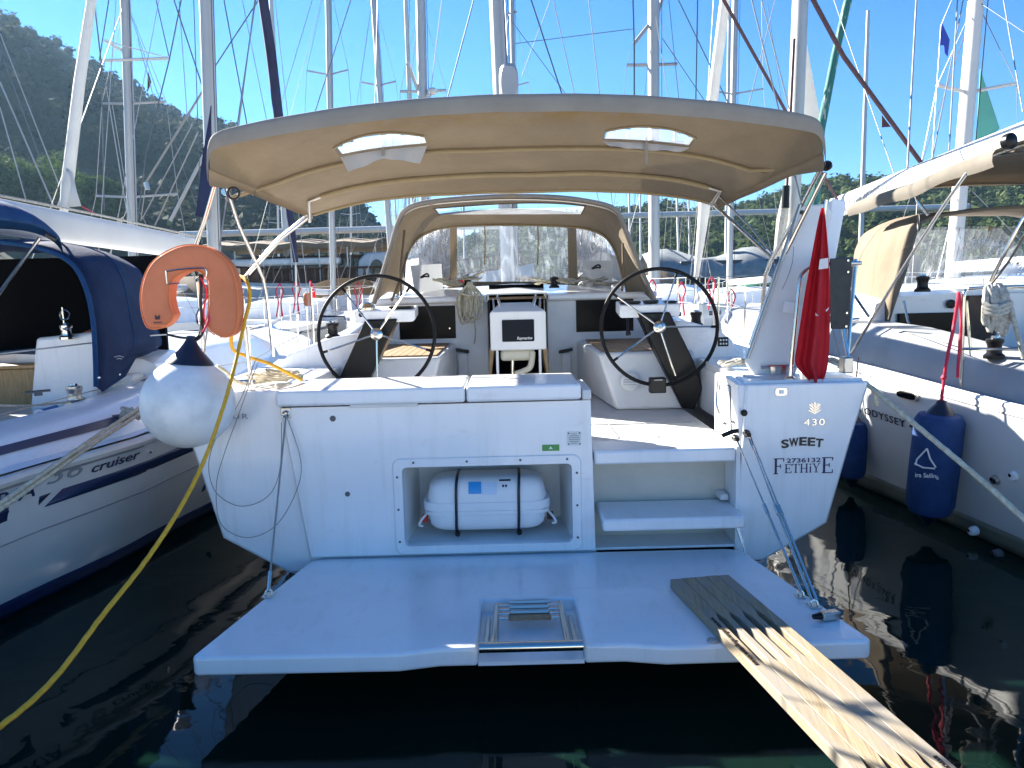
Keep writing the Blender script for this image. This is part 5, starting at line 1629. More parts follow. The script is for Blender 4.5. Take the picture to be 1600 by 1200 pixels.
ss = [0, 0.43, 0.44, 0.475, 0.51, 0.70, 0.91, 0.945, 0.98, 0.99, 1.3, 1.57, 1.58, 1.615, 1.65, 1.86, 2.07, 2.105, 2.14, 2.15, 2.4, LEN]
for k in range(5):
    mb = MB()
    rnd = random.Random(40 + k)
    j0 = rnd.uniform(-0.004, 0.004)
    rows = []
    for s_ in ss:
        l_ = PW * k / 5 + prof_edge(s_, -1, k)
        r_ = PW * (k + 1) / 5 - prof_edge(s_, 1, k)
        o_ = bl + dv * (s_ + (j0 if s_ in (0, LEN) else 0))
        h_ = 0.0008 * math.sin(s_ * 5 + k)
        rows.append([o_ + nv * l_ + V((0, 0, -0.048)), o_ + nv * r_ + V((0, 0, -0.048)), o_ + nv * r_ + V((0, 0, h_)), o_ + nv * l_ + V((0, 0, h_))])
    mb.loft(rows, True, True, True).build('lath', 'plank_%d' % k, GP, 30, 0.003)
mb = MB()
text_into(mb, 'dot', bl + dv * 0.72 + nv * (PW * 0.5 / 5 - 0.021) + V((0, 0, 0.0015)), dv, nv * 1.0, 0.034, 0.46)
mb2 = MB()
text_into(mb2, 'dot', bl + dv * 1.86 + nv * (PW * 4.5 / 5 + 0.010) + V((0, 0, 0.0015)), -dv, -nv, 0.034, 0.46)
mb.build('lettering', 'burnt', GP, 0)
mb2.build('lettering', 'burnt', GP, 0)
MB().ring(bl + dv * 0.62 + nv * (-0.03) + V((0, 0, -0.046)), (1, 0, 0), (0, 1, 0), 0.022, 0.004, 18, 6).build('cord_loop', 'rope_grey', GP)
# ---------------------------------------------------------------- neighbouring yachts
class Hull:
    """hull side given by tables against y: half breadth at deck and at the waterline, sheer height"""
    def __init__(s, xc, deck, wl, sheer):
        s.xc, s.deck, s.wl, s.sheer = xc, deck, wl, sheer
    def pt(s, y, t, side, out=0.0):
        b = lerp(interp(s.deck, y), interp(s.wl, y), t) + 0.05 * math.sin(math.pi * max(0, min(1, t)))
        return V((s.xc + side * (b + out), y, lerp(interp(s.sheer, y), 0.0, t)))
    def build(s, root, y0, y1, mat_, n=30):
        rows = []
        for i in range(n + 1):
            y = lerp(y0, y1, i / n)
            ts = (0, 0.15, 0.3, 0.45, 0.6, 0.75, 0.9, 1.0)
            r_ = [s.pt(y, t, 1) for t in ts]
            kb = interp(s.wl, y)
            r_ += [V((s.xc + kb * 0.75, y, -0.18)), V((s.xc, y, -0.35))]
            rows.append(r_ + [V((2 * s.xc - p.x, p.y, p.z)) for p in reversed(r_[:-1])])
        return MB().loft(rows, False, True, True).build('hull', mat_, root, 40)
    def strip(s, name, parent, y0, y1, ta, tb, side, mat_, out=0.004, n=24, slant=0.0, slant1=0.0):
        rows = []
        for j in range(4):
            t_ = j / 3
            rows.append([s.pt(lerp(y0 + slant * t_, y1 + slant1 * t_, i / n), lerp(ta, tb, t_), side, out) for i in range(n + 1)])
        return MB().loft(rows).build(name, mat_, parent, 180, solid=0.003)
    def deckplate(s, name, root, y0, y1, mat_, dz=0.0, inset=0.0, n=24):
        rows = []
        for i in range(n + 1):
            y = lerp(y0, y1, i / n)
            b = max(0.01, interp(s.deck, y) - inset)
            z = interp(s.sheer, y) + dz
            rows.append([V((s.xc - b, y, z)), V((s.xc, y, z + 0.06)), V((s.xc + b, y, z))])
        return MB().loft(rows).build(name, mat_, root, 40)

# ---- left neighbour
XL = -4.35
LH = Hull(XL, [(2.2, 1.05), (4.25, 1.42), (5.35, 1.72), (7, 1.88), (9.5, 1.84), (12, 1.15), (14, 0.06)],
          [(2.2, 0.80), (4.25, 1.15), (5.35, 1.40), (7, 1.66), (9.5, 1.62), (12, 0.85), (14, 0.02)], [(2.2, 0.90), (4.25, 0.92), (7, 0.98), (10, 1.08), (14, 1.28)])
L = thing('moored_sailing_yacht', 'white sailing yacht with navy stripes and a navy sprayhood, left of the middle yacht', 'sailing yacht', (XL, 8, 0), 'yachts moored alongside')
lh = LH.build(L, 2.2, 14, 'hull_white')
LH.strip('stripe', lh, 4.62, 13.4, 0.20, 0.285, 1, 'stripe_navy', slant=-0.12)
LH.strip('stripe', lh, 3.2, 4.54, 0.20, 0.285, 1, 'stripe_navy', slant1=-0.12)
LH.strip('groove', lh, 3.2, 13.4, 0.435, 0.445, 1, 'letter_grey')
LH.strip('boot_stripe', lh, 2.3, 13.9, 0.87, 1.0, 1, 'stripe_navy')
LH.strip('boot_stripe', lh, 2.3, 13.9, 0.87, 1.0, -1, 'stripe_navy')
for sd_ in (1, -1):
    MB().tube([LH.pt(lerp(2.3, 13.9, i / 40), 0.03, sd_, 0.0) for i in range(41)], 0.035, 8).build('rubbing_strake', 'gelcoat_dull', lh)
    LH.strip('strake_line', lh, 2.3, 13.8, 0.068, 0.082, sd_, 'letter_grey')
LH.deckplate('deck', L, 2.25, 13.9, 'gelcoat', 0.02)
mb = MB()
a, b = LH.pt(4.5, 0.19, 1, 0.006), LH.pt(5.3, 0.19, 1, 0.006)
# the name runs from stern to bow: read from the quay, left to right
dr = (LH.pt(5.2, 0.15, 1) - LH.pt(4.4, 0.15, 1)).normalized()
upd = (LH.pt(4.8, 0.1, 1) - LH.pt(4.8, 0.3, 1)).normalized()
text_into(mb, 'bav', LH.pt(4.02, 0.170, 1, 0.008), dr, upd, 0.115, 0.72)
mb.build('lettering', 'stripe_navy', lh, 0)
mb = MB()
text_into(mb, 'cruiser', LH.pt(5.02, 0.150, 1, 0.008), dr, upd, 0.085, 0.42)
mb.build('lettering', 'stripe_navy', lh, 0)
mb = MB()
text_into(mb, '36', LH.pt(4.63, 0.140, 1, 0.008), dr, upd, 0.135, 0.26)
mb.build('lettering', 'letter_grey', lh, 0)
MB().lathe(LH.pt(5.35, 0.135, 1, -0.004), (1, 0, 0), [(0.016, 0), (0.016, 0.012), (0.009, 0.014)], 12).build('vent', 'steel', lh)
# cockpit coaming with its navy band
for sd_ in (1, -1):
    rows = []
    for i in range(21):
        y = lerp(2.6, 7.0, i / 20)
        z = interp(LH.sheer, y)
        b_ = interp(LH.deck, y)
        rise = 0.14 + 0.10 * min(1, max(0, (y - 3) / 3.5))
        rows.append([V((XL + sd_ * (b_ - 0.10), y, z + 0.02)), V((XL + sd_ * (b_ - 0.20), y, z + rise * 0.75)), V((XL + sd_ * (b_ - 0.26), y, z + rise)), V((XL + sd_ * (b_ - 0.56), y, z + rise + 0.02)), V((XL + sd_ * (b_ - 0.60), y, 0.55))])
    co = MB().loft(rows).build('coaming', 'gelcoat', L, 40)
    rows = []
    for k_ in (0.42, 0.68):
        rows.append([V((XL + sd_ * (interp(LH.deck, y) - lerp(0.10, 0.20, k_ / 0.75) + 0.006), y, interp(LH.sheer, y) + 0.02 + (0.14 + 0.10 * min(1, max(0, (y - 3) / 3.5))) * 0.75 * (k_ / 0.75) * 0.93)) for y in [lerp(3.6, 6.9, i / 20) for i in range(21)]])
    MB().loft(rows).build('stripe', 'stripe_navy', co, 180)
MB().box(XL - 1.1, XL + 1.1, 2.3, 6.6, 0.50, 0.56).build('cockpit_sole', 'teak', L)
# cabin
rows = []
for y, hw, zt in ((6.6, 1.34, 1.38), (8.0, 1.34, 1.42), (10.0, 1.15, 1.40), (11.4, 0.75, 1.22)):
    zs = interp(LH.sheer, y) + 0.03
    rows.append([V((XL - hw, y, zs)), V((XL - hw + 0.14, y, zt - 0.05)), V((XL - hw + 0.25, y, zt)), V((XL, y, zt + 0.07)), V((XL + hw - 0.25, y, zt)), V((XL + hw - 0.14, y, zt - 0.05)), V((XL + hw, y, zs))])
MB().loft(rows, False, True, True).build('cabin', 'gelcoat', L, 40)
MB().box(XL - 1.1, XL + 1.1, 6.40, 6.6, 0.56, 1.26).build('bulkhead', 'gelcoat_dull', L, 40, 0.02)
dr_ = MB().box(XL - 0.32, XL + 0.62, 6.34, 6.395, 0.66, 1.34).build('companionway_door', 'wood_oak', L, 40, 0.006)
MB().box(XL + 0.42, XL + 0.50, 6.325, 6.34, 1.12, 1.18).build('latch', 'black', dr_, 40, 0.004)
MB().box(XL - 0.6, XL + 0.66, 6.30, 7.2, 1.345, 1.375).build('sliding_hatch', 'wood_oak', L, 40, 0.008)
p = at(228, 598, 6.6)
ow = MB()
mb = MB().prism([at(220 + 12 + 12 * math.cos(R(a_)), 598 + 9 * math.sin(R(a_)) - 3 * math.cos(R(a_)), 6.35) for a_ in range(0, 360, 24)], (0.004, 0.02, 0))
mb.build('port_light', 'glass_dark', L, 40)
# folding washboards moulding beside the companionway
MB().prism([at(55, 528, 6.2), at(150, 518, 6.2), at(150, 622, 6.2), at(45, 650, 6.2)], (0, 0.10, 0)).build('cockpit_moulding', 'gelcoat', L, 40, 0.03, bseg=4)
# sprayhood
LA = [(150, 604, 5.6), (149, 560, 5.6), (145, 500, 5.6), (134, 450, 5.6), (112, 412, 5.6), (70, 390, 5.6), (10, 379, 5.6), (-50, 376, 5.6), (-110, 379, 5.6), (-170, 392, 5.6), (-212, 415, 5.6), (-232, 455, 5.6), (-242, 520, 5.6), (-250, 610, 5.6)]
LB_ = [(212, 560, 6.75), (250, 540, 6.80), (240, 500, 6.85), (226, 440, 6.95), (208, 415, 7.05), (170, 400, 7.15), (110, 394, 7.25), (60, 393, 7.25), (0, 395, 7.25), (-50, 402, 7.15), (-84, 420, 7.05), (-98, 460, 6.95), (-105, 520, 6.85), (-110, 590, 6.75)]
A = cr([at(*p) for p in LA], 4)
B = cr([at(*p) for p in LB_], 4)
rows = [[lerp(a, b, j / 8) + V((0.03 * math.sin(j / 8 * math.pi), 0, 0.05 * math.sin(j / 8 * math.pi) + 0.012 * noise.noise(V((i * 0.4, j * 0.5, 2))))) for i, (a, b) in enumerate(zip(A, B))] for j in range(9)]
lhd = MB().loft(rows).build('sprayhood', 'canvas_navy', L, 180, solid=0.006)
MB().tube(A, 0.018, 8).build('hem', 'canvas_blue', lhd)
MB().tube([rows[4][i] + V((0.004, 0, 0.004)) for i in range(len(A))], 0.006, 6).build('seam', 'canvas_blue', lhd)
MB().tube([rows[8][i] for i in range(4, 30)], 0.010, 6).build('hem', 'canvas_blue', lhd)
fl = [at(150, 604, 5.6), at(149, 560, 5.6), at(250, 540, 6.8), at(244, 548, 6.75), at(214, 556, 6.45), at(196, 588, 6.1), at(160, 612, 5.7)]
MB().add(fl, [(0, 1, 2, 3, 4, 5, 6)]).build('skirt', 'canvas_navy', lhd, 0, solid=0.006)
for px, py, yy in ((155, 590, 5.6), (187, 585, 6.0), (213, 548, 6.4), (244, 541, 6.75)):
    MB().lathe(at(px, py, yy - 0.02), (0.4, -1, 0), [(0.010, 0), (0.010, 0.006), (0.004, 0.008)], 8).build('snap', 'steel', lhd)
mb = MB()
for w_ in (0, 1):
    mb.tube([at(178 + 4 * w_, 558 + w_ * 3, 5.86), at(186, 556 + w_ * 4, 5.92), at(193 - 3 * w_, 558 + w_ * 3, 5.97)], 0.0035, 5)
mb.build('emblem', 'letter_grey', lhd, 0)
MB().box(XL - 0.98, XL + 1.0, 7.3, 7.34, 1.38, 2.3).build('hood_shade_sheet', 'inside_shade', lhd)  # black sheet painting in the shade under the hood, no real lining
# winches and clutter on the coaming
w1 = winch('winch', at(118, 632, 5.65), L, 1.1, 'steel_dull')
winch('winch', at(105, 530, 6.15), L, 0.9, 'steel')
hndl = MB().tube([at(100, 522, 6.15), at(100, 505, 6.15), at(97, 480, 6.15)], 0.010, 8).build('winch_handle', 'steel', L)
MB().ring(at(101, 492, 6.14), (1, 0, 0), (0, 0.2, 1), 0.040, 0.006, 20, 6).build('grip', 'steel', hndl)
MB().obox(at(134, 522, 6.35), (0.06, 0, 0.02), (0, 0.03, 0), (0, 0, 0.02)).build('cushion', 'orange', L, 40, 0.01)
tube('fuel_cap', 'blue_plastic', L, [at(63, 648, 5.25), at(88, 637, 5.45)], [0.034, 0.022], 14)
MB().ring(at(62, 648, 5.22), (1, 0.2, 0), (0, 0, 1), 0.030, 0.008, 18, 6).build('ring_handle', 'letter_white', L)
for px, py, yy in ((60, 618, 5.5), (195, 655, 5.3)):
    p_ = at(px, py, yy)
    MB().tube([p_ + V((-0.06, -0.05, 0.03)), p_ + V((0.06, 0.05, 0.03))], 0.010, 8).obox(p_ + V((0, 0, 0.015)), (0.02, 0.015, 0), (-0.01, 0.012, 0), (0, 0, 0.016)).build('cleat', 'wire_dark', L)
tube('sheet', 'rope_grey', L, cr([at(-30, 632, 4.9), at(40, 634, 5.2), at(110, 628, 5.55)], 6), 0.008, 6)
tube('sheet', 'rope_grey', L, cr([at(-40, 665, 4.6), at(30, 664, 5.0), at(70, 655, 5.25)], 6), 0.007, 6)
tube('handle', 'steel', L, [at(130, 622, 5.6), at(172, 652, 5.3)], 0.009, 8)
# open blue bimini over its cockpit; only the forward right corner reaches into the picture
def lbim(u, v):
    e_ = at(66, 352, 5.55)
    x = lerp(XL - (e_.x - XL), e_.x, (u + 1) / 2)
    return V((x, lerp(3.3, 5.75, v), e_.z + 0.20 * (1 - abs(u) ** 5) ** 0.6 - 0.10 * max(0, (v - 0.85) / 0.15) ** 2))
rows = [[lbim(math.sin(lerp(-1, 1, i / 40) * math.pi / 2), 1 - (1 - j / 14) ** 1.3) for i in range(41)] for j in range(15)]
rows.append([p + V((0, 0.02, -0.09)) for p in rows[-1]])
rb = MB().loft(rows).build('bimini', 'canvas_blue', L, 180, solid=0.012)
MB().tube([at(62, 372, 5.6), at(30, 415, 5.55), at(-10, 470, 5.5), at(-90, 600, 5.4)], 0.0135, 8).build('hoop', 'steel', rb)
MB().tube([at(70, 360, 5.62), at(115, 395, 6.1), at(195, 470, 6.75)], 0.008, 6).build('strap', 'rub', rb)
MB().tube([at(72, 366, 5.6), at(88, 374, 5.62)], 0.02, 8).build('strap_end', 'rub', rb)
# boom, mast and rigging
q0, q1 = at(-60, 322, 5.9), at(318, 388, 10.55)
q0.x = q1.x = XL
rows = []
for t in (0, 1):
    c_ = lerp(q0, q1, t)
    rows.append([c_ + V((0.085 * sq(math.cos(R(a_)), 0.7), 0, 0.15 * sq(math.sin(R(a_)), 0.7))) for a_ in range(0, 360, 15)])
bm_ = MB().loft(rows, True, True, True).build('boom', 'mast_white', L, 60)
MB().tube([q0 + V((0.02, 0, 0.17)), lerp(q0, q1, 0.5) + V((0.02, 0, 0.185)), q1 + V((0.02, 0, 0.17))], 0.012, 6).build('reefing_line', 'rope_grey', bm_)
m0, m1 = at(335, 400, 10.7), at(322, 0, 10.7)
m0, m1 = lerp(m0, m1, (1.4 - m0.z) / (m1.z - m0.z)), lerp(m0, m1, (16 - m0.z) / (m1.z - m0.z))
rows = [[lerp(m0, m1, t) + V((0.085 * math.cos(R(a_)), 0.12 * math.sin(R(a_)), 0)) for a_ in range(0, 360, 20)] for t in (0, 1)]
lm = MB().loft(rows, True, True, True).build('mast', 'mast', L, 60)
for dx in (0.11, 0.14, -0.12):
    MB().tube([m0 + V((dx, -0.12, 0)), m1 + V((dx, -0.1, 0))], 0.006, 5).build('halyard', 'wire_dark', lm)
MB().tube([at(330, 165, 10.4), at(322, 250, 10.4), at(316, 340, 10.4)], [0.005, 0.055, 0.09], 8).build('furled_headsail', 'sail_navy', lm)
MB().prism([at(329, 165, 10.3), at(331, 300, 10.3), at(325, 342, 10.3), at(309, 330, 10.3)], (0, 0.02, 0)).build('sail_corner', 'sail_navy', lm, 0)
for sd_ in (-1, 1):
    for zt in (8.4, 15.6):
        MB().tube([V((XL + sd_ * 1.55, 10.6, 1.1)), lerp(m0, m1, (zt - 1.4) / 14.6)], 0.005, 5).build('shroud', 'wire', lm)
    MB().tube([V((XL + sd_ * 0.9, 2.3, 1.0)), m1], 0.004, 5).build('backstay', 'wire', lm)
for y_ in (5.0, 7.2, 9.0, 10.6):
    b_ = LH.pt(y_, 0, 1, -0.06)
    if y_ > 6.5:
        MB().tube([b_, b_ + V((0, 0, 0.62))], 0.012, 8).build('stanchion', 'steel', L)
pts = [V((XL + 1.3, 3.0, 1.55)), at(0, 553, 5.2), at(240, 524, 6.6), LH.pt(7.2, 0, 1, -0.06) + V((0, 0, 0.6)), LH.pt(10.6, 0, 1, -0.06) + V((0, 0, 0.6))]
tube('lifeline', 'mast_white', L, pts, 0.006, 6)
tube('lifeline', 'wire', L, [V((XL + 1.3, 3.0, 1.25)), at(0, 648, 5.0), at(225, 590, 6.2), LH.pt(7.2, 0, 1, -0.06) + V((0, 0, 0.3)), LH.pt(10.6, 0, 1, -0.06) + V((0, 0, 0.3))], 0.004, 6)
# its mooring line and fender
ML = thing('mooring_rope', 'pale double mooring rope running from the left yacht down to the quay', 'rope', at(205, 660, 5.3))
for dy in (0, 0.022):
    MB().tube(cr([at(222, 634, 5.3), at(196, 652, 5.1), at(150, 682, 4.72), at(70, 738, 4.12), at(0, 786, 3.65), at(-120, 862, 3.05)], 8) if dy == 0 else cr([at(224, 642, 5.28), at(198, 660, 5.08), at(150, 691, 4.70), at(70, 747, 4.10), at(0, 795, 3.63), at(-120, 872, 3.03)], 8), 0.0125, 8, False, (3, 0.12, 12)).build('rope', 'rope_cream', ML, 60)
for k in range(4):
    rnd = random.Random(k)
    MB().tube(cr([at(205 + rnd.uniform(-18, 14), 648 + rnd.uniform(-12, 8), 5.28) for _ in range(6)], 5, True), 0.010, 6, True).build('turn', 'rope_grey', ML)
def long_fender(name, label, top, r_, ln, tilt=V((0, 0, 0)), group=None):
    top = V(top)
    ax_ = (V((0, 0, -1)) + tilt).normalized()
    t_ = thing(name, label, 'fender', top + ax_ * ln, group)
    MB().lathe(top, ax_, [(r_ * 0.55, 0.02), (r_ * 0.85, 0.035), (r_, 0.08), (r_ * 1.02, ln * 0.5), (r_, ln - 0.09), (r_ * 0.85, ln - 0.03), (r_ * 0.5, ln - 0.01)], 26).build('cover', 'fender_blue', t_)
    for s_, b_ in ((-1, top + ax_ * 0.03), (1, top + ax_ * (ln - 0.03))):
        MB().lathe(b_, ax_ * s_, [(r_ * 0.62, 0), (r_ * 0.50, 0.03), (r_ * 0.26, 0.075), (r_ * 0.20, 0.10), (r_ * 0.1, 0.105)], 18).build('end', 'fender_cap', t_)
    return t_
p_ = at(297, 696, 6.3)
t_ = long_fender('cylinder_fender', 'blue cylinder fender squeezed between the left yacht and the middle yacht', p_, 0.11, 0.42)
MB().tube([p_, p_ + V((0, 0.05, 0.5))], 0.006, 6).build('lanyard', 'rope_dark', t_)

# ---- right neighbour
XR = 4.95
RH = Hull(XR, [(2.2, 1.45), (4.9, 1.71), (6.8, 1.91), (9, 2.0), (11.5, 1.8), (14, 1.05), (16, 0.06)],
          [(2.2, 1.25), (5.14, 1.56), (7.29, 1.80), (9, 1.84), (11.5, 1.55), (14, 0.7), (16, 0.02)], [(2.2, 0.98), (4.9, 1.02), (6.8, 1.12), (10, 1.22), (16, 1.45)])
Rr = thing('moored_sailing_yacht', 'white sailing yacht with shade-greyed deck, beige bimini and blue fender, right of the middle yacht', 'sailing yacht', (XR, 8, 0), 'yachts moored alongside')
rh = RH.build(Rr, 2.2, 16, 'hull_white')
RH.strip('boot_top', rh, 2.3, 15.8, 0.86, 1.0, -1, 'hull_olive')
RH.strip('boot_top', rh, 2.3, 15.8, 0.86, 1.0, 1, 'hull_olive')
RH.strip('sheer_line', rh, 2.3, 15.8, 0.02, 0.035, -1, 'letter_grey')
RH.deckplate('deck', Rr, 2.25, 15.9, 'deck_shade', 0.0, 0.03)
for sd_ in (1, -1):
    MB().tube([RH.pt(lerp(2.3, 15.8, i / 40), 0.0, sd_, -0.02) + V((0, 0, 0.02)) for i in range(41)], 0.028, 8).build('toe_rail', 'gelcoat', rh)
mb = MB()
dr = (RH.pt(5.6, 0.3, -1) - RH.pt(6.5, 0.3, -1)).normalized()
upd = (RH.pt(6, 0.2, -1) - RH.pt(6, 0.5, -1)).normalized()
tc_ = at_x(1352, 682, RH.pt(6.4, 0.3, -1).x)
yc = 6.45
text_into(mb, 'ody', RH.pt(yc, 0.345, -1, 0.007), dr, upd, 0.085, 0.98)
mb.build('lettering', 'letter_black', rh, 0)
for px, py, ty, k in ((1549, 749, 5.30, 'steel_dull'), (1578, 743, 5.15, 'gelcoat'), (1514, 829, 5.45, 'gelcoat'), (1551, 865, 5.25, 'wire_dark')):
    q_ = at_x(px, py, RH.pt(ty, 0.5, -1).x - 0.02)
    th = MB().lathe(q_ + V((0.05, 0, 0)), (-1, -0.25, -0.1), [(0.034, 0), (0.034, 0.03), (0.026, 0.05), (0.016, 0.052)], 18).build('through_hull', k, rh)
    MB().lathe(q_, (-1, -0.25, -0.1), [(0.016, 0), (0.012, 0.004)], 12).build('bore', 'black', th)
q_ = RH.pt(6.05, 0.10, -1, 0.0)
MB().prism([q_ + V((-0.012, 0.16 * sq(math.cos(R(a_)), 0.5), 0.035 * sq(math.sin(R(a_)), 0.5))) for a_ in range(0, 360, 15)], (0.02, 0, 0)).build('hawse_rim', 'steel_dull', rh)
MB().prism([q_ + V((-0.018, 0.135 * sq(math.cos(R(a_)), 0.5), 0.024 * sq(math.sin(R(a_)), 0.5))) for a_ in range(0, 360, 15)], (0.012, 0, 0)).build('hawse_hole', 'inside_shade', rh)
# coaming, cabin and bulkhead
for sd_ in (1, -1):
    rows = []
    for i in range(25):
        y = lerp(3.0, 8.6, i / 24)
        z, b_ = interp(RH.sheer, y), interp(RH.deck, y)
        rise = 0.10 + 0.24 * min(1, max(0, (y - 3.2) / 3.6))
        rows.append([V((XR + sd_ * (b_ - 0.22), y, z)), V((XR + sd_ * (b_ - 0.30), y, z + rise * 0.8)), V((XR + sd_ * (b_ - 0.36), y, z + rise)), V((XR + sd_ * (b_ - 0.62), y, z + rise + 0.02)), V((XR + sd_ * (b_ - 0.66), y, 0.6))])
    MB().loft(rows).build('coaming', 'deck_shade', Rr, 40)
MB().box(XR - 1.2, XR + 1.2, 2.4, 7.7, 0.56, 0.62).build('cockpit_sole', 'teak', Rr)
rows = []
for y, hw, zt in ((7.7, 1.42, 1.72), (9.2, 1.42, 1.80), (11.0, 1.25, 1.76), (12.6, 0.8, 1.50)):
    zs = interp(RH.sheer, y)
    rows.append([V((XR - hw, y, zs)), V((XR - hw + 0.10, y, zt - 0.06)), V((XR - hw + 0.22, y, zt)), V((XR, y, zt + 0.06)), V((XR + hw - 0.22, y, zt)), V((XR + hw - 0.10, y, zt - 0.06)), V((XR + hw, y, zs))])
MB().loft(rows, False, True, True).build('cabin', 'gelcoat', Rr, 40)
a, b = at(1403, 490, 7.68), at(1490, 532, 7.68)
MB().box(a.x, b.x, 7.66, 7.695, b.z, a.z).build('bulkhead_light', 'black_gloss', Rr, 40, 0.006)
a, b = at(1512, 462, 7.66), at(1535, 540, 7.66)
MB().box(a.x, b.x + 0.1, 7.64, 7.69, b.z - 0.2, a.z).build('companionway_door', 'wood_dark', Rr, 40, 0.006)
MB().box(b.x + 0.12, b.x + 0.5, 7.63, 7.69, b.z - 0.2, a.z + 0.02).build('companionway_door', 'gelcoat', Rr, 40, 0.006)
MB().lathe(at(1485, 475, 7.68), (0, -1, 0), [(0.045, 0), (0.045, 0.02), (0.02, 0.026)], 18).build('instrument', 'black', Rr)
winch('winch', at(1441, 456, 7.3), Rr, 1.15, 'black')
winch('winch', at(1553, 560, 5.6), Rr, 1.15, 'black')
tube('grab_rail', 'steel', Rr, [at(1412, 470, 7.3), at(1418, 500, 7.25), at(1424, 515, 7.2)], 0.012, 8)
tube('genoa_track', 'steel_dull', Rr, [at(1400, 512, 7.0), at(1480, 538, 6.4)], 0.014, 6)
# sprayhood
RA = [(1384, 516, 7.7), (1398, 470, 7.5), (1414, 425, 7.4), (1426, 380, 7.35), (1438, 350, 7.3), (1465, 338, 7.3), (1530, 328, 7.3), (1600, 323, 7.3), (1680, 324, 7.3), (1760, 336, 7.3), (1790, 360, 7.35), (1800, 420, 7.5), (1810, 510, 7.7)]
RB = [(1336, 515, 8.5), (1335, 465, 8.55), (1333, 420, 8.6), (1338, 385, 8.7), (1355, 362, 8.8), (1395, 345, 9.0), (1450, 340, 9.1), (1510, 338, 9.1), (1570, 338, 9.1), (1620, 345, 9.0), (1650, 370, 8.8), (1660, 420, 8.6), (1664, 505, 8.5)]
A = cr([at(*p) for p in RA], 4)
B = cr([at(*p) for p in RB], 4)
rows = [[lerp(a, b, j / 8) + V((-0.02 * math.sin(j / 8 * math.pi), 0, 0.03 * math.sin(j / 8 * math.pi) + 0.02 * noise.noise(V((i * 0.35, j * 0.8, 7))))) for i, (a, b) in enumerate(zip(A, B))] for j in range(9)]
rhd = MB().loft(rows).build('sprayhood', 'canvas_tan', Rr, 180, solid=0.005)
MB().tube(A, 0.016, 8).build('hem', 'canvas_grey', rhd)
MB().tube([lerp(rows[0][12], rows[8][6], t / 8) + V((-0.012, -0.012, 0)) for t in range(9)], 0.005, 5).build('seam', 'canvas_hem', rhd)
MB().tube(rows[4][:18], 0.005, 5).build('seam', 'canvas_hem', rhd)
fp = [at(1405, 356, 8.9), at(1640, 352, 8.9), at(1660, 446, 9.2), at(1398, 448, 9.2)]
rws = [[lerp(lerp(fp[0], fp[3], j / 14), lerp(fp[1], fp[2], j / 14), i / 20) + V((0, 0.03 * noise.noise(V((i * 0.5, j * 0.3, 5))), 0)) for i in range(21)] for j in range(15)]
MB().loft(rws).build('window', 'vinyl', rhd, 180)
# bimini
def rbim(u, v):
    x = lerp(3.60, 6.35, (u + 1) / 2)
    return V((x, lerp(5.85, 8.30, v), lerp(2.84, 2.69, v) + 0.20 * (1 - abs(u) ** 2.6) + 0.012 * math.sin(v * 9)))
rbm = MB().loft([[rbim(lerp(-1, 1, i / 30), j / 16) for i in range(31)] for j in range(17)]).build('bimini', 'canvas_grey', Rr, 180, solid=0.005)
MB().loft([[rbim(-1, j / 24) + V((dx, 0, dz * (0.92 + 0.08 * math.sin(j * 0.7)))) for j in range(25)] for dx, dz in ((0.0, 0.005), (-0.02, -0.03), (-0.02, -0.09), (-0.005, -0.13))]).build('valance', 'canvas_grey', rbm, 180)
MB().tube([rbim(lerp(-1, 1, i / 30), 0.98) + V((0, 0, -0.02)) for i in range(31)], 0.013, 8).build('hoop', 'steel_dull', rbm)
MB().tube([rbim(lerp(-1, 1, i / 30), 0.03) + V((0, 0, -0.03)) for i in range(31)], 0.014, 8).build('hoop', 'steel', rbm)
MB().tube(cr([at(1600, 236, 5.9), at(1556, 242, 6.0), at(1528, 254, 6.1), at(1500, 285, 6.25), at(1420, 405, 6.7), at(1330, 552, 7.2)], 5), 0.015, 8).build('leg', 'steel', rbm)
MB().tube([at(1426, 290, 7.1), at(1434, 315, 7.05), at(1450, 336, 7.0)], 0.016, 8).build('leg', 'steel', rbm)
MB().tube(cr([at(1650, 270, 6.3), at(1606, 330, 6.3), at(1570, 395, 6.4), at(1548, 440, 6.5)], 5), 0.015, 8).build('leg', 'steel', rbm)
MB().tube(cr([at(1660, 290, 6.3), at(1612, 350, 6.3), at(1575, 410, 6.4), at(1540, 455, 6.5)], 5), 0.010, 8).build('strap', 'canvas_grey', rbm)
MB().tube([at(1334, 460, 6.9), at(1358, 495, 6.9)], 0.014, 8).build('leg', 'steel', rbm)
MB().lathe(at(1571, 222, 5.8), (0.3, -1, 0), [(0.055, 0), (0.06, 0.02), (0.06, 0.05), (0.03, 0.07)], 18).build('deck_speaker', 'black', rbm)
MB().ring(at(1436, 348, 6.9), (0.4, 1, 0), (0, 0, 1), 0.07, 0.009, 18, 6).build('strap_loop', 'rub', rbm)
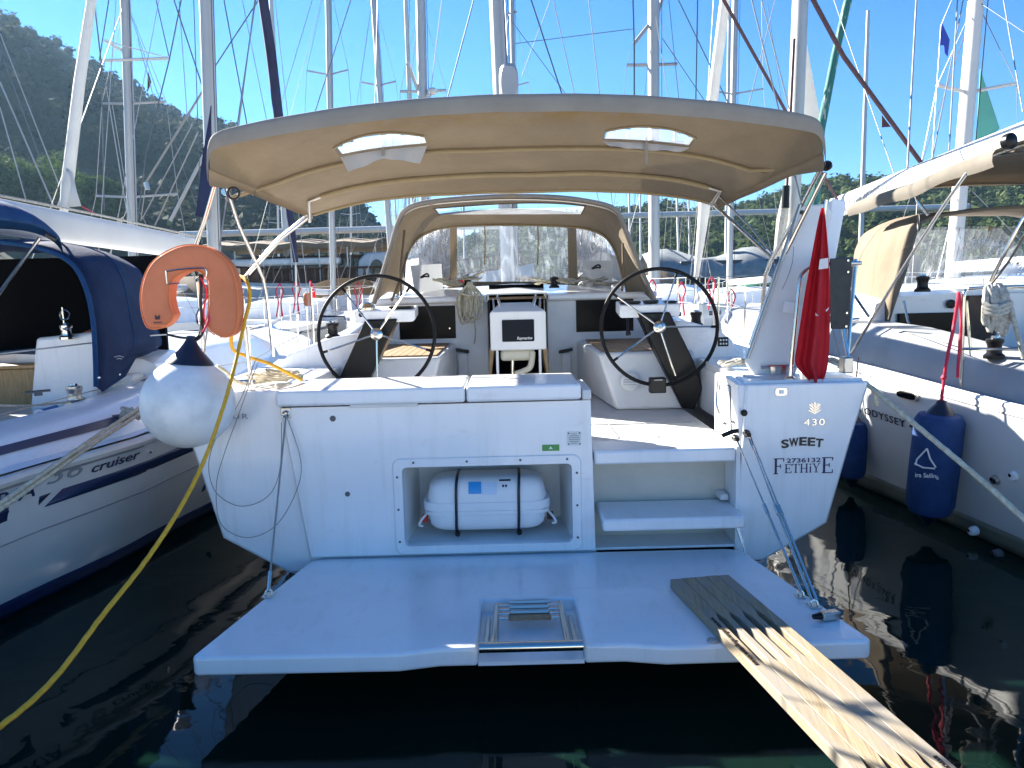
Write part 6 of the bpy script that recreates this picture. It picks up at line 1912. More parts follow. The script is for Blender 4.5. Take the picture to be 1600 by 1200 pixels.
# gate rail at the cockpit side
gr = MB().tube(cr([at(1502, 604, 5.65), at(1504, 520, 5.62), at(1506, 465, 5.6), at(1512, 453, 5.6), at(1530, 450, 5.55), at(1640, 447, 5.3)], 6), 0.0135, 10).build('pushpit', 'steel', Rr)
MB().tube([at(1504, 545, 5.62), at(1640, 546, 5.3)], 0.011, 8).build('rail', 'steel', gr)
MB().tube([at(1517, 556, 5.6), at(1510, 470, 5.62)], 0.010, 8).build('rail', 'steel', gr)
MB().tube([at(1640, 650, 5.2), at(1640, 447, 5.3)], 0.0135, 8).build('post', 'steel', gr)
MB().tube(cr([at(1505, 545, 5.63), at(1420, 520, 6.6), at(1345, 512, 7.6), RH.pt(10, 0, -1, -0.1) + V((0, 0, 0.6))], 4), 0.004, 5).build('lifeline', 'wire', gr)
GC = thing('rope_coil', 'thick grey rope coil hung on the rail of the right yacht', 'rope', at(1565, 525, 5.4))
rnd = random.Random(3)
for k in range(9):
    x_ = 1552 + rnd.uniform(-12, 14)
    MB().tube(cr([at(x_, 446 + rnd.uniform(-3, 3), 5.42), at(x_ + rnd.uniform(-8, 0), 475, 5.36), at(x_ + rnd.uniform(-6, 4), 505 + rnd.uniform(0, 20), 5.38), at(x_ + rnd.uniform(4, 14), 500, 5.36), at(x_ + rnd.uniform(4, 14), 465, 5.36)], 5, True), 0.017, 8, True, (3, 0.12, 14)).build('loop', 'rope_grey', GC)
for k in range(3):
    MB().tube(cr([at(1536, 474 + 6 * k, 5.36), at(1555, 480 + 6 * k, 5.31), at(1580, 472 + 6 * k, 5.34)], 5), 0.016, 8, False, (3, 0.12, 14)).build('turn', 'rope_grey', GC)
MB().tube(cr([at(1578, 470, 5.34), at(1584, 500, 5.32), at(1592, 530, 5.3), at(1600, 560, 5.28)], 5), 0.016, 8, False, (3, 0.12, 14)).build('tail', 'rope_grey', GC)
# boom, mast, rigging
q0, q1 = at(1660, 190, 7.0), at(1300, 326, 11.9)
q0.x = q1.x = XR
rows = []
for t in (0, 1):
    c_ = lerp(q0, q1, t)
    rows.append([c_ + V((0.10 * sq(math.cos(R(a_)), 0.7), 0, 0.15 * sq(math.sin(R(a_)), 0.7))) for a_ in range(0, 360, 15)])
rb_ = MB().loft(rows, True, True, True).build('boom', 'mast_white', Rr, 60)
mb = MB()
bd_ = (q0 - q1).normalized()
text_into(mb, 'kap', lerp(q1, q0, 0.26) + V((-0.106, 0, -0.05)), bd_, (0, 0, 1), 0.17, 1.15)
mb.build('lettering', 'letter_grey', rb_, 0)
MB().tube([q1 + V((0, 0.05, 0)), q1 + V((0.0, 0.35, 0.02))], 0.06, 8).build('gooseneck', 'steel_dull', rb_)
m0, m1 = at(1232, 470, 12.3), at(1251, -10, 12.3)
m1 = m1 + (m1 - m0) * 2.2
rows = [[lerp(m0, m1, t) + V((0.115 * math.cos(R(a_)), 0.16 * math.sin(R(a_)), 0)) for a_ in range(0, 360, 20)] for t in (0, 1)]
rm = MB().loft(rows, True, True, True).build('mast', 'mast', Rr, 60)
MB().tube([at(1241, 60, 12.1), at(1228, 330, 12.1)], 0.02, 6).build('halyard', 'rope_dark', rm)
MB().tube([at(1230, 290, 12.0), at(1222, 345, 12.0), at(1214, 400, 12.0)], [0.05, 0.09, 0.06], 8).build('rope_bundle', 'rope_grey', rm)
MB().tube([at(1228, 290, 11.9), at(1227, 325, 11.9)], [0.05, 0.06], 10).build('block', 'black', rm)
MB().prism([at(1259, 58, 12.6), at(1287, 215, 12.6), at(1285, 240, 12.6), at(1256, 200, 12.6)], (0.02, 0.05, 0)).build('sail_corner', 'sail_white', rm, 0)
MB().tube([at(1330, -20, 11.6), at(1305, 85, 11.6), at(1282, 205, 11.6), at(1276, 330, 11.6)], [0.055, 0.055, 0.062, 0.04], 10).build('furled_headsail', 'rope_teal', rm)
MB().prism([at(1278, 270, 11.6), at(1272, 320, 11.6), at(1262, 345, 11.6), at(1255, 320, 11.6)], (0.01, 0.03, 0)).build('sail_corner', 'sail_green', rm, 0)
for pts, r_, m_ in (([at(1268, -5, 9), at(1318, 88, 9.3), at(1442, 258, 10)], 0.028, 'rope_dark'), ([at(1128, -5, 9), at(1234, 185, 10.5), at(1310, 315, 11.2)], 0.022, 'rope_dark'),
                    ([at(1303, 0, 11), at(1398, 275, 9)], 0.006, 'wire_dark'), ([at(1432, 0, 10), at(1418, 262, 8.5)], 0.010, 'wire'), ([at(1190, 0, 12), at(1233, 170, 12)], 0.009, 'wire'),
                    ([at(1211, 0, 12), at(1166, 180, 10)], 0.006, 'wire'), ([at(1496, 0, 11), at(1483, 235, 9)], 0.008, 'wire'), ([at(1505, 0, 11), at(1457, 248, 9)], 0.007, 'wire')):
    MB().tube(pts, r_, 6).build('stay', m_, rm)
MB().prism([at(1378, 180, 9.7), at(1392, 198, 9.7), at(1378, 199, 9.7)], (0, 0.01, 0)).build('pennant', 'rope_dark', rm, 0)
# its fenders
p_ = at_x(1470, 641, 3.03)
t_ = long_fender('cylinder_fender', 'large blue cylinder fender with white sail emblem on a red line, on the right yacht', p_, 0.165, 0.80, V((-0.02, 0.09, 0)))
MB().tube(cr([p_ + V((0, 0, 0.02)), at(1474, 600, p_.y), at(1480, 560, p_.y), at(1490, 510, p_.y + 0.1), at(1498, 457, p_.y + 0.2)], 5), 0.012, 8, False, (3, 0.12, 16)).build('lanyard', 'rope_red', t_)
MB().tube(cr([at(1498, 457, p_.y + 0.2), at(1502, 500, p_.y + 0.2), at(1499, 545, p_.y + 0.18), at(1496, 590, p_.y + 0.1)], 5), 0.011, 8, False, (3, 0.12, 16)).build('lanyard_tail', 'rope_red', t_)
MB().lathe(at(1475, 590, p_.y), (0, 0, 1), [(0.012, -0.02), (0.022, 0), (0.012, 0.02)], 10).build('knot', 'rope_red', t_)
def on_fender(px, py):
    c0 = p_ + V((-0.008, 0.035, -0.4))
    g = at(px, py, p_.y)
    dx_ = max(-0.16, min(0.16, g.x - c0.x))
    return V((g.x, p_.y + 0.03 - math.sqrt(0.173 ** 2 - dx_ * dx_) - 0.004, g.z))
mb = MB()
for pts in (((1438, 697), (1428, 716), (1426, 725)), ((1438, 697), (1441, 712), (1447, 724)), ((1424, 722), (1434, 727), (1446, 726))):
    mb.tube([on_fender(*q) for q in pts], 0.006, 6)
mb.build('emblem', 'letter_white', t_, 0)
mb = MB()
g = on_fender(1437, 741)
text_into(mb, 'sail', g + V((0, -0.004, 0)), (1, -0.25, -0.02), (0, 0, 1), 0.045, 0.155)
mb.build('lettering', 'letter_white', t_, 0)
p_ = at(1333, 655, 6.7)
t_ = long_fender('cylinder_fender', 'blue cylinder fender half hidden behind the right edge of the middle yacht', p_, 0.12, 0.55)
MB().tube([p_, p_ + V((0.05, 0.05, 0.55))], 0.007, 6).build('lanyard', 'rope_dark', t_)
# ---------------------------------------------------------------- yachts farther off
def mast_poly(a, b, rx, ry):
    return MB().loft([[lerp(a, b, t) + V((rx * math.cos(R(q)), ry * math.sin(R(q)), 0)) for q in range(0, 360, 30)] for t in (0, 1)], True, True, True)
def bg_yacht(label, x, ym, bow, ln, beam, foot_px, top_px, rmast, mat_hull='hull_white', mat_mast='mast', hood='canvas_tan', spread=((0.45, 0.9), (0.72, 0.7)), full=True, group='yachts moored farther off', z0=1.15, top_z=None):
    """bow = +1 bow away from us, -1 bow towards us; the mast is drawn through two photo pixels at its own distance"""
    Yf = lambda d_: ym + bow * d_                              # d_ metres forward of the mast
    st, bw = -0.62 * ln, 0.38 * ln
    tbl = [(st, beam * 0.40), (st * 0.5, beam * 0.49), (0, beam * 0.5), (bw * 0.5, beam * 0.36), (bw, 0.04)]
    dk = sorted([(Yf(d_), b_) for d_, b_ in tbl])
    wl = [(y_, b_ * 0.86) for y_, b_ in dk]
    sh = sorted([(Yf(st), z0), (Yf(bw), z0 + 0.30)])
    H = Hull(x, dk, wl, sh)
    t = thing('moored_sailing_yacht', label, 'sailing yacht', (x, ym, 0), group)
    h = H.build(t, min(Yf(st), Yf(bw)), max(Yf(st), Yf(bw)), mat_hull, 16)
    H.deckplate('deck', t, min(Yf(st), Yf(bw)) + 0.05, max(Yf(st), Yf(bw)) - 0.05, 'gelcoat', 0.0, 0.04, 14)
    if full:
        for sd_ in (1, -1):
            H.strip('stripe', h, min(Yf(st), Yf(bw)) + 0.3, max(Yf(st), Yf(bw)) - 0.5, 0.12, 0.19, sd_, 'stripe_navy', n=12)
        rows = []
        for d_, hw, zt in ((-0.28 * ln, 0.33, 0.55), (-0.1 * ln, 0.34, 0.60), (0.06 * ln, 0.28, 0.52), (0.16 * ln, 0.15, 0.25)):
            zs = interp(sh, Yf(d_))
            rows.append([V((x - beam * hw, Yf(d_), zs)), V((x - beam * (hw - 0.03), Yf(d_), zs + zt * 0.85)), V((x - beam * (hw - 0.08), Yf(d_), zs + zt)), V((x, Yf(d_), zs + zt + 0.06)), V((x + beam * (hw - 0.08), Yf(d_), zs + zt)), V((x + beam * (hw - 0.03), Yf(d_), zs + zt * 0.85)), V((x + beam * hw, Yf(d_), zs))])
        cb = MB().loft(rows, False, True, True).build('cabin', 'gelcoat', t, 40)
        for sd_ in (1, -1):
            MB().loft([[lerp(rows[0][k], rows[1 if j else 0][k], 1) if False else lerp(lerp(rows[0][0 if sd_ < 0 else 6], rows[2][0 if sd_ < 0 else 6], u_), lerp(rows[0][1 if sd_ < 0 else 5], rows[2][1 if sd_ < 0 else 5], u_), v_) + V((sd_ * 0.012, 0, 0)) for u_ in (0.12, 0.35, 0.6, 0.85)] for v_ in (0.35, 0.8) for k, j in ((0, 0),)]).build('window', 'glass_dark', cb, 0)
        # sprayhood
    if full and hood:
        zs = interp(sh, Yf(-0.3 * ln)) + 0.5
        ar = lambda d_, hw, hh: [V((x + beam * hw * math.sin(lerp(-1, 1, k / 12) * 1.5708), Yf(d_), zs + hh * max(0.0, math.cos(lerp(-1, 1, k / 12) * 1.5708)) ** 0.5)) for k in range(13)]
        MB().loft([ar(-0.34 * ln, 0.32, 0.72), ar(-0.28 * ln, 0.31, 0.70), ar(-0.22 * ln, 0.28, 0.12)]).build('sprayhood', hood, t, 60)
    if full:
        # pulpit and guard rails with stanchions
        for sd_ in (1, -1):
            pts = []
            for k in range(6):
                y_ = Yf(lerp(st + 0.3, bw - 0.5, k / 5))
                b_ = H.pt(y_, 0, sd_, -0.06)
                MB().tube([b_, b_ + V((0, 0, 0.62))], 0.014, 6).build('stanchion', 'steel', t)
                pts.append(b_ + V((0, 0, 0.62)))
            pts.append(V((x, Yf(bw), z0 + 0.95)))
            MB().tube(pts, 0.008, 5).build('guard_rail', 'steel', t)
            MB().tube([p - V((0, 0, 0.3)) for p in pts], 0.007, 5).build('guard_rail', 'steel', t)
    a, b = at(*foot_px, ym), at(*top_px, ym)
    a = lerp(a, b, (z0 - a.z) / (b.z - a.z))
    if top_z:
        b = lerp(a, b, (top_z - a.z) / (b.z - a.z))
    m = mast_poly(a, b, rmast, rmast * 1.35).build('mast', mat_mast, t, 60)
    H_ = b.z - a.z
    e_ = V((a.x, Yf(-0.36 * ln), a.z + 1.0))
    MB().tube([a + V((0, 0, 0.95)), e_], 0.10 if full else 0.08, 8).build('boom', 'mast_white', t)
    for fr_, w_ in spread:
        c_ = lerp(a, b, fr_)
        for sd_ in (1, -1):
            MB().tube([c_, c_ + V((sd_ * w_, -bow * 0.25, 0.08))], rmast * 0.28, 6).build('spreader', mat_mast, m)
    for sd_ in (1, -1):
        pts = [V((x + sd_ * beam * 0.44, ym - bow * 0.3, z0))] + [lerp(a, b, f_) + V((sd_ * w_, -bow * 0.25, 0.08)) for f_, w_ in spread] + [b]
        MB().tube(pts, 0.007 if full else 0.012, 5).build('shroud', 'wire', m)
        if full:
            MB().tube([V((x + sd_ * beam * 0.40, ym - bow * 0.6, z0)), lerp(a, b, spread[0][0])], 0.006, 5).build('shroud', 'wire', m)
    MB().tube([V((x, Yf(bw - 0.1), z0 + 0.3)), b], 0.008 if full else 0.014, 5).build('forestay', 'wire', m)
    MB().tube([V((x, Yf(st + 0.1), z0)), b], 0.007 if full else 0.012, 5).build('backstay', 'wire_dark', m)
    if full:
        MB().tube([a + V((rmast * 1.3, -0.1, 0)), b + V((rmast * 1.3, -0.1, 0))], 0.008, 5).build('halyard', 'rope_dark', m)
    return t, m

# yacht bow-on at the far left: mast with two raked spreaders and a furled genoa
tA, mA = bg_yacht('white yacht bow-on behind the left boom, mast carrying a furled white genoa', -8.55, 17.0, -1, 11.0, 3.6, (209, 420), (196, 0), 0.095, spread=((0.42, 0.9), (0.7, 0.7)))
MB().tube([at(98, 345, 13.4), at(105, 290, 13.5), at(124, 130, 14.2), at(146, -20, 15)], [0.05, 0.10, 0.095, 0.08], 10).build('furled_headsail', 'sail_white', mA)
MB().loft([[at(lerp(104, 113, t), lerp(262, 268, t), 13.5) for t in (0, 0.5, 1)], [at(lerp(97, 120, t), 300, 13.45 + 0.05 * math.sin(t * 6)) for t in (0, 0.5, 1)], [at(lerp(88, 127, t), lerp(325, 322, t), 13.4 + 0.06 * math.sin(t * 6)) for t in (0, 0.5, 1)]]).build('sail_corner', 'sail_white', mA, 60, solid=0.01)
MB().tube([at(127, 322, 13.4), at(147, 333, 13.2)], 0.012, 5).build('sheet', 'rope_red', mA)
MB().tube([at(163, 63, 16.8), at(196, 82, 17)], 0.03, 6).build('spreader', 'mast_white', mA)
MB().tube([at(163, 63, 16.8), at(265, 91, 17)], 0.012, 6).build('spreader', 'mast_white', mA)
MB().tube([at(155, 95, 16.8), at(265, 91, 17)], 0.032, 6).build('spreader', 'mast_white', mA)
MB().prism([at(231, 112, 17), at(236, 128, 17), at(230, 143, 17)], (0, 0.02, 0)).build('pennant', 'rope_dark', mA, 0)
for pts, r_, m_ in (([(0, 52), (92, 288)], .012, 'wire'), ([(0, 78), (60, 240)], .013, 'wire_dark'), ([(0, 128), (84, 322)], .016, 'wire'), ([(0, 168), (41, 314)], .012, 'wire'),
                    ([(147, 0), (158, 95), (163, 330)], .012, 'wire_dark'), ([(170, 0), (155, 95)], .010, 'wire_dark'), ([(283, 0), (265, 91), (228, 240), (215, 345)], .012, 'wire_dark'), ([(244, 0), (264, 88)], .010, 'wire_dark'),
                    ([(272, 0), (318, 140)], .013, 'wire_dark'), ([(280, 0), (293, 190)], .008, 'wire'), ([(350, 0), (388, 205)], .013, 'wire_dark'), ([(398, 0), (372, 205)], .012, 'wire'), ([(404, 0), (335, 105)], .013, 'wire_dark'),
                    ([(318, 140), (228, 285)], .022, 'wire'), ([(300, 195), (222, 342)], .012, 'wire'), ([(310, 205), (242, 352)], .014, 'wire'), ([(318, 243), (266, 345)], .035, 'mast'), ([(215, 60), (245, 170)], .007, 'wire'),
                    ([(228, 285), (220, 345)], .010, 'wire'), ([(165, 130), (200, 342)], .010, 'wire'), ([(175, 160), (205, 342)], .008, 'wire'), ([(488, 0), (440, 160)], .007, 'wire'), ([(548, 0), (490, 182)], .011, 'wire_dark')):
    dep = 15.0 if pts[0][0] < 330 else 16.5
    MB().tube([at(px, py, dep) for px, py in pts], r_, 5).build('stay', m_, mA)
MB().tube([at(228, 285, 15), at(231, 296, 15)], 0.05, 8).build('block', 'steel_dull', mA)
# the forestays of the two neighbours
MB().tube([at(462, 410, 14.3), at(450, 310, 14.2), at(436, 190, 14), at(423, 80, 13.6), at(408, -20, 13.2)], [0.05, 0.075, 0.085, 0.085, 0.08], 10).build('furled_headsail', 'sail_navy', lm)
MB().tube([at(462, 400, 14.3), at(463, 470, 14.3)], 0.02, 6).build('forestay', 'steel_dull', lm)
MB().tube([at(1088, 432, 15.5), at(1100, 330, 15.3), at(1112, 165, 15), at(1135, -15, 14.5)], [0.05, 0.11, 0.10, 0.095], 10).build('furled_headsail', 'sail_white', rm)
MB().tube([at(1088, 432, 15.5), at(1084, 475, 15.5)], 0.02, 6).build('forestay', 'steel_dull', rm)
rows = [[V((XR - 1.43 - 0.006 + 0.10 * v_, y_, lerp(interp(RH.sheer, y_), 1.70, v_ + 0.12))) for y_ in (8.6, 9.2, 10.0, 10.8)] for v_ in (0.3, 0.8)]
MB().loft(rows).build('cabin_window', 'glass_dark', Rr, 60)
for y_ in (8.6, 10.4, 12.2, 14.0):
    b_ = RH.pt(y_, 0, -1, -0.08)
    MB().tube([b_, b_ + V((0, 0, 0.64))], 0.012, 8).build('stanchion', 'steel', Rr)
for dz in (0.62, 0.32):
    MB().tube([RH.pt(y_, 0, -1, -0.08) + V((0, 0, dz)) for y_ in (7.6, 8.6, 10.4, 12.2, 14.0, 15.9)], 0.005, 5).build('lifeline', 'wire', Rr)

tB, mB = bg_yacht('white yacht straight ahead whose mast carries a small radar dome', -3.3, 24.0, -1, 12.0, 3.9, (666, 420), (657, 0), 0.15)
q = at(676, 147, 23.8)
MB().lathe(q, (0, 0, 1), [(0.10, 0), (0.15, 0.04), (0.15, 0.12), (0.09, 0.17), (0.02, 0.18)], 18).build('radar_dome', 'mast_white', mB)
MB().tube([at(662, 152, 24), q], 0.04, 6).build('radar_bracket', 'mast_white', mB)
MB().tube([at(637, 98, 23.6), at(655, 146, 24)], [0.06, 0.05], 6).build('spreader', 'mast', mB)
MB().tube([at(590, 0, 24), at(586, 170, 23)], 0.015, 5).build('stay', 'wire_dark', mB)
tC, mC = bg_yacht('white yacht with a thick pale mast and raked spreaders, right of the sprayhood', 4.35, 22.0, -1, 11.5, 3.8, (1022, 420), (1021, 0), 0.16, spread=((0.55, 0.9), (0.8, 0.7)))
MB().tube([at(1013, 40, 21.9), at(991, 68, 21.7)], 0.055, 6).build('spreader', 'mast', mC)
MB().tube([at(1025, 30, 22), at(1036, -8, 22.2)], 0.06, 6).build('spreader', 'mast', mC)
for pts, r_ in (([(991, 68), (991, 160)], .02), ([(989, 0), (991, 68)], .018), ([(1060, 0), (1142, 170)], .014), ([(1090, 0), (1087, 168)], .016), ([(740, 0), (698, 158)], .016), ([(830, 0), (881, 156)], .018), ([(990, 45), (805, 68)], .010), ([(860, 0), (815, 120)], .008), ([(790, 20), (890, 155)], .008), ([(1035, 60), (1108, 168)], .010), ([(1045, 0), (1062, 168)], .008)):
    MB().tube([at(px, py, 20) for px, py in pts], r_, 5).build('stay', 'wire_dark', mC)
tD, mD = bg_yacht('white yacht beyond the right neighbour, its broad pale mast beside a green sail', 8.9, 14.2, 1, 12.0, 3.8, (1497, 330), (1525, 0), 0.12, mat_mast='mast_white', hood='canvas_grey')
MB().prism([at(1532, 108, 14.6), at(1562, 200, 14.6), at(1556, 208, 14.6), at(1525, 232, 14.6)], (0.01, 0.03, 0)).build('furled_headsail', 'sail_green', mD, 0)
MB().tube([at(1568, 0, 13), at(1598, 175, 12)], 0.008, 5).build('stay', 'wire_dark', mD)
MB().prism([at(1472, 36, 13), at(1484, 62, 13), at(1481, 88, 13), at(1476, 82, 13), at(1475, 70, 13), at(1467, 70, 13)], (0.01, 0.03, 0)).build('pennant', 'flag_blue', mD, 0)
MB().tube([at(1487, 0, 13), at(1470, 40, 13), at(1456, 250, 12.6)], 0.004, 5).build('stay', 'wire', mD)
tE, mE = bg_yacht('white yacht behind the wheel at left, slender mast leaning left', -6.0, 32.0, 1, 12.0, 3.9, (612, 420), (583, -10), 0.12)
tF, mF = bg_yacht('white yacht far ahead whose short mast ends just above the bimini', 0.35, 36.0, 1, 10.5, 3.4, (806, 420), (800, 18), 0.11, top_z=14.9)
MB().tube([at(794, 20, 36), at(808, 19, 36)], 0.05, 5).build('masthead_fitting', 'mast', mF)
# white yacht whose deck shows between the lifebuoy and the left wheel, and another beyond the right wheel
tG, mG = bg_yacht('white yacht behind the left rail with red lines tied to its stanchions', -7.4, 27.0, 1, 11.0, 3.8, (520, 420), (512, -40), 0.10, z0=1.0, hood=None)
tH, mH = bg_yacht('white yacht behind the right wheel with red lines tied to its rail', 7.6, 26.0, 1, 11.0, 3.8, (1140, 420), (1155, -300), 0.10, z0=1.0, hood=None)
for px, py, dep, tt in ((437, 447, 17, tA), (463, 443, 17, tA), (560, 445, 17, tG), (1065, 445, 15, tH), (1112, 436, 15, tH), (1143, 455, 15, tH), (1019, 440, 15, tC)):
    for k in (-1, 1):
        MB().tube(cr([at(px, py - 4, dep), at(px + 6 * k, py + 8, dep), at(px + 2 * k, py + 24, dep), at(px + 5 * k, py + 48, dep)], 5), 0.015, 6).build('red_line', 'rope_red', tt)
    MB().tube([at(px + 2, py + 5, dep + 0.05), at(px + 3, py + 85, dep + 0.05)], 0.016, 6).build('stanchion', 'steel', tt)
# small ensign and orange float on the rail behind the left wheel
SF = thing('small_flag', 'small red flag with white crescent standing behind the left wheel', 'flag', at(485, 480, 16))
MB().tube([at(484, 440, 16), at(483, 500, 16)], 0.012, 6).build('staff', 'mast_white', SF)
MB().loft([[at(lerp(484, lerp(493, 480, k / 6), 0) + (k / 6) * 0, lerp(438, 463, k / 6), 16 + 0.04 * math.sin(k)) for k in range(7)], [at(lerp(485, 493, min(1, k / 3)), lerp(438, 466, k / 6), 16 + 0.04 * math.cos(k)) for k in range(7)]]).build('cloth', 'flag_red', SF, 60)
MB().ring(at(489, 453, 15.9), (1, 0, 0), (0, 0, 1), 0.035, 0.012, 12, 5).build('crescent', 'flag_white', SF)
OFL = MB().lathe(at(481, 478, 15.8), (0, 0, 1), [(0.05, 0), (0.085, 0.03), (0.085, 0.22), (0.05, 0.26)], 12).build('lifebuoy_light', 'orange', None)
tag(OFL, 'small orange float standing on the rail behind the left wheel', 'float')

# far yachts: slim masts against the hills
for px, dep, lean, where in ((985, 62, 0, 'first thin mast right of the sprayhood'), (1001, 70, 1, 'second thin mast right of the sprayhood'), (1061, 58, -1, 'thin mast between the thick mast and the white furled sail'), (1078, 75, 0, 'thin mast close left of the white furled sail'),
                            (622, 66, -2, 'leftmost of three thin masts left of the sprayhood top'), (634, 72, 1, 'middle of three thin masts left of the sprayhood top'), (641, 60, 0, 'rightmost of three thin masts left of the sprayhood top'), (726, 64, 0, 'thin mast seen through the middle sprayhood window'),
                            (436, 70, 0, 'thin mast below the left edge of the bimini'), (548, 64, 2, 'thin mast above the awning of the grey wooden boat')):
    p0 = at(px, 430, dep)
    bg_yacht('far white yacht, ' + where, p0.x, dep, 1, 10.0, 3.4, (px, 430), (px + lean * 2 - 3, 250), 0.085, 'hull_white', 'mast_white', full=False, group='far yachts below the hills', spread=((0.5, 0.8),), top_z=14.0 if px > 900 else 15.5)

# ---------------------------------------------------------------- two big wooden cruising boats lying across
def gulet(label, x0, x1, y, zh, mats, rail=True, awn=None, boomz=None, flip=1):
    t = thing('wooden_cruising_boat', label, 'boat', ((x0 + x1) / 2, y, 0))
    n = 24
    rows = []
    for i in range(n + 1):
        u = i / n
        x = lerp(x0, x1, u)
        hb = 2.9 * (1 - abs(2 * u - 1) ** 3.2) ** 0.7 + 0.05
        sh_ = zh + 0.9 * abs(2 * u - 1) ** 2.4 - 0.45
        rows.append([V((x, y - hb, sh_)), V((x, y - hb * 0.97, sh_ * 0.5)), V((x, y - hb * 0.8, 0.0)), V((x, y, -0.6)), V((x, y + hb * 0.8, 0)), V((x, y + hb, sh_))])
    h = MB().loft(rows, True, True, True).build('hull', mats, t, 50)
    sh_at = lambda x: zh + 0.9 * abs(2 * (x - x0) / (x1 - x0) - 1) ** 2.4 - 0.45
    hb_at = lambda x: 2.9 * (1 - abs(2 * (x - x0) / (x1 - x0) - 1) ** 3.2) ** 0.7
    xs_ = [lerp(x0 + 0.6, x1 - 0.6, i / 40) for i in range(41)]
    MB().tube([V((x, y - hb_at(x) - 0.03, sh_at(x) * 0.6)) for x in xs_], 0.06, 6).build('rubbing_strake', 'gelcoat_dull', h)
    MB().box(x0 + 5, x1 - 5, y - 1.7, y + 1.7, zh - 0.5, zh + 1.15).build('deckhouse', 'wood_dark' if rail else 'hull_dark', t, 40, 0.1)
    for i in range(5):
        xw = lerp(x0 + 6.5, x1 - 7.5, i / 4)
        MB().box(xw, xw + 1.3, y - 1.74, y - 1.701, zh + 0.35, zh + 0.9).build('window', 'glass_dark', t, 0)
    if rail:
        MB().tube([V((x, y - hb_at(x), sh_at(x) + 0.82)) for x in xs_], 0.07, 6).build('cap_rail', 'wood_dark', t)
        MB().tube([V((x, y - hb_at(x), sh_at(x) + 0.06)) for x in xs_], 0.08, 6).build('cap_rail', 'wood_dark', t)
        base = MB().lathe((0, 0, 0), (0, 0, 1), [(0.07, 0), (0.05, 0.1), (0.10, 0.26), (0.11, 0.36), (0.06, 0.52), (0.05, 0.66), (0.08, 0.8)], 8).mesh('baluster', V((0, 0, 0)), 'wood_dark', 60)
        for x in [lerp(x0 + 0.8, x1 - 0.8, i / 44) for i in range(45)]:
            inst('baluster', base, t, (x, y - hb_at(x), sh_at(x) + 0.02))
    if awn:
        xa, xb, za, m_ = awn
        MB().loft([[V((lerp(xa, xb, i / 20), y + yy, za + zz + 0.06 * math.sin(i * 1.3))) for i in range(21)] for yy, zz in ((-2.7, -0.30), (-2.6, 0.0), (0, 0.35), (2.6, 0.0), (2.7, -0.3))]).build('awning', m_, t, 60, solid=0.03)
        for i in range(7):
            x = lerp(xa + 0.3, xb - 0.3, i / 6)
            MB().tube([V((x, y - 2.55, sh_at(x))), V((x, y - 2.55, za))], 0.04, 6).build('awning_post', 'mast_white', t)
            MB().tube([V((x, y - 2.5, za - 0.05)), V((x, y, za + 0.28)), V((x, y + 2.5, za - 0.05))], 0.06, 6).build('awning_batten', 'wood_dark', t)
    if boomz:
        MB().tube([V((x0 + 1, y, boomz)), V((x1 - 1, y, boomz + 0.05))], 0.19, 10).build('boom', 'mast_white', t)
        for f_ in (0.33, 0.68):
            x = lerp(x0, x1, f_)
            MB().tube([V((x, y, zh)), V((x, y, zh + 17))], [0.17, 0.11], 10).build('mast', 'mast_white', t)
    return t
g1 = gulet('grey hulled wooden cruising boat with turned railing and cream awning, behind the left wheel', -20.5, 1.5, 46, 2.95, 'hull_grey', True, (-17.3, -7.2, 4.75, 'canvas_tan'), 5.6)
MB().box(-15.8, -9.6, 43.6, 45.5, 3.55, 3.95).build('sun_mattress', 'gelcoat_dull', g1, 40, 0.12)
a, b = at(556, 395, 43.4), at(600, 432, 43.4)
ch = MB().prism([V((a.x, 43.3, b.z)), V((b.x + 1.5, 43.3, b.z)), V((b.x + 1.5, 43.3, a.z)), V((a.x + 0.6, 43.3, a.z)), V((a.x + 0.15, 43.3, a.z - 0.4))], (0, 3, 0)).build('wheelhouse', 'hull_grey', g1, 40, 0.1)
c_ = at(589, 426, 43.2)
MB().prism([V((c_.x + 0.42 * math.cos(R(q_)), 43.28, c_.z + 0.75 * math.sin(R(q_)))) for q_ in range(0, 181, 15)], (0, -0.03, 0)).build('arched_window', 'glass_dark', ch, 0)
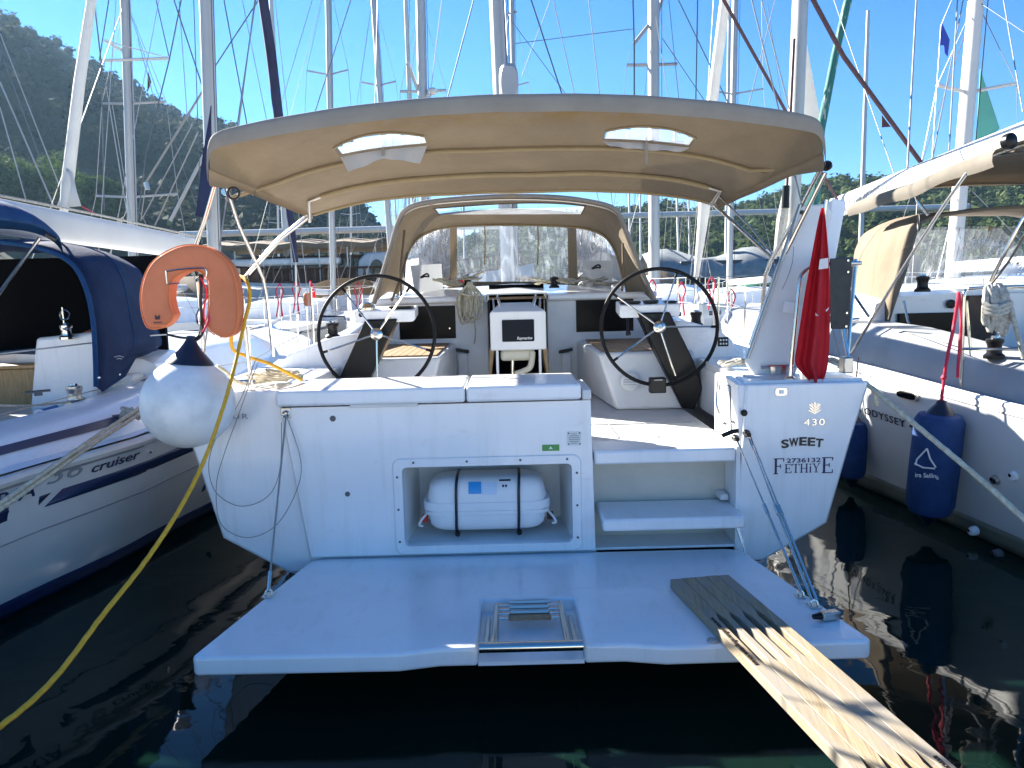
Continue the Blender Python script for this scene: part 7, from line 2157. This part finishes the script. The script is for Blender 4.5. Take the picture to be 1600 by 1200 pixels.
g2 = gulet('dark hulled cruising boat under a grey tarpaulin, far right beyond the wheel', 6.2, 32, 52, 2.3, 'hull_dark', False, None, 6.6)
rows = []
for i in range(13):
    x = lerp(9.0, 19.0, i / 12)
    rows.append([V((x, 49.2, 2.2 + 0.2 * math.sin(i * 2.1))), V((x, 50.2, 3.3 + 0.25 * math.sin(i * 1.7))), V((x, 52, 4.0 + 0.35 * math.sin(i * 0.9))), V((x, 54, 3.2))])
MB().loft(rows).build('tarpaulin', 'tarp', g2, 180, solid=0.03)
q = at(1195, 437, 44)
RBt = thing('inflatable_boat', 'green covered inflatable boat beyond the right rail', 'dinghy', V((q.x, 44, 0.9)))
MB().loft([[V((q.x + xx, 44 + 0.9 * math.cos(R(a_)) * k_, 1.3 + 0.75 * math.sin(R(a_)) * k_)) for a_ in range(0, 181, 20)] for xx, k_ in ((-1.8, 0.1), (-1.5, 0.7), (-0.5, 1.0), (0.8, 1.0), (1.6, 0.8), (1.8, 0.3))]).build('cover', 'green_cover', RBt, 60)
MB().tube(cr([V((q.x + 2.0 * math.cos(R(a_)), 44 + 1.0 * math.sin(R(a_)), 1.15)) for a_ in range(0, 360, 30)], 4, True), 0.26, 10, True).build('tube', 'hull_grey', RBt)
MB().box(q.x - 1.5, q.x + 1.5, 43.4, 44.6, 0.0, 0.9).build('cradle', 'gelcoat_dull', RBt, 40, 0.15)

# ---------------------------------------------------------------- the air between: light haze over the harbour
hz = bpy.data.materials.new('haze')
hz.use_nodes = True
nh = hz.node_tree.nodes
nh.remove(nh['Principled BSDF'])
pv = nh.new('ShaderNodeVolumePrincipled')
pv.inputs['Color'].default_value = (0.45, 0.72, 1.0, 1)
pv.inputs['Density'].default_value = 0.00012
pv.inputs['Anisotropy'].default_value = 0.35
hz.node_tree.links.new(pv.outputs[0], nh['Material Output'].inputs['Volume'])
M['haze'] = hz
hb = MB().box(-1560, 1560, -360, 860, -1.8, 240).build('haze', 'haze', None, 0)
struct(hb, 'stuff')
tag(hb, 'thin pale haze lying over the harbour and hills', 'haze')
